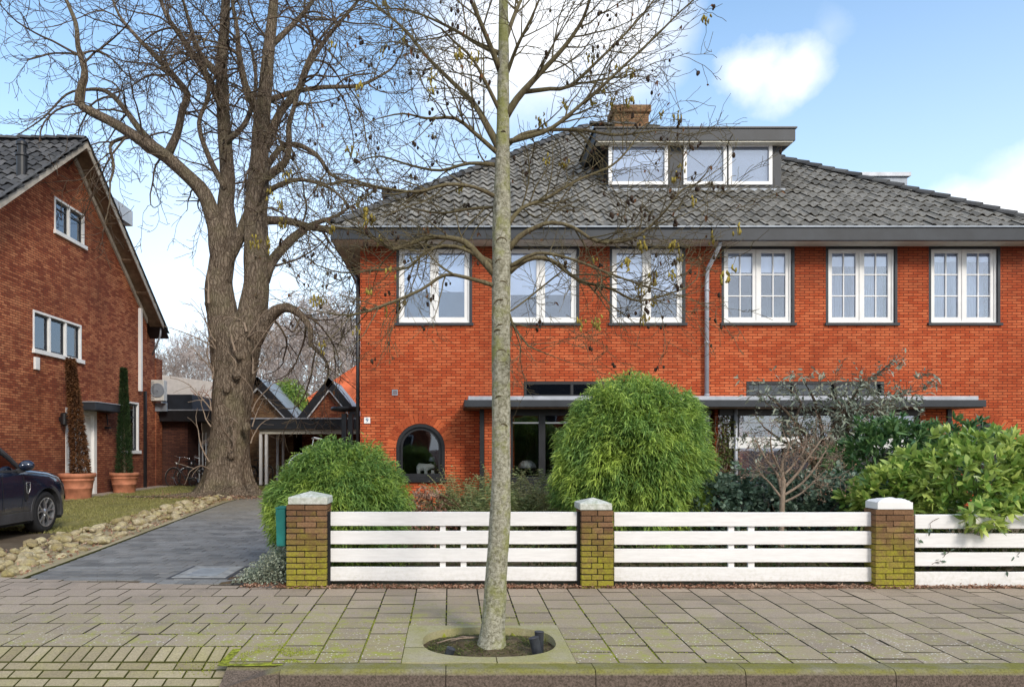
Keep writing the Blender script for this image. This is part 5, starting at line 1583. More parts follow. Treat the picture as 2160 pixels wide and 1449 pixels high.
for k in range(9):   # knots and burrs
    px, py, s_ = [(440, 640, 9), (500, 790, 10), (470, 880, 9), (520, 900, 9), (455, 540, 7), (505, 750, 8), (560, 520, 6), (488, 960, 8), (478, 820, 8)][k]
    p = at(px, py, 20.1 if 470 < px < 530 else 20.5); tr.ball(p, s_*.014, 10, 7, (1, .6, 1.1))
cfg = dict(levels=3, seg=(12, 10, 6), kids=(6.2, 4.2), len=(2.5, 1.25, .5), sides=(5, 3, 3), bend=.55, wander=(.13, .15, .2), grav=(-.55, -1.15, -.5), turn=.62, up=1.1, rmin=.0075, fwd=.75, r0=.035)
limbs = [
 ([(474, 600, 26), (468, 560, 40), (460, 515, 38), (453, 470, 32), (430, 410, 28), (395, 370, 25), (350, 330, 23), (320, 310, 25), (280, 285, 19), (230, 255, 17), (190, 235, 17), (165, 215, 15), (172, 180, 12), (178, 150, 11), (165, 100, 9), (160, 50, 8), (140, 0, 6), (120, -60, 4)], -1.2),
 ([(345, 325, 15), (300, 280, 13), (270, 240, 11), (240, 205, 9), (215, 190, 7), (180, 190, 5), (140, 200, 4), (90, 250, 3), (30, 290, 2)], .8),
 ([(355, 325, 17), (375, 280, 14), (385, 230, 13), (395, 200, 13), (365, 160, 12), (320, 110, 9), (290, 80, 7), (250, 30, 5), (230, -30, 4)], 1.0),
 ([(470, 560, 34), (500, 510, 24), (525, 450, 20), (545, 395, 17), (570, 368, 17), (600, 345, 14), (610, 310, 11), (609, 270, 10), (625, 210, 8), (640, 150, 6), (670, 90, 5), (720, 30, 3)], -1.3),
 ([(553, 330, 20), (590, 240, 15), (630, 190, 13), (650, 140, 10), (690, 80, 8), (740, 20, 6), (790, -40, 4)], -.8),
 ([(560, 360, 12), (590, 315, 11), (625, 305, 10), (670, 330, 8), (700, 370, 6), (760, 390, 5), (850, 405, 4)], -1.5),
 ([(560, 465, 18), (610, 467, 14), (650, 478, 14), (700, 490, 12), (735, 540, 9), (752, 590, 6), (765, 640, 3)], 1.5),
 ([(556, 590, 28), (575, 550, 20), (610, 510, 18), (645, 482, 14)], .5),
 ([(516, 752, 22), (538, 716, 34), (560, 680, 28), (578, 660, 22), (605, 648, 18), (635, 665, 14), (655, 695, 11), (655, 725, 9), (680, 750, 6), (692, 775, 4), (690, 800, 2)], -1.0),
 ([(470, 230, 17), (430, 150, 13), (390, 90, 10), (350, 30, 7), (330, -30, 5)], .8),
 ([(550, 250, 17), (520, 190, 14), (505, 120, 11), (500, 60, 8), (490, 0, 6), (500, -60, 4)], -.9),
 ([(560, 215, 12), (620, 195, 9), (680, 185, 8), (760, 180, 6), (820, 150, 4)], .7),
 ([(475, 300, 14), (510, 270, 10), (530, 230, 9), (540, 170, 7), (530, 100, 5)], .9),
 ([(468, 170, 13), (420, 110, 10), (400, 50, 7), (380, -20, 4)], -1.4),
 ([(568, 100, 13), (620, 50, 9), (660, 0, 7), (680, -60, 4)], .9),
 ([(476, 400, 13), (440, 330, 10), (420, 260, 8), (440, 200, 7), (430, 130, 5), (410, 80, 3)], -1.5),
 ([(545, 420, 13), (590, 390, 9), (640, 380, 7), (700, 400, 5), (740, 440, 3)], -1.8),
 ([(280, 288, 9), (250, 295, 7), (232, 310, 6), (240, 350, 5), (232, 385, 4)], -.7),
]
tw = []
for spec, dr_ in limbs:
    P, R = BT.limb([(a, b, c_*1.12) for a, b, c_ in spec], BT.lm, dr_, 9, .16, .18); tw.append((P, R))
for P, R in tw: BT.sprout(P, R, cfg, 2.15, .20)
BT.sprout(PL_, RL_, cfg, 2.6, .40); BT.sprout(PR_, RR_, cfg, 2.6, .38)
cfgs = dict(cfg); cfgs.update(levels=2, len=(1.4, .5, .3), kids=(3, 3), rmin=.007, grav=(.25, .2, 0), seg=(7, 4, 3))
# epicormic shoots on the trunk
shp, shr = smooth_path([at(px, py, 20.2) for px, py in ((440, 1000), (445, 900), (448, 800), (455, 720), (440, 640))], [.05]*5, .2)
BT.br_old = BT.br; sh = []; BT.br = MB(); sh.append(BT.br)
BT.sprout(shp, shr, cfgs, 2.5, .0, bias=Vector((-.9, -.3, .9)))
shp, shr = smooth_path([at(px, py, 20.2) for px, py in ((525, 960), (532, 900), (530, 820), (535, 760), (520, 700))], [.05]*5, .2); BT.br = MB(); sh.append(BT.br)
BT.sprout(shp, shr, cfgs, 2.5, .0, bias=Vector((.7, -.3, 1.0)))
shp, shr = smooth_path([at(px, py, 19.95) for px, py in ((490, 950), (480, 900), (500, 820), (495, 740))], [.05]*4, .2); BT.br = MB(); sh.append(BT.br)
BT.sprout(shp, shr, cfgs, 2.6, .0, bias=Vector((.1, -.9, .9)), lscale=.6)
BT.br = BT.br_old
big = thing('old_tree', BO, 'huge bare old tree with a forked gnarled trunk on the lawn', 'tree')
tr.build('trunk', 'bark', big, smooth=True, origin=BO); BT.br.build('twigs', 'twig', big, smooth=True, origin=BO); BT.lm.build('limbs', 'bark', big, smooth=True, origin=BO)
[q.build('shoots', 'palebranch', big, smooth=True, origin=BO) for q in sh]
print('big tree twigs', BT.n, len(BT.br.v))
# surface roots
mb = MB()
for i in range(11):
    a = random.uniform(-2.9, -.1); L = random.uniform(.9, 1.9); p = Vector((BO[0]+.65*math.cos(a), BO[1]+.6*math.sin(a), .10)); pts = [p+Vector((0, 0, .12))]
    for q in range(6):
        a += random.gauss(0, .25); p = p+Vector((math.cos(a), math.sin(a), 0))*L/6; p.z = .07-.016*q+random.uniform(-.01, .02); pts.append(p.copy())
    mb.tube(pts, [.16, .11, .08, .06, .05, .035, .02], 8)
mb.build('roots', 'bark', big, smooth=True, origin=BO)
# wood chips around the trunk
n_ = 2600; a = rng.uniform(0, 2*PI, n_); r_ = .6+np.abs(rng.normal(0, .8, n_)); Pn = np.stack([BO[0]+r_*np.cos(a)*1.2, BO[1]-.3+r_*np.sin(a)*.9, .03+rng.uniform(0, .03, n_)], 1)
o = build_blades('wood_chips', 'deadleaf', [blades(Pn, rng.normal(0, 1, (n_, 3))*[1, 1, .3], rng.uniform(.03, .10, n_), .03, .02, 1)]); tag(o, 'bark chips and dry leaves lying around the old tree roots', 'leaves', kind='stuff')
mb = MB().tube([(-9.1, 19.6, .04), (-8.6, 19.5, .05), (-8.0, 19.6, .06), (-7.5, 19.5, .04)], [.02, .025, .025, .012], 6)
tag(mb.build('fallen_branch', 'bark', smooth=True), 'dead branch lying on the grass beside the old tree', 'branch')

# ---- the street tree
ST = Tree(5.29, 4); SO = (.31, 5.29, zp(5.29)-.05)
spec = [(1036, 1372, 74), (1038, 1350, 62), (1040, 1320, 53), (1043, 1280, 51), (1048, 1200, 49), (1055, 1080, 46), (1057, 960, 42), (1057, 800, 41), (1057, 650, 42), (1058, 500, 42), (1060, 350, 34), (1061, 250, 29), (1062, 150, 26), (1062, 60, 23), (1062, 0, 20), (1062, -120, 13), (1063, -260, 5)]
P, R = smooth_path([at(a, b, 5.29) for a, b, c_ in spec], [c_*.93*5.29/F/2 for a, b, c_ in spec], .03)
mb = MB(); seg = 28; b = 0
for p, r in zip(P, R):
    for j in range(seg):
        a = 2*PI*j/seg; c, s_ = math.cos(a), math.sin(a); k = 1+.09*mn.noise(Vector((c*2, s_*2, p.z*3)))+.05*mn.noise(Vector((c*5, s_*5, p.z*9)))
        mb.v.append((p.x+c*r*k, p.y+s_*r*k, p.z))
for i in range(len(P)-1):
    for j in range(seg): a = i*seg+j; c = i*seg+(j+1) % seg; mb.f.append((a, c, c+seg, a+seg))
mb.f.append(tuple((len(P)-1)*seg+j for j in range(seg)))
street = thing('street_tree', SO, 'slim young street tree with pale mossy bark in the pavement pit', 'tree')
mb.build('trunk', 'alder', street, smooth=True, origin=SO)
# branch scars: arched ridges on the bark
for px, py, w_ in ((1058, 745, 20), (1055, 640, 22), (1060, 600, 18), (1055, 555, 20), (1056, 690, 16), (1050, 700, 14), (1062, 900, 16), (1058, 510, 22), (1060, 420, 14), (1062, 280, 10), (1053, 840, 14)):
    mb = MB(); r = w_*5.29/F/2*1.0; c = at(px, py, 5.29-.070 if py > 450 else 5.29-.056); pts = []
    for i in range(9):
        t_ = PI*i/8; pts.append(c+Vector((r*math.cos(t_), .012*abs(math.cos(t_))**2, r*.8*math.sin(t_))))
    mb.tube(pts, [.002, .004, .005, .006, .006, .006, .005, .004, .002], 5)
    mb.build('branch_scar', 'aldertwig', street, smooth=True, origin=SO)
scfg = dict(levels=3, seg=(7, 5, 4), kids=(4.2, 3.0), len=(.62, .30, .14), sides=(5, 4, 3), bend=.6, wander=(.13, .18, .22), grav=(.25, .2, .1), turn=.6, up=-1, rmin=.0018, fwd=1.1, r0=.007)
sl_ = [
 ([(1065, 250, 14), (1090, 210, 12), (1125, 170, 10), (1190, 100, 8), (1230, 40, 6), (1245, -10, 5), (1260, -80, 3)], -.3),
 ([(1100, 195, 9), (1160, 188, 7), (1200, 183, 6), (1260, 130, 5), (1330, 60, 4), (1380, 0, 3), (1420, -60, 2)], .3),
 ([(1070, 300, 10), (1110, 290, 9), (1165, 270, 7), (1250, 200, 6), (1310, 145, 5), (1380, 80, 4), (1430, 30, 3), (1480, -15, 2)], -.4),
 ([(1060, 325, 15), (1030, 270, 12), (1000, 220, 9), (950, 170, 7), (900, 120, 6), (850, 60, 5), (790, 10, 4)], .3),
 ([(1055, 150, 12), (1035, 100, 9), (1010, 40, 8), (985, -20, 5), (970, -70, 3)], -.3),
 ([(1058, 115, 10), (1010, 95, 7), (970, 70, 6), (910, 40, 4), (850, 20, 3), (780, 20, 2)], .4),
 ([(1055, 420, 9), (1000, 395, 6), (940, 390, 6), (880, 405, 5), (800, 395, 4), (740, 380, 3), (690, 390, 2)], -.3),
 ([(1052, 585, 18), (1010, 540, 12), (980, 510, 11), (930, 500, 8), (890, 505, 8), (835, 525, 7), (790, 505, 5), (750, 485, 4), (690, 480, 3)], .2),
 ([(1050, 605, 10), (1000, 590, 7), (940, 580, 6), (890, 610, 5), (820, 640, 5), (740, 665, 4), (690, 660, 2)], -.3),
 ([(1050, 560, 9), (960, 520, 6), (900, 530, 5), (860, 565, 4), (790, 570, 4), (720, 575, 3), (670, 560, 2)], .35),
 ([(1070, 530, 13), (1095, 500, 10), (1130, 480, 8), (1165, 470, 7), (1210, 480, 6), (1260, 510, 6), (1330, 505, 5), (1390, 460, 4), (1440, 400, 3), (1475, 385, 2)], -.3),
 ([(1072, 575, 11), (1110, 548, 9), (1160, 548, 8), (1220, 590, 6), (1290, 610, 5), (1350, 635, 4), (1440, 610, 3)], .3),
 ([(1072, 565, 8), (1130, 535, 6), (1200, 545, 5), (1280, 575, 4), (1350, 600, 3), (1420, 620, 2)], -.45),
 ([(1068, 480, 10), (1100, 440, 7), (1150, 420, 6), (1220, 380, 5), (1290, 350, 4), (1330, 310, 3)], .3),
 ([(1068, 310, 9), (1100, 285, 7), (1150, 275, 6), (1230, 275, 5), (1300, 285, 4), (1390, 275, 2)], .45),
 ([(1068, 640, 4), (1080, 680, 5), (1095, 705, 4), (1115, 730, 3), (1150, 745, 2)], -.1),
 ([(1057, 240, 8), (1000, 130, 5), (960, 90, 4), (930, 60, 3)], -.4),
 ([(1057, 350, 9), (990, 345, 6), (930, 360, 5), (870, 350, 4), (800, 330, 3), (760, 340, 2)], .3),
 ([(1057, 330, 9), (1000, 280, 7), (960, 250, 6), (900, 250, 4), (850, 240, 3), (800, 250, 2)], -.4),
 ([(1068, 160, 7), (1090, 100, 6), (1120, 40, 4), (1150, -30, 3)], -.3),
 ([(1068, 80, 9), (1090, 20, 7), (1120, -40, 4)], .4),
 ([(1068, 470, 6), (1060, 440, 6), (1000, 440, 5), (930, 450, 4), (870, 440, 3)], .2),
 ([(1070, 660, 3), (1100, 640, 3), (1150, 600, 3), (1200, 560, 2)], .3),
]
for spec, dr_ in sl_:
    P, R = ST.limb([(a, b, c_*1.18) for a, b, c_ in spec], ST.br, dr_, 8, .14, .06); ST.sprout(P, R, scfg, 14.0, .18)
ST.br.build('branches', 'aldertwig', street, smooth=True, origin=SO)
print('street twigs', ST.n, len(ST.br.v))
# cones and catkins hanging from the twig tips
random.seed(31)
tips = [t_ for t_ in ST.tips]
cm = MB(); sp = []; sd_ = []
for p, d in random.sample(tips, min(260, len(tips))):
    for q in range(random.choice((1, 2, 3))):
        c = p+Vector((random.gauss(0, .018), random.gauss(0, .018), -.022-.012*q)); s_ = random.uniform(.007, .013)
        cm.ball(c, s_, 7, 5, (1, 1, random.uniform(1.2, 1.7))); cm.tube([p, c], .0012, 3, cap=False)
clus = random.sample(tips, min(85, len(tips)))
for p, d in clus:
    km = MB()
    for q in range(random.randint(5, 13)):
        c = p+Vector((random.gauss(0, .018), random.gauss(0, .018), random.gauss(-.02, .022))); L = random.uniform(.02, .045)
        km.tube([c, c+Vector((random.gauss(0, .004), 0, -L*.5)), c+Vector((random.gauss(0, .006), 0, -L))], [.004, .008, .003], 5)
    km.tube([p, p+Vector((0, 0, -.05))], .0015, 3)
    km.build('catkin_cluster', 'catkin', street, smooth=True, origin=SO)
cm.build('cones', 'cone', street, smooth=True, origin=SO)
lp = []; ld = []
for p, d in random.sample(tips, min(190, len(tips))):
    for q in range(2): lp.append(p); ld.append((random.gauss(0, .5), random.gauss(0, .5), -1))
build_blades('withered_leaves', 'brownneedle', [blades(lp, ld, rng.uniform(.02, .045, len(lp)), .016, .1)], street, SO)

# ---- far bare trees beyond the sheds
fcfg = dict(levels=4, seg=(7, 6, 4, 3), kids=(5.5, 4, 3.0), len=(3.6, 1.9, 1.0, .55), sides=(4, 3, 3, 3), bend=.12, wander=(.1, .14, .18, .2), grav=(.10, .08, .05, 0), turn=.9, up=0, rmin=.017, fwd=1.25, r0=.06)
protos = []
FARL = ['broad bare tree in the far wood, between the annex and the old tree', 'bare far tree rising behind the tan gabled shed', 'slender bare far tree behind the red gabled shed']
for k in range(3):
    T_ = Tree(0, 100+k); r_ = random.Random(50+k)
    h = 9.5; pts = [Vector((0, 0, 0))]; 
    for i in range(8): pts.append(pts[-1]+Vector((r_.gauss(0, .12), r_.gauss(0, .12), h/8)))
    rad = [.20*(1-i/8.6)+.02 for i in range(9)]
    P, R = smooth_path(pts, rad, .5); T_.trunk.tube(P, R, 7)
    T_.sprout(P, R, fcfg, 2.3, .22, bias=Vector((0, 0, .5)))
    protos.append((T_.trunk, T_.br)); 
    print('far', T_.n, len(T_.br.v))
fmesh = []
for t_, b_ in protos:
    ms = []
    for mbx, nm in ((t_, 'trunk'), (b_, 'crown')):
        me = bpy.data.meshes.new(nm); me.from_pydata(mbx.v, [], mbx.f); me.materials.append(M['fartwig']); ms.append(me)
    fmesh.append(ms)
random.seed(77)
ft = [(352, 62, .8), (385, 55, .75), (420, 66, .95), (455, 58, .8), (560, 60, .95), (590, 52, .85), (622, 64, 1.05), (655, 55, .95), (690, 62, 1.05), (722, 54, .95), (750, 66, 1.15), (600, 75, 1.15), (670, 78, 1.2), (400, 80, 1.1), (335, 70, .9), (540, 72, 1.1), (735, 80, 1.3), (775, 62, 1.1)]
for i, (px, Y, s_) in enumerate(ft):
    x = (px-VX)*Y/F; o = thing('far_tree', (x, Y, 0), None, 'tree', 'bare trees far behind the sheds')
    where = 'above the white garage, between the brick house and the old tree' if px < 470 else 'above the gabled sheds, right of the old tree trunk' 
    o['label'] = 'leafless grey brown tree in the distance '+where if False else ('leafless far tree seen between the brick house and the old trunk' if px < 470 else 'leafless far tree seen above the gabled sheds')
    for me, nm in zip(fmesh[i % 3], ('trunk', 'crown')):
        c = bpy.data.objects.new(nm, me); COL.objects.link(c); c.parent = o
    o.rotation_euler = (0, 0, random.uniform(0, 6)); o.scale = (s_*1.05, s_*1.05, s_*1.0)

# ================================================================ SHRUBS
def bamboo_bush(name, c, R, zc, zr, n_, label, seed, L=.10):
    d = sphere_dirs(n_, -.75)
    rr = rng.uniform(.80, 1.0, n_)**.6*lumpy(d, seed, .10, 2.0)*lumpy(d, seed+5, .10, 5.5)
    P = np.stack([c[0]+d[:, 0]*R*rr, c[1]+d[:, 1]*R*.95*rr, zc+d[:, 2]*zr*rr], 1)
    P[:, 2] = np.maximum(P[:, 2], .04)
    D = d*[1, 1, .5]+rng.normal(0, .62, (n_, 3))+[0, 0, -.22]
    sets = [blades(P, D, rng.uniform(.55, 1.6, n_)*L, rng.uniform(.008, .019, n_), .30)]
    m = n_//9; d2 = sphere_dirs(m, -.1); r2 = rng.uniform(.97, 1.06, m)*lumpy(d2, seed, .09, 2.0)
    P2 = np.stack([c[0]+d2[:, 0]*R*r2, c[1]+d2[:, 1]*R*.95*r2, zc+d2[:, 2]*zr*r2], 1)
    sets.append(blades(P2, d2+rng.normal(0, .5, (m, 3))+[0, 0, -.1], rng.uniform(.8, 1.3, m)*L, .012, .5))
    lp = []; ld = []     # loose shoots that break the outline
    for i in range(70):
        e = Vector(sphere_dirs(1, .0)[0]); q = Vector((c[0]+e.x*R*.95, c[1]+e.y*R*.92, zc+e.z*zr*.96)); g = (e+Vector((random.gauss(0, .5), random.gauss(0, .4), random.uniform(0, .9)))).normalized(); Ls = random.uniform(.06, .22)
        for k in range(9): lp.append(q+g*Ls*k/8); ld.append(g*.6+Vector((random.gauss(0, .6), random.gauss(0, .6), random.gauss(-.2, .4))))
    sets.append(blades(lp, ld, rng.uniform(.6, 1.2, len(lp))*L, .013, .3))
    O_ = (c[0], c[1], 0); o = thing(name, O_, label, 'shrub')
    build_blades('foliage', 'bamboo', sets, o, O_)
    mb = MB()
    for i in range(60):
        a = random.uniform(0, 6.28); e = random.uniform(.1, .85); t_ = Vector((c[0]+math.cos(a)*R*e, c[1]+math.sin(a)*R*e, zc+zr*math.sqrt(max(0, 1-e*e))*.92))
        b0 = Vector((c[0]+math.cos(a)*.2*e, c[1]+math.sin(a)*.2*e, 0)); mb.tube([b0, b0.lerp(t_, .5)+Vector((0, 0, .15)), t_], [.006, .005, .003], 4, cap=False)
    mb.build('canes', 'bamboo_stem', o, origin=O_)
    # tight dark heart of old leaves so the bush is not see-through
    m = n_//3; d3 = sphere_dirs(m); r3 = rng.uniform(.45, .80, m)
    P3 = np.stack([c[0]+d3[:, 0]*R*r3, c[1]+d3[:, 1]*R*r3, np.maximum(.03, zc+d3[:, 2]*zr*r3)], 1)
    build_blades('inner_leaves', 'bamboo', [blades(P3, d3+rng.normal(0, .8, (m, 3)), L*1.5, .05, .3, 1)], o, O_)
    return o
k8 = 8.35
bamboo_bush('bamboo_shrub', ((715-VX)*k8/F, k8), .79, .55, .90, 38000, 'low dome of feathery bamboo behind the widest brick pillar', 14, .072)
k9 = 9.3
b2 = bamboo_bush('bamboo_shrub', ((1334-VX)*k9/F, k9), .94, 1.12, 1.21, 54000, 'tall rounded bamboo bush in front of the canopy and bay window', 2, .082)

def whorls(cx, cy, zc, Rx, Ry, Rz, n_, per, L, W, zmin=-.6, seed=0, out=.7, droop=.12, amp=.15, fill=.75):
    d = sphere_dirs(n_, zmin); r_ = (fill+(1.02-fill)*rng.random(n_))*lumpy(d, seed, amp, 2.2)
    C = np.stack([cx+d[:, 0]*Rx*r_, cy+d[:, 1]*Ry*r_, np.maximum(.03, zc+d[:, 2]*Rz*r_)], 1)
    P = np.repeat(C, per, 0); nd = np.repeat(d, per, 0)
    D = nd*out+rng.normal(0, .62, (n_*per, 3))+[0, 0, .12]
    D /= np.linalg.norm(D, axis=1, keepdims=True)
    return blades(P, D, rng.uniform(.7, 1.25, n_*per)*L, rng.uniform(.8, 1.2, n_*per)*W, droop)
def stems(cx, cy, top, n_, R, mat, parent, O_, r=.012):
    mb = MB()
    for i in range(n_):
        a = random.uniform(0, 6.28); e = R*random.uniform(.2, .95); t_ = Vector((cx+math.cos(a)*e, cy+math.sin(a)*e, top*random.uniform(.7, 1)))
        b0 = Vector((cx+math.cos(a)*e*.2, cy+math.sin(a)*e*.2, 0)); mb.tube([b0, b0.lerp(t_, .5)+Vector((random.gauss(0, .05), 0, .08)), t_], [r, r*.8, r*.4], 5, cap=False)
    mb.build('stems', mat, parent, smooth=True, origin=O_)
# light green spotted laurel overhanging the lower fence panel
sx_, sy_ = (2075-VX)*7.85/F, 7.95; O_ = (sx_, sy_, 0)
o = thing('spotted_laurel', O_, 'bright yellow green large-leaved shrub hanging over the lower fence panel', 'shrub')
sets = [whorls(sx_, sy_, .90, .88, .72, .64, 620, 7, .14, .052, -.45, 3), whorls(sx_+1.3, sy_+.1, .90, .8, .7, .64, 450, 7, .14, .052, -.45, 8)]
sets.append(whorls(sx_-.75, sy_+.25, .72, .55, .5, .48, 260, 7, .14, .05, -.5, 41)); sets.append(whorls(5.30, 7.02, .68, .17, .08, .15, 20, 7, .13, .05, -.6, 4)); sets.append(whorls(5.75, 7.1, .80, .25, .12, .10, 16, 7, .13, .05, -.6, 5))
build_blades('foliage', 'aucuba', sets, o, O_); stems(sx_, sy_, 1.3, 16, .8, 'bamboo_stem', o, O_)
# darker laurel behind it
lx_, ly_ = (1885-VX)*10.2/F, 10.3; O_ = (lx_, ly_, 0)
o = thing('laurel', O_, 'dark green laurel with whorled leaves behind the yellow green shrub', 'shrub')
build_blades('foliage', 'laurel', [whorls(lx_-.15, ly_-.2, .98, .85, .7, .86, 760, 7, .14, .036, -.6, 12), whorls(lx_+.95, ly_, 1.1, .8, .7, .72, 420, 7, .14, .036, -.6, 13)], o, O_); stems(lx_, ly_, 1.5, 12, .6, 'bamboo_stem', o, O_)
# low dark hedge of ivy-like leaves
O_ = (4.3, 9.0, 0)
o = thing('evergreen_hedge', O_, 'low dark bluish green evergreen hedge behind the middle fence panel', 'hedge')
sets = []
for i in range(9):
    hx = (1500+i*50-VX)*9.0/F; sets.append(whorls(hx, 9.0+random.uniform(-.2, .2), .58, .38, .45, .54, 420, 4, .075, .045, -.9, 20+i, .6, .1, .2, .7))
build_blades('foliage', 'ivy', sets, o, O_); stems(4.3, 9, .8, 26, 1.3, 'twig', o, O_)
# sprawling grey green shrub in front of the second bay
gx, gy = (1745-VX)*11.4/F, 11.4; O_ = (gx, gy, 0)
o = thing('silver_shrub', O_, 'loose grey green shrub with arching leafy branches before the canopy', 'shrub')
G_ = Tree(11.4, 9); mb = G_.br
gc = dict(levels=2, seg=(7, 5), kids=(5,), len=(.48, .26), sides=(4, 3), bend=.4, wander=(.16, .2), grav=(.25, -.1), turn=.7, up=.6, rmin=.004, fwd=1.0, r0=.012)
for spec in ([(1735, 1060, 14), (1730, 990, 11), (1700, 920, 8), (1660, 870, 6), (1620, 835, 3)], [(1740, 1060, 14), (1745, 980, 12), (1760, 900, 9), (1790, 850, 7), (1840, 800, 5), (1868, 775, 3)], [(1745, 1040, 10), (1780, 940, 8), (1830, 880, 6), (1890, 840, 4), (1940, 822, 2)],
             [(1735, 1040, 10), (1700, 960, 8), (1650, 930, 6), (1610, 900, 3)], [(1740, 1020, 10), (1735, 920, 8), (1720, 850, 6), (1705, 820, 3)], [(1745, 1020, 10), (1780, 930, 7), (1800, 870, 5), (1850, 850, 3)], [(1740, 1040, 8), (1800, 950, 6), (1850, 910, 5), (1890, 900, 2)], [(1730, 1000, 9), (1680, 900, 7), (1690, 850, 5), (1670, 825, 3)], [(1750, 1000, 8), (1790, 900, 6), (1770, 850, 4), (1745, 830, 3)]):
    P, R = G_.limb(spec, mb, random.uniform(-.4, .4), 6, .05, .1); G_.sprout(P, R, gc, 9, .3, lscale=.85)
mb.build('branches', 'twig', o, smooth=True, origin=O_)
lp = []; ld = []
for p, d in G_.tips:
    for q in range(6): 
        b0 = p-d*random.uniform(0, .26)+Vector((random.gauss(0, .03), random.gauss(0, .03), random.gauss(0, .03))); lp.append(b0); ld.append(d*.8+Vector((random.gauss(0, .6), random.gauss(0, .6), random.gauss(-.15, .5))))
build_blades('foliage', 'greyleaf', [blades(lp, ld, rng.uniform(.08, .14, len(lp)), .030, .25)], o, O_)
# small bare ornamental tree with brown dead leaves
O_ = ((1648-VX)*8.3/F, 8.3, 0)
o = thing('dwarf_tree', O_, 'small bare tree with pale twisted branches and shrivelled brown leaves', 'tree')
D_ = Tree(8.3, 19); tk = MB()
D_.limb([(1648, 1235, 14), (1648, 1120, 12), (1650, 1060, 11), (1652, 1010, 11)], tk, 0, 9, .1, .05)
dc = dict(levels=3, seg=(6, 4, 3), kids=(4.5, 3), len=(.34, .17, .09), sides=(4, 3, 3), bend=.9, wander=(.2, .24, .26), grav=(.4, .2, .1), turn=.8, up=.3, rmin=.0022, fwd=1.0, r0=.008)
for spec in ([(1650, 1040, 8), (1640, 1000, 7), (1620, 975, 5), (1600, 940, 3)], [(1652, 1015, 8), (1650, 975, 6), (1665, 940, 4), (1655, 920, 2)], [(1652, 1030, 8), (1680, 1000, 6), (1705, 965, 4), (1730, 930, 3)], [(1652, 1045, 6), (1690, 1020, 5), (1720, 985, 4), (1742, 950, 2)], [(1652, 1060, 6), (1690, 1040, 4), (1720, 1012, 3), (1742, 990, 2)], [(1648, 1050, 6), (1625, 1020, 4), (1605, 1000, 3), (1595, 980, 2)], [(1655, 1000, 5), (1690, 960, 4), (1700, 930, 3)], [(1650, 1000, 5), (1630, 960, 4), (1625, 930, 3)]):
    P, R = D_.limb(spec, tk, random.uniform(-.25, .25), 6, .1, .05); D_.sprout(P, R, dc, 13, .25, lscale=.75)
tk.build('trunk', 'palebranch', o, smooth=True, origin=O_); D_.br.build('twigs', 'palebranch', o, smooth=True, origin=O_)
lp = []; ld = []
for p, d in D_.tips:
    for q in range(2): lp.append(p+Vector((random.gauss(0, .012),)*3)); ld.append((random.gauss(0, 1), random.gauss(0, 1), random.gauss(-.4, .6)))
build_blades('withered_leaves', 'deadleaf', [blades(lp, ld, rng.uniform(.012, .028, len(lp)), .012, .1, 1)], o, O_)
# ferns along the house
def fern(seed):
    r_ = random.Random(seed); vsP = []; vsD = []; W_ = []; mb = MB()
    for f in range(58):
        a = r_.uniform(0, 6.28); L = r_.uniform(.55, .95); el = r_.uniform(.9, 1.45); p = Vector((0, 0, .02)); d = Vector((math.cos(a)*math.cos(el), math.sin(a)*math.cos(el), math.sin(el))); n2 = 22; pts = [p.copy()]
        for i in range(n2):
            d = (d+Vector((0, 0, -.055*(i/n2)*2.2))).normalized(); p = p+d*L/n2; pts.append(p.copy())
            if i > 3:
                s_ = d.cross(Vector((0, 0, 1))).normalized(); w_ = math.sin(PI*(i-2)/(n2-1))**.7
                for sg in (-1, 1): vsP.append(p); vsD.append(s_*sg+d*.35+Vector((0, 0, -.1))); W_.append(.10*max(.15, w_))
        mb.tube(pts[::3], .003, 3, cap=False)
    V, F_, k, n_ = blades(vsP, vsD, np.array(W_), .017, .2, 1)
    me = build_blades('fronds', 'fern', [(V, F_, k, n_)]); return me, mb
fproto = []
for s_ in (1, 2):
    fo, mb = fern(s_); ro = mb.build('ribs', 'fern'); fproto.append((fo.data, ro.data)); bpy.data.objects.remove(fo); bpy.data.objects.remove(ro)
FL = ['fern directly left of the street tree trunk, under the arched window', 'pale fern clump between the arched window and the street tree', 'fern showing just past the street tree trunk below the bay', 'brownish fern clump in front of the bay window lamp', 'fern tucked against the edge of the tall bamboo bush', 'fern at the end of the brown dead leaves', 'small fern behind the gap of the first fence panel']
for i, (px, Y, s_) in enumerate([(1010, 9.8, .85), (965, 10.3, .9), (1095, 9.8, .85), (1150, 10.3, 1.0), (1195, 9.9, .9), (935, 10.8, .7), (1060, 11.0, .95)]):
    o = thing('fern', ((px-VX)*Y/F, Y, .02), FL[i], 'fern', 'ferns below the bay window')
    for me, nm in zip(fproto[i % 2], ('fronds', 'ribs')):
        c = bpy.data.objects.new(nm, me); COL.objects.link(c); c.parent = o
    o.scale = (s_*1.25, s_*1.25, s_*1.35); o.rotation_euler = (0, 0, i*1.3)
# brown dead shrub next to the low bamboo
O_ = ((905-VX)*10/F, 10, 0)
o = thing('withered_shrub', O_, 'low shrub of reddish brown dead leaves under the arched window', 'shrub')
build_blades('foliage', 'deadleaf', [whorls(O_[0], 10, .38, .48, .4, .42, 420, 4, .08, .03, -.8, 31)], o, O_); stems(O_[0], 10, .6, 12, .35, 'twig', o, O_)
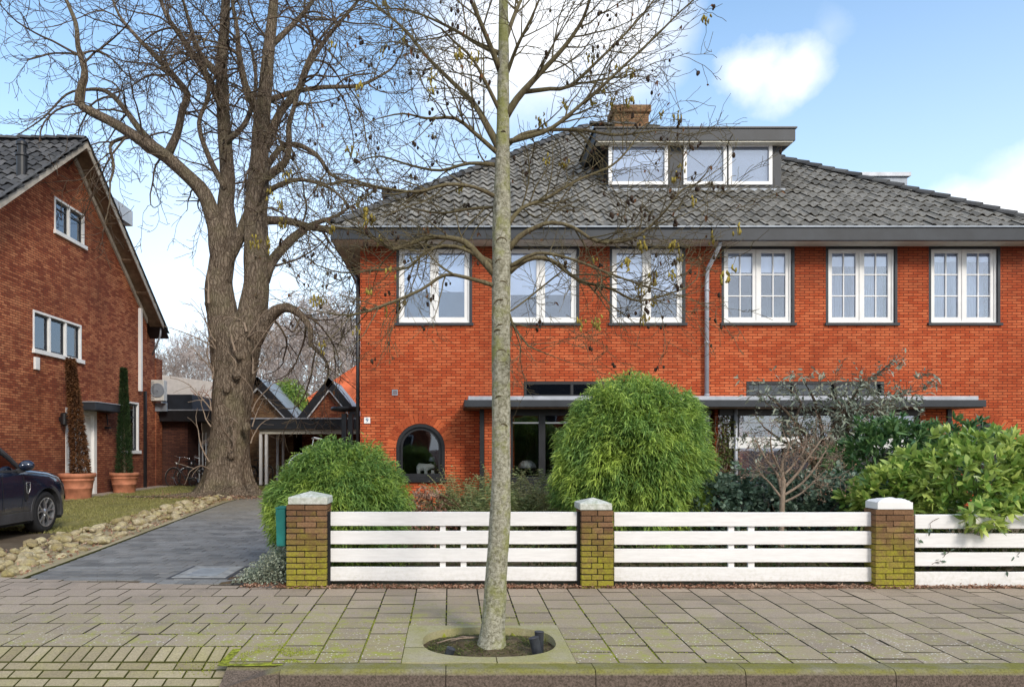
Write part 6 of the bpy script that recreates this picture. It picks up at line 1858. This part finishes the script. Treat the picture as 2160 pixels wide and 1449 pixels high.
# climbing plant on the party pier
O_ = (bx(1535), 15.3, 0)
o = thing('climbing_ivy', O_, 'sparse brown and green climber on the brick pier beside the grey canopy pipe', 'climber')
n_ = 700; Pn = np.stack([rng.normal(bx(1532), .13, n_), rng.uniform(15.22, 15.36, n_), rng.uniform(.1, 2.1, n_)], 1)
build_blades('foliage', 'cover', [blades(Pn, rng.normal(0, 1, (n_, 3))+[0, -1, 0], .08, .05, .2, 1)], o, O_)
mb = MB()
for i in range(7):
    p = Vector((bx(1530)+random.gauss(0, .08), 15.35, 0)); pts = [p.copy()]
    for j in range(7): p = p+Vector((random.gauss(0, .07), random.gauss(0, .01), .3)); pts.append(p.copy())
    mb.tube(pts, .009, 4, cap=False)
mb.build('stems', 'palebranch', o, origin=O_)
# ivy spilling at the foot of the widest pillar
O_ = (-1.95, 7.35, 0)
o = thing('creeping_plant', O_, 'trailing grey green creeper spilling onto the driveway at the widest pillar', 'creeper')
n_ = 5200; t_ = rng.random(n_); Pn = np.stack([-1.66-rng.random(n_)*.62*(1-t_*.7), 7.15+rng.random(n_)*.6, .02+t_*.40*rng.random(n_)**.6], 1)
build_blades('foliage', 'greyleaf', [blades(Pn, rng.normal(0, 1, (n_, 3))+[-.3, -.4, .2], .032, .018, .1, 1)], o, O_)
mb = MB()
for i in range(9):
    p = Vector((-1.72, 7.35+i*.03, .05)); pts = [p.copy()]
    for j in range(5): p = p+Vector((-.13, random.gauss(-.03, .04), -.008)); pts.append(p.copy())
    mb.tube(pts, .006, 4, cap=False)
mb.build('stems', 'twig', o, origin=O_)
# low planting behind the fence
n_ = 16000; X = rng.uniform(-1.2, 9, n_); Yl = 7.3+rng.random(n_)*3.2; nz_ = np.array([mn.noise(Vector((x*1.1, y*1.1, 7))) for x, y in zip(X, Yl)])
Zl = .02+rng.random(n_)*np.clip(.30+.55*nz_, .06, .6)
sets = [blades(np.stack([X, Yl, Zl], 1), rng.normal(0, .7, (n_, 3))+[0, 0, .7], rng.uniform(.05, .11, n_), rng.uniform(.014, .03, n_), .3)]
o = build_blades('ground_cover', 'cover', sets); tag(o, 'mixed low planting in the front garden behind the white fence', 'plants', kind='stuff')
# bamboo clump behind the tan shed
O_ = (fx(608, 33.5), 33.5, 0)
o = thing('bamboo_clump', O_, 'yellow green bamboo tuft rising behind the tan gabled shed', 'shrub')
n_ = 2600; d = sphere_dirs(n_, -.5); rr = rng.uniform(.4, 1, n_)
build_blades('foliage', 'bamboo', [blades(np.stack([O_[0]+d[:, 0]*.9*rr, 33.5+d[:, 1]*.8*rr, 3.5+d[:, 2]*1.15*rr], 1), d+rng.normal(0, .6, (n_, 3)), .28, .05, .4)], o, O_); stems(O_[0], 33.5, 4.2, 14, .7, 'bamboo_stem', o, O_, .02)
# reddish bare shrub between annex and trunk
O_ = (fx(418, 30), 29.8, 2.8)
o = thing('red_shrub', (O_[0], 32, 0), 'orange brown twiggy shrub behind the annex roof', 'shrub')
R_ = Tree(32, 23); mb = MB()
rc = dict(levels=3, seg=(6, 4, 3), kids=(6, 5), len=(1.6, .7, .35), sides=(4, 3, 3), bend=.2, wander=(.12, .16, .2), grav=(.2, .2, .1), turn=.9, up=0, rmin=.01, fwd=1.6, r0=.03)
for i in range(9): R_.twig(Vector((O_[0]+random.gauss(0, .3), 32, 1.5)), Vector((random.gauss(0, .25), random.gauss(0, .2), 1)), 2.3, .03, 0, rc)
mb.tube([(O_[0], 32, 0), (O_[0], 32, 1.8)], .12, 8); mb.build('trunk', 'palebranch', o, origin=(O_[0], 32, 0))
M['redtwig'] = simple('red_twig', (.42, .17, .08), .9, .1, var=.2, world=True)
R_.br.build('twigs', 'redtwig', o, origin=(O_[0], 32, 0))

# ================================================================ POTS
def pot(x, y, r, h, label):
    o = thing('terracotta_pot', (x, y, .0), label, 'plant pot', 'terracotta pots beside the door')
    MB().lathe([(r*.70, 0), (r*.72, .02), (r*.80, h*.42), (r*.82, h*.43), (r*.82, h*.46), (r*.81, h*.47), (r*.88, h*.72), (r*.91, h*.73), (r*.91, h*.77), (r*.89, h*.78), (r*.92, h*.84), (r, h*.86), (r, h*.97), (r*.97, h), (r*.86, h), (r*.82, h*.9), (r*.8, h*.88)], (x, y, 0), n=36).build('pot_wall', 'terra', o, smooth=True, origin=(x, y, 0))
    MB().lathe([(0.0, h*.90), (r*.81, h*.89)], (x, y, 0), n=24).build('potting_soil', 'soil', o, origin=(x, y, 0))
    return o
def column_plant(x, y, z0, z1, r0, r1, mat, n_, lean, label, nm, L, W, D_=(0, 0, .9)):
    O_ = (x, y, z0); o = thing(nm, O_, label, 'topiary')
    t_ = rng.random(n_)**.85; a = rng.uniform(0, 2*PI, n_)
    prof = (r0+(r1-r0)*t_)*(1+.16*np.array([mn.noise(Vector((math.cos(q)*1.5, math.sin(q)*1.5, tt*7))) for q, tt in zip(a, t_)]))
    rr = prof*np.sqrt(rng.uniform(.35, 1, n_))
    P = np.stack([x+lean*t_+rr*np.cos(a), y+rr*np.sin(a), z0+(z1-z0)*t_], 1)
    D = np.stack([np.cos(a)*.7, np.sin(a)*.7, np.zeros(n_)], 1)+np.array(D_)+rng.normal(0, .35, (n_, 3))
    build_blades('foliage', mat, [blades(P, D, rng.uniform(.6, 1.3, n_)*L, W, .1, 1)], o, O_)
    MB().tube([(x, y, z0-.05), (x+lean*.9, y, z0+(z1-z0)*.9)], [.05, .02], 8).build('stem', 'bark', o, origin=O_)
pot(-10.13, 19.05, .47, .72, 'larger terracotta pot next to the dark car, holding the brown dead column')
pot(-10.13, 21.8, .43, .64, 'smaller terracotta pot holding the green cypress')
column_plant(-10.02, 19.05, .62, fz(756, 19.05), .22, .07, 'brownneedle', 9000, -.30, 'tall thin dead brown conifer column leaning beside the white door', 'dead_conifer', .10, .03, (0, 0, -.1))
column_plant(-10.13, 21.8, .56, fz(778, 21.8), .24, .06, 'cypress', 12000, -.02, 'narrow dark green cypress standing right of the white door', 'cypress', .09, .02)

# trailing vine on the lower fence panel
O_ = (5.2, 7.06, 0)
o = thing('vine', O_, 'thin trailing vine with few leaves on the lower white fence panel', 'vine')
mb = MB(); lp = []; ld = []; random.seed(12)
for x0, z0 in ((5.55, .62), (5.05, .35), (4.72, .50), (5.8, .38), (4.9, .68)):
    p = Vector((x0, 7.085, z0)); pts = [p.copy()]
    for j in range(7):
        p = p+Vector((random.gauss(-.02, .035), random.gauss(0, .004), random.gauss(-.015, .02))); pts.append(p.copy())
        if random.random() < .6: lp.append(p); ld.append((random.gauss(0, 1), -.3, random.gauss(0, .6)))
    mb.tube(pts, .0025, 4)
mb.build('stems', 'twig', o, origin=O_)
build_blades('leaves', 'ivy', [blades(lp, ld, .05, .032, .2)], o, O_)
# ================================================================ CAR  (x = width, y = length, nose towards +y)
CX1 = -6.66; CW = 1.84; CXM = CX1-CW/2; FWY, RWY = 11.62, 8.95; WR = .345
CO = (CXM, 10.2, 0)
car = thing('parked_car', CO, 'dark navy hatchback SUV parked at the edge of the lawn', 'car')
def shell(stations, mb):
    """stations: list of (y, [(halfwidth, z), ...]) from sill over the top; mirrored"""
    rings = []
    for y, pr in stations:
        ring = [(CXM+a, y, z) for a, z in pr]+[(CXM-a, y, z) for a, z in reversed(pr)]
        rings.append(ring)
    b = len(mb.v); k = len(rings[0])
    for r in rings: mb.v += r
    for i in range(len(rings)-1):
        for j in range(k): mb.f.append((b+i*k+j, b+i*k+(j+1) % k, b+(i+1)*k+(j+1) % k, b+(i+1)*k+j))
    mb.f.append(tuple(b+j for j in range(k))); mb.f.append(tuple(b+(len(rings)-1)*k+j for j in range(k-1, -1, -1)))
def sec(w, zb, zs, zt, crown):
    return [(w*.90, zb), (w*.975, zb+.10), (w*.985, zb+.26), (w, zs-.20), (w*.985, zs-.06), (w*.955, zs), (w*.90, zt-.01), (w*.62, zt+crown*.7), (w*.0+.001, zt+crown)]
h = CW/2
st = [(7.98, sec(h*.86, .42, .86, .90, .02)), (8.02, sec(h*.93, .30, .92, .96, .02)), (8.2, sec(h*.97, .27, 1.02, 1.04, .02)), (8.6, sec(h*.99, .26, 1.06, 1.07, .02)), (9.3, sec(h, .25, 1.05, 1.07, .02)), (10.2, sec(h, .25, 1.03, 1.06, .02)), (10.85, sec(h, .25, 1.02, 1.05, .04)),
      (11.0, sec(h, .25, 1.01, 1.08, .05)), (11.3, sec(h, .25, .99, 1.055, .055)), (11.7, sec(h*.995, .25, .96, 1.02, .05)), (12.0, sec(h*.975, .26, .91, .96, .05)), (12.2, sec(h*.94, .27, .84, .88, .04)), (12.36, sec(h*.87, .30, .74, .77, .03)), (12.45, sec(h*.78, .33, .62, .65, .01)), (12.47, sec(h*.72, .36, .55, .57, .0))]
mb = MB(); shell(st, mb); body = mb.build('body', 'paint', car, origin=CO)
cutter = MB()
for y in (FWY, RWY):
    for sgn in (1, -1):
        cutter.lathe([(WR+.055, CXM+sgn*(h-.26)), (WR+.055, CXM+sgn*(h+.2))] if sgn > 0 else [(WR+.055, CXM-h-.2), (WR+.055, CXM-h+.26)], (0, y, WR), 'x', 36)
cut(body, cutter)
body.data.polygons.foreach_set('use_smooth', [True]*len(body.data.polygons))
sm = body.modifiers.new('e', 'EDGE_SPLIT'); sm.split_angle = math.radians(38)
# greenhouse: glass with painted pillars and roof
gs = [(8.25, 1.02, 1.06, .80), (8.6, 1.04, 1.42, .76), (9.0, 1.05, 1.57, .72), (9.6, 1.05, 1.62, .71), (10.15, 1.05, 1.58, .71), (10.5, 1.05, 1.46, .74), (10.78, 1.05, 1.27, .79), (11.02, 1.03, 1.06, .83)]
mb = MB(); shell([(y, [(h*.93, zb), (h*.93-(zt-zb)*.28+.0, zb+(zt-zb)*.9), (h*.93-(zt-zb)*.28-.08, zt), (.3, zt+.02), (.001, zt+.025)]) for y, zb, zt, w_ in gs], mb)
mb.build('windows', 'carglass', car, origin=CO, smooth=False)
mb = MB(); shell([(y, [(h*.93-(zt-zb)*.28-.03, zt-.035), (h*.93-(zt-zb)*.28-.07, zt+.012), (.3, zt+.035), (.001, zt+.04)]) for y, zb, zt, w_ in gs[1:6]], mb); mb.build('roof', 'paint', car, origin=CO)
mb = MB()
for sgn in (1, -1):
    a = [Vector((CXM+sgn*(h*.93-(zt-zb)*.26+.004), y, zt-.02)) for y, zb, zt, w_ in gs]
    mb.tube(a, .032, 6)
    for y in (9.35,): mb.beam((CXM+sgn*(h*.935), y-.08, 1.05), (CXM+sgn*(h*.93-.15), y+.04, 1.57), .03, .09, Vector((0, 1, 0)))
    mb.beam((CXM+sgn*(h*.94), 8.4, 1.055), (CXM+sgn*(h*.94), 10.95, 1.045), .03, .03)
mb.build('pillars', 'plastic', car, origin=CO)
# arches, sills, bumper
mb = MB()
for sgn in (1, -1):
    for y in (FWY, RWY):
        N = 22; vs = []; fs = []; b = len(mb.v)
        for i in range(N+1):
            t_ = -.22+(PI+.44)*i/N
            for r_, xo in ((WR+.05, .012), (WR+.115, .016), (WR+.12, -.03), (WR+.05, -.10)):
                vs.append((CXM+sgn*(h*.975+xo), y+r_*math.cos(t_), WR+r_*math.sin(t_)))
        for i in range(N):
            for j in range(4): fs.append((i*4+j, i*4+(j+1) % 4, i*4+4+(j+1) % 4, i*4+4+j))
        mb.add(vs, fs)
    x0, x1 = sorted((CXM+sgn*(h*.93), CXM+sgn*(h*.985)))
    mb.box(x0, x1, RWY+.43, FWY-.43, .25, .40)
    mb.box(x0, x1+.0, RWY+.43, FWY-.43, .415, .43)
mb.box(CXM-.72, CXM+.72, 12.25, 12.44, .24, .40)
mb.build('cladding', 'plastic', car, origin=CO, bevel=.006)
# wheels
def wheel(y, sgn):
    xo = CXM+sgn*(h-.03); c = (0, y, WR); s = sgn
    wv = MB().lathe([(WR*.66, xo-s*.20), (WR*.93, xo-s*.21), (WR, xo-s*.18), (WR, xo-s*.04), (WR*.93, xo-s*.005), (WR*.70, xo-s*.0), (WR*.68, xo-s*.03)], c, 'x', 40, cap=False).build('wheel', 'rubber', car, smooth=True, origin=CO)
    rm_ = MB().lathe([(WR*.71, xo-s*.012), (WR*.70, xo+s*.004), (WR*.655, xo+s*.002), (WR*.64, xo-s*.03), (WR*.64, xo-s*.18)], c, 'x', 40, cap=False)
    for i in range(5):
        a = 2*PI*i/5+.35
        for da, w_ in ((-.19, .03), (.19, .03)):
            p = Vector((xo-s*.015, y+.05*math.cos(a), WR+.05*math.sin(a))); m_ = Vector((xo-s*.02, y+WR*.38*math.cos(a+da*.6), WR+WR*.38*math.sin(a+da*.6)))
            q = Vector((xo-s*.006, y+WR*.67*math.cos(a+da*1.5), WR+WR*.67*math.sin(a+da*1.5)))
            rm_.beam(p, m_, .022, .030, Vector((1, 0, 0))); rm_.beam(m_, q, .018, .028, Vector((1, 0, 0)))
    rm_.lathe([(.0, xo+s*.003), (.035, xo+s*.0), (.06, xo-s*.02), (.065, xo-s*.06)], c, 'x', 20, cap=False)
    rm_.build('rim', 'alloy', wv, origin=CO)
    MB().lathe([(.0, xo-s*.075), (WR*.64, xo-s*.075)], c, 'x', 30, cap=False).build('brake_disc', 'alloydark', wv, origin=CO)
for y in (FWY, RWY):
    for sgn in (1, -1): wheel(y, sgn)
mb = MB().box(CXM-h+.10, CXM+h-.10, 8.2, 12.2, .2, .26); mb.build('underbody', 'rubber', car, origin=CO)
# mirrors
for sgn in (1, -1):
    mb = MB(); cx = CXM+sgn*(h+.10)
    mb.ball((cx, 10.86, 1.13), 1, 14, 10, (.12, .085, .085)); r = mb.build('wing_mirror', 'paint', car, smooth=True, origin=CO)
    MB().beam((CXM+sgn*h*.93, 10.9, 1.04), (cx-sgn*.03, 10.87, 1.08), .05, .07).build('mirror_arm', 'plastic', r, origin=CO)
    # fender vent trim
    xs_ = CXM+sgn*(h+.003); mb = MB()
    out = [(11.02, .86), (11.12, .86), (11.12, .76), (11.09, .70), (11.06, .68), (11.03, .71), (11.02, .78)]
    mb.tube([Vector((xs_, y, z)) for y, z in out+out[:1]], .007, 6); mb.build('fender_trim', 'chrome', car, origin=CO)
    mb = MB(); mb.prism([Vector((xs_-sgn*.012, y, z)) for y, z in ((11.00, .84), (11.10, .80), (11.09, .66), (11.03, .56), (11.0, .60))], (1, 0, 0), -.01, .01); mb.build('fender_vent', 'rubber', car, origin=CO)
    mb = MB(); mb.tube([(xs_, 10.10, .93), (xs_+sgn*.03, 10.14, .935), (xs_+sgn*.03, 10.30, .935), (xs_, 10.34, .93)], .013, 8); mb.build('door_handle', 'chrome', car, smooth=True, origin=CO)
    mb = MB(); mb.tube([(xs_-sgn*.006, 10.42, 1.02), (xs_-sgn*.002, 10.44, .8), (xs_-sgn*.004, 10.48, .45)], .004, 4); mb.build('door_gap', 'rubber', car, origin=CO); mb = MB(); mb.tube([(xs_-sgn*.006, 10.95, 1.0), (xs_-sgn*.002, 10.97, .8), (xs_-sgn*.004, 10.95, .45)], .004, 4); mb.build('door_gap', 'rubber', car, origin=CO)
    # headlight
    mb = MB(); mb.hexa([(CXM+sgn*.60, 12.22, .80), (CXM+sgn*.84, 12.0, .86), (CXM+sgn*.60, 12.38, .74), (CXM+sgn*.885, 12.08, .80), (CXM+sgn*.60, 12.15, .88), (CXM+sgn*.82, 11.95, .955), (CXM+sgn*.58, 12.27, .845), (CXM+sgn*.875, 12.02, .90)])
    mb.build('headlight', 'chrome', car, origin=CO, bevel=.012)
    mb = MB().box(*sorted((CXM+sgn*.5, CXM+sgn*.8)), 7.94, 8.0, .86, .94); mb.build('tail_light', 'orange_tile', car, origin=CO)

# ================================================================ BICYCLES
def bicycle(loc, rz, label, lean=.08, mat='steel'):
    o = thing('bicycle', loc, label, 'bicycle', 'bicycles parked behind the old tree'); R = .34
    for x in (-.53, .53):
        mb = MB()
        for rr, tt in ((R, .02),):
            pts = [Vector((x+rr*math.cos(2*PI*i/28), 0, R+rr*math.sin(2*PI*i/28))) for i in range(29)]; mb.tube(pts, tt, 6, cap=False)
        w_ = mb.build('wheel', 'rubber', None); w_.parent = o
        m2 = MB()
        for i in range(14):
            a = 2*PI*i/14; m2.tube([(x, 0, R), (x+R*math.cos(a), 0, R+R*math.sin(a))], .0025, 3, cap=False)
        m2.tube([(x, -.05, R), (x, .05, R)], .025, 8); s_ = m2.build('spokes', 'chrome', None); s_.parent = w_
        m3 = MB(); pts = [Vector((x+(R+.04)*math.cos(t_), 0, R+(R+.04)*math.sin(t_))) for t_ in [PI*(.05+.8*i/12) for i in range(13)]]; m3.tube(pts, .018, 5); f_ = m3.build('mudguard', 'chrome' if x > 0 else mat, None); f_.parent = o
    mb = MB()
    for a, b in (((-.53, 0, R), (-.10, 0, .28)), ((-.53, 0, R), (-.18, 0, .72)), ((-.10, 0, .28), (-.22, 0, .88)), ((-.10, 0, .28), (.35, 0, .72)), ((-.17, 0, .62), (.33, 0, .86)), ((.33, 0, .90), (.38, 0, .70)), ((.38, 0, .70), (.53, 0, R))):
        mb.tube([a, b], .017, 7)
    mb.tube([(-.10, -.09, .20), (-.10, -.09, .28), (-.10, .09, .28), (-.10, .09, .36)], .012, 5)
    mb.box(-.75, -.35, -.07, .07, .70, .715); c = mb.build('frame', mat, None); c.parent = o
    mb = MB(); mb.tube([(.33, 0, .9), (.30, 0, 1.06), (.33, .0, 1.08)], .014, 6); mb.tube([(.12, -.30, 1.06), (.30, -.24, 1.10), (.34, 0, 1.08), (.30, .24, 1.10), (.12, .30, 1.06)], .013, 6); c = mb.build('handlebar', 'chrome', None); c.parent = o
    mb = MB(); mb.hexa([(-.38, -.10, .93), (.0, -.03, .92), (-.38, .10, .93), (.0, .03, .92), (-.38, -.09, .97), (.0, -.02, .95), (-.38, .09, .97), (.0, .02, .95)]); c = mb.build('saddle', 'rubber', None, bevel=.02); c.parent = o
    mb = MB().lathe([(.045, 0), (.05, .05), (.01, .07)], (.43, 0, .88), 'x', 12); 
    mb = MB(); mb.ball((.42, 0, .85), .05, 10, 6); c = mb.build('lamp', 'chrome', None); c.parent = o
    o.rotation_euler = (lean, 0, rz); return o
bicycle((-9.5, 25.0, 0), math.radians(158), 'dark bicycle with a white rear mudguard against the annex wall', .12)
bicycle((-9.0, 25.6, 0), math.radians(200), 'black bicycle parked closest to the annex gate', -.1)
bicycle((fx(548, 27.6), 27.6, 0), math.radians(70), 'bicycle with bright curved handlebar in the dark carport beside the trunk', .05)
bicycle((fx(688, 17.0), 17.0, .55), math.radians(195), 'bicycle behind the low bamboo dome with only its handlebar showing', .02)
bpy.context.view_layer.update()

# ================================================================ across the street, behind the viewer (seen mirrored in the windows)
for i, (x, y, s_) in enumerate(((-9, -19, .85), (4.5, -17, .8), (13, -20, .95))):
    o = thing('opposite_tree', (x, y, -.1), 'bare street tree across the road, mirrored in the window panes', 'tree', 'bare trees across the road')
    for me, nm in zip(fmesh[i % 3], ('trunk', 'crown')):
        c = bpy.data.objects.new(nm, me); COL.objects.link(c); c.parent = o
    o.scale = (s_,)*3; o.rotation_euler = (0, 0, i*2.1)
for x0, x1, lab, mt in ((-16, -2, 'brick house across the road with a grey roof, seen only as a reflection', 'brick_n'), (2, 18, 'long orange brick house across the road, seen only as a reflection', 'brick')):
    O_ = ((x0+x1)/2, -27, 0); o = thing('opposite_house', O_, lab, 'house')
    MB().box(x0, x1, -34, -27, -.2, 5.4).build('wall', mt, o, origin=O_)
    mb = MB(); mb.add([(x0-.4, -26.5, 5.4), (x1+.4, -26.5, 5.4), (x1-2, -30.5, 8.6), (x0+2, -30.5, 8.6), (x0-.4, -34.5, 5.4), (x1+.4, -34.5, 5.4)], [(0, 1, 2, 3), (4, 5, 2, 3), (0, 3, 4), (1, 2, 5), (0, 1, 5, 4)])
    mb.build('roof', 'rooftile_dark', o, origin=O_)
    for k in range(4):
        xx = x0+1.2+k*(x1-x0-2.4-1.5)/3
        for z in (.9, 3.4):
            f = MB(); f.box(xx, xx+1.5, -26.99, -26.93, z, z+1.4).build('window', 'white', o, origin=O_)
            MB().box(xx+.1, xx+1.4, -26.929, -26.92, z+.1, z+1.3).build('pane', 'inside', f and o.children[-1], origin=O_)
bpy.context.view_layer.update()
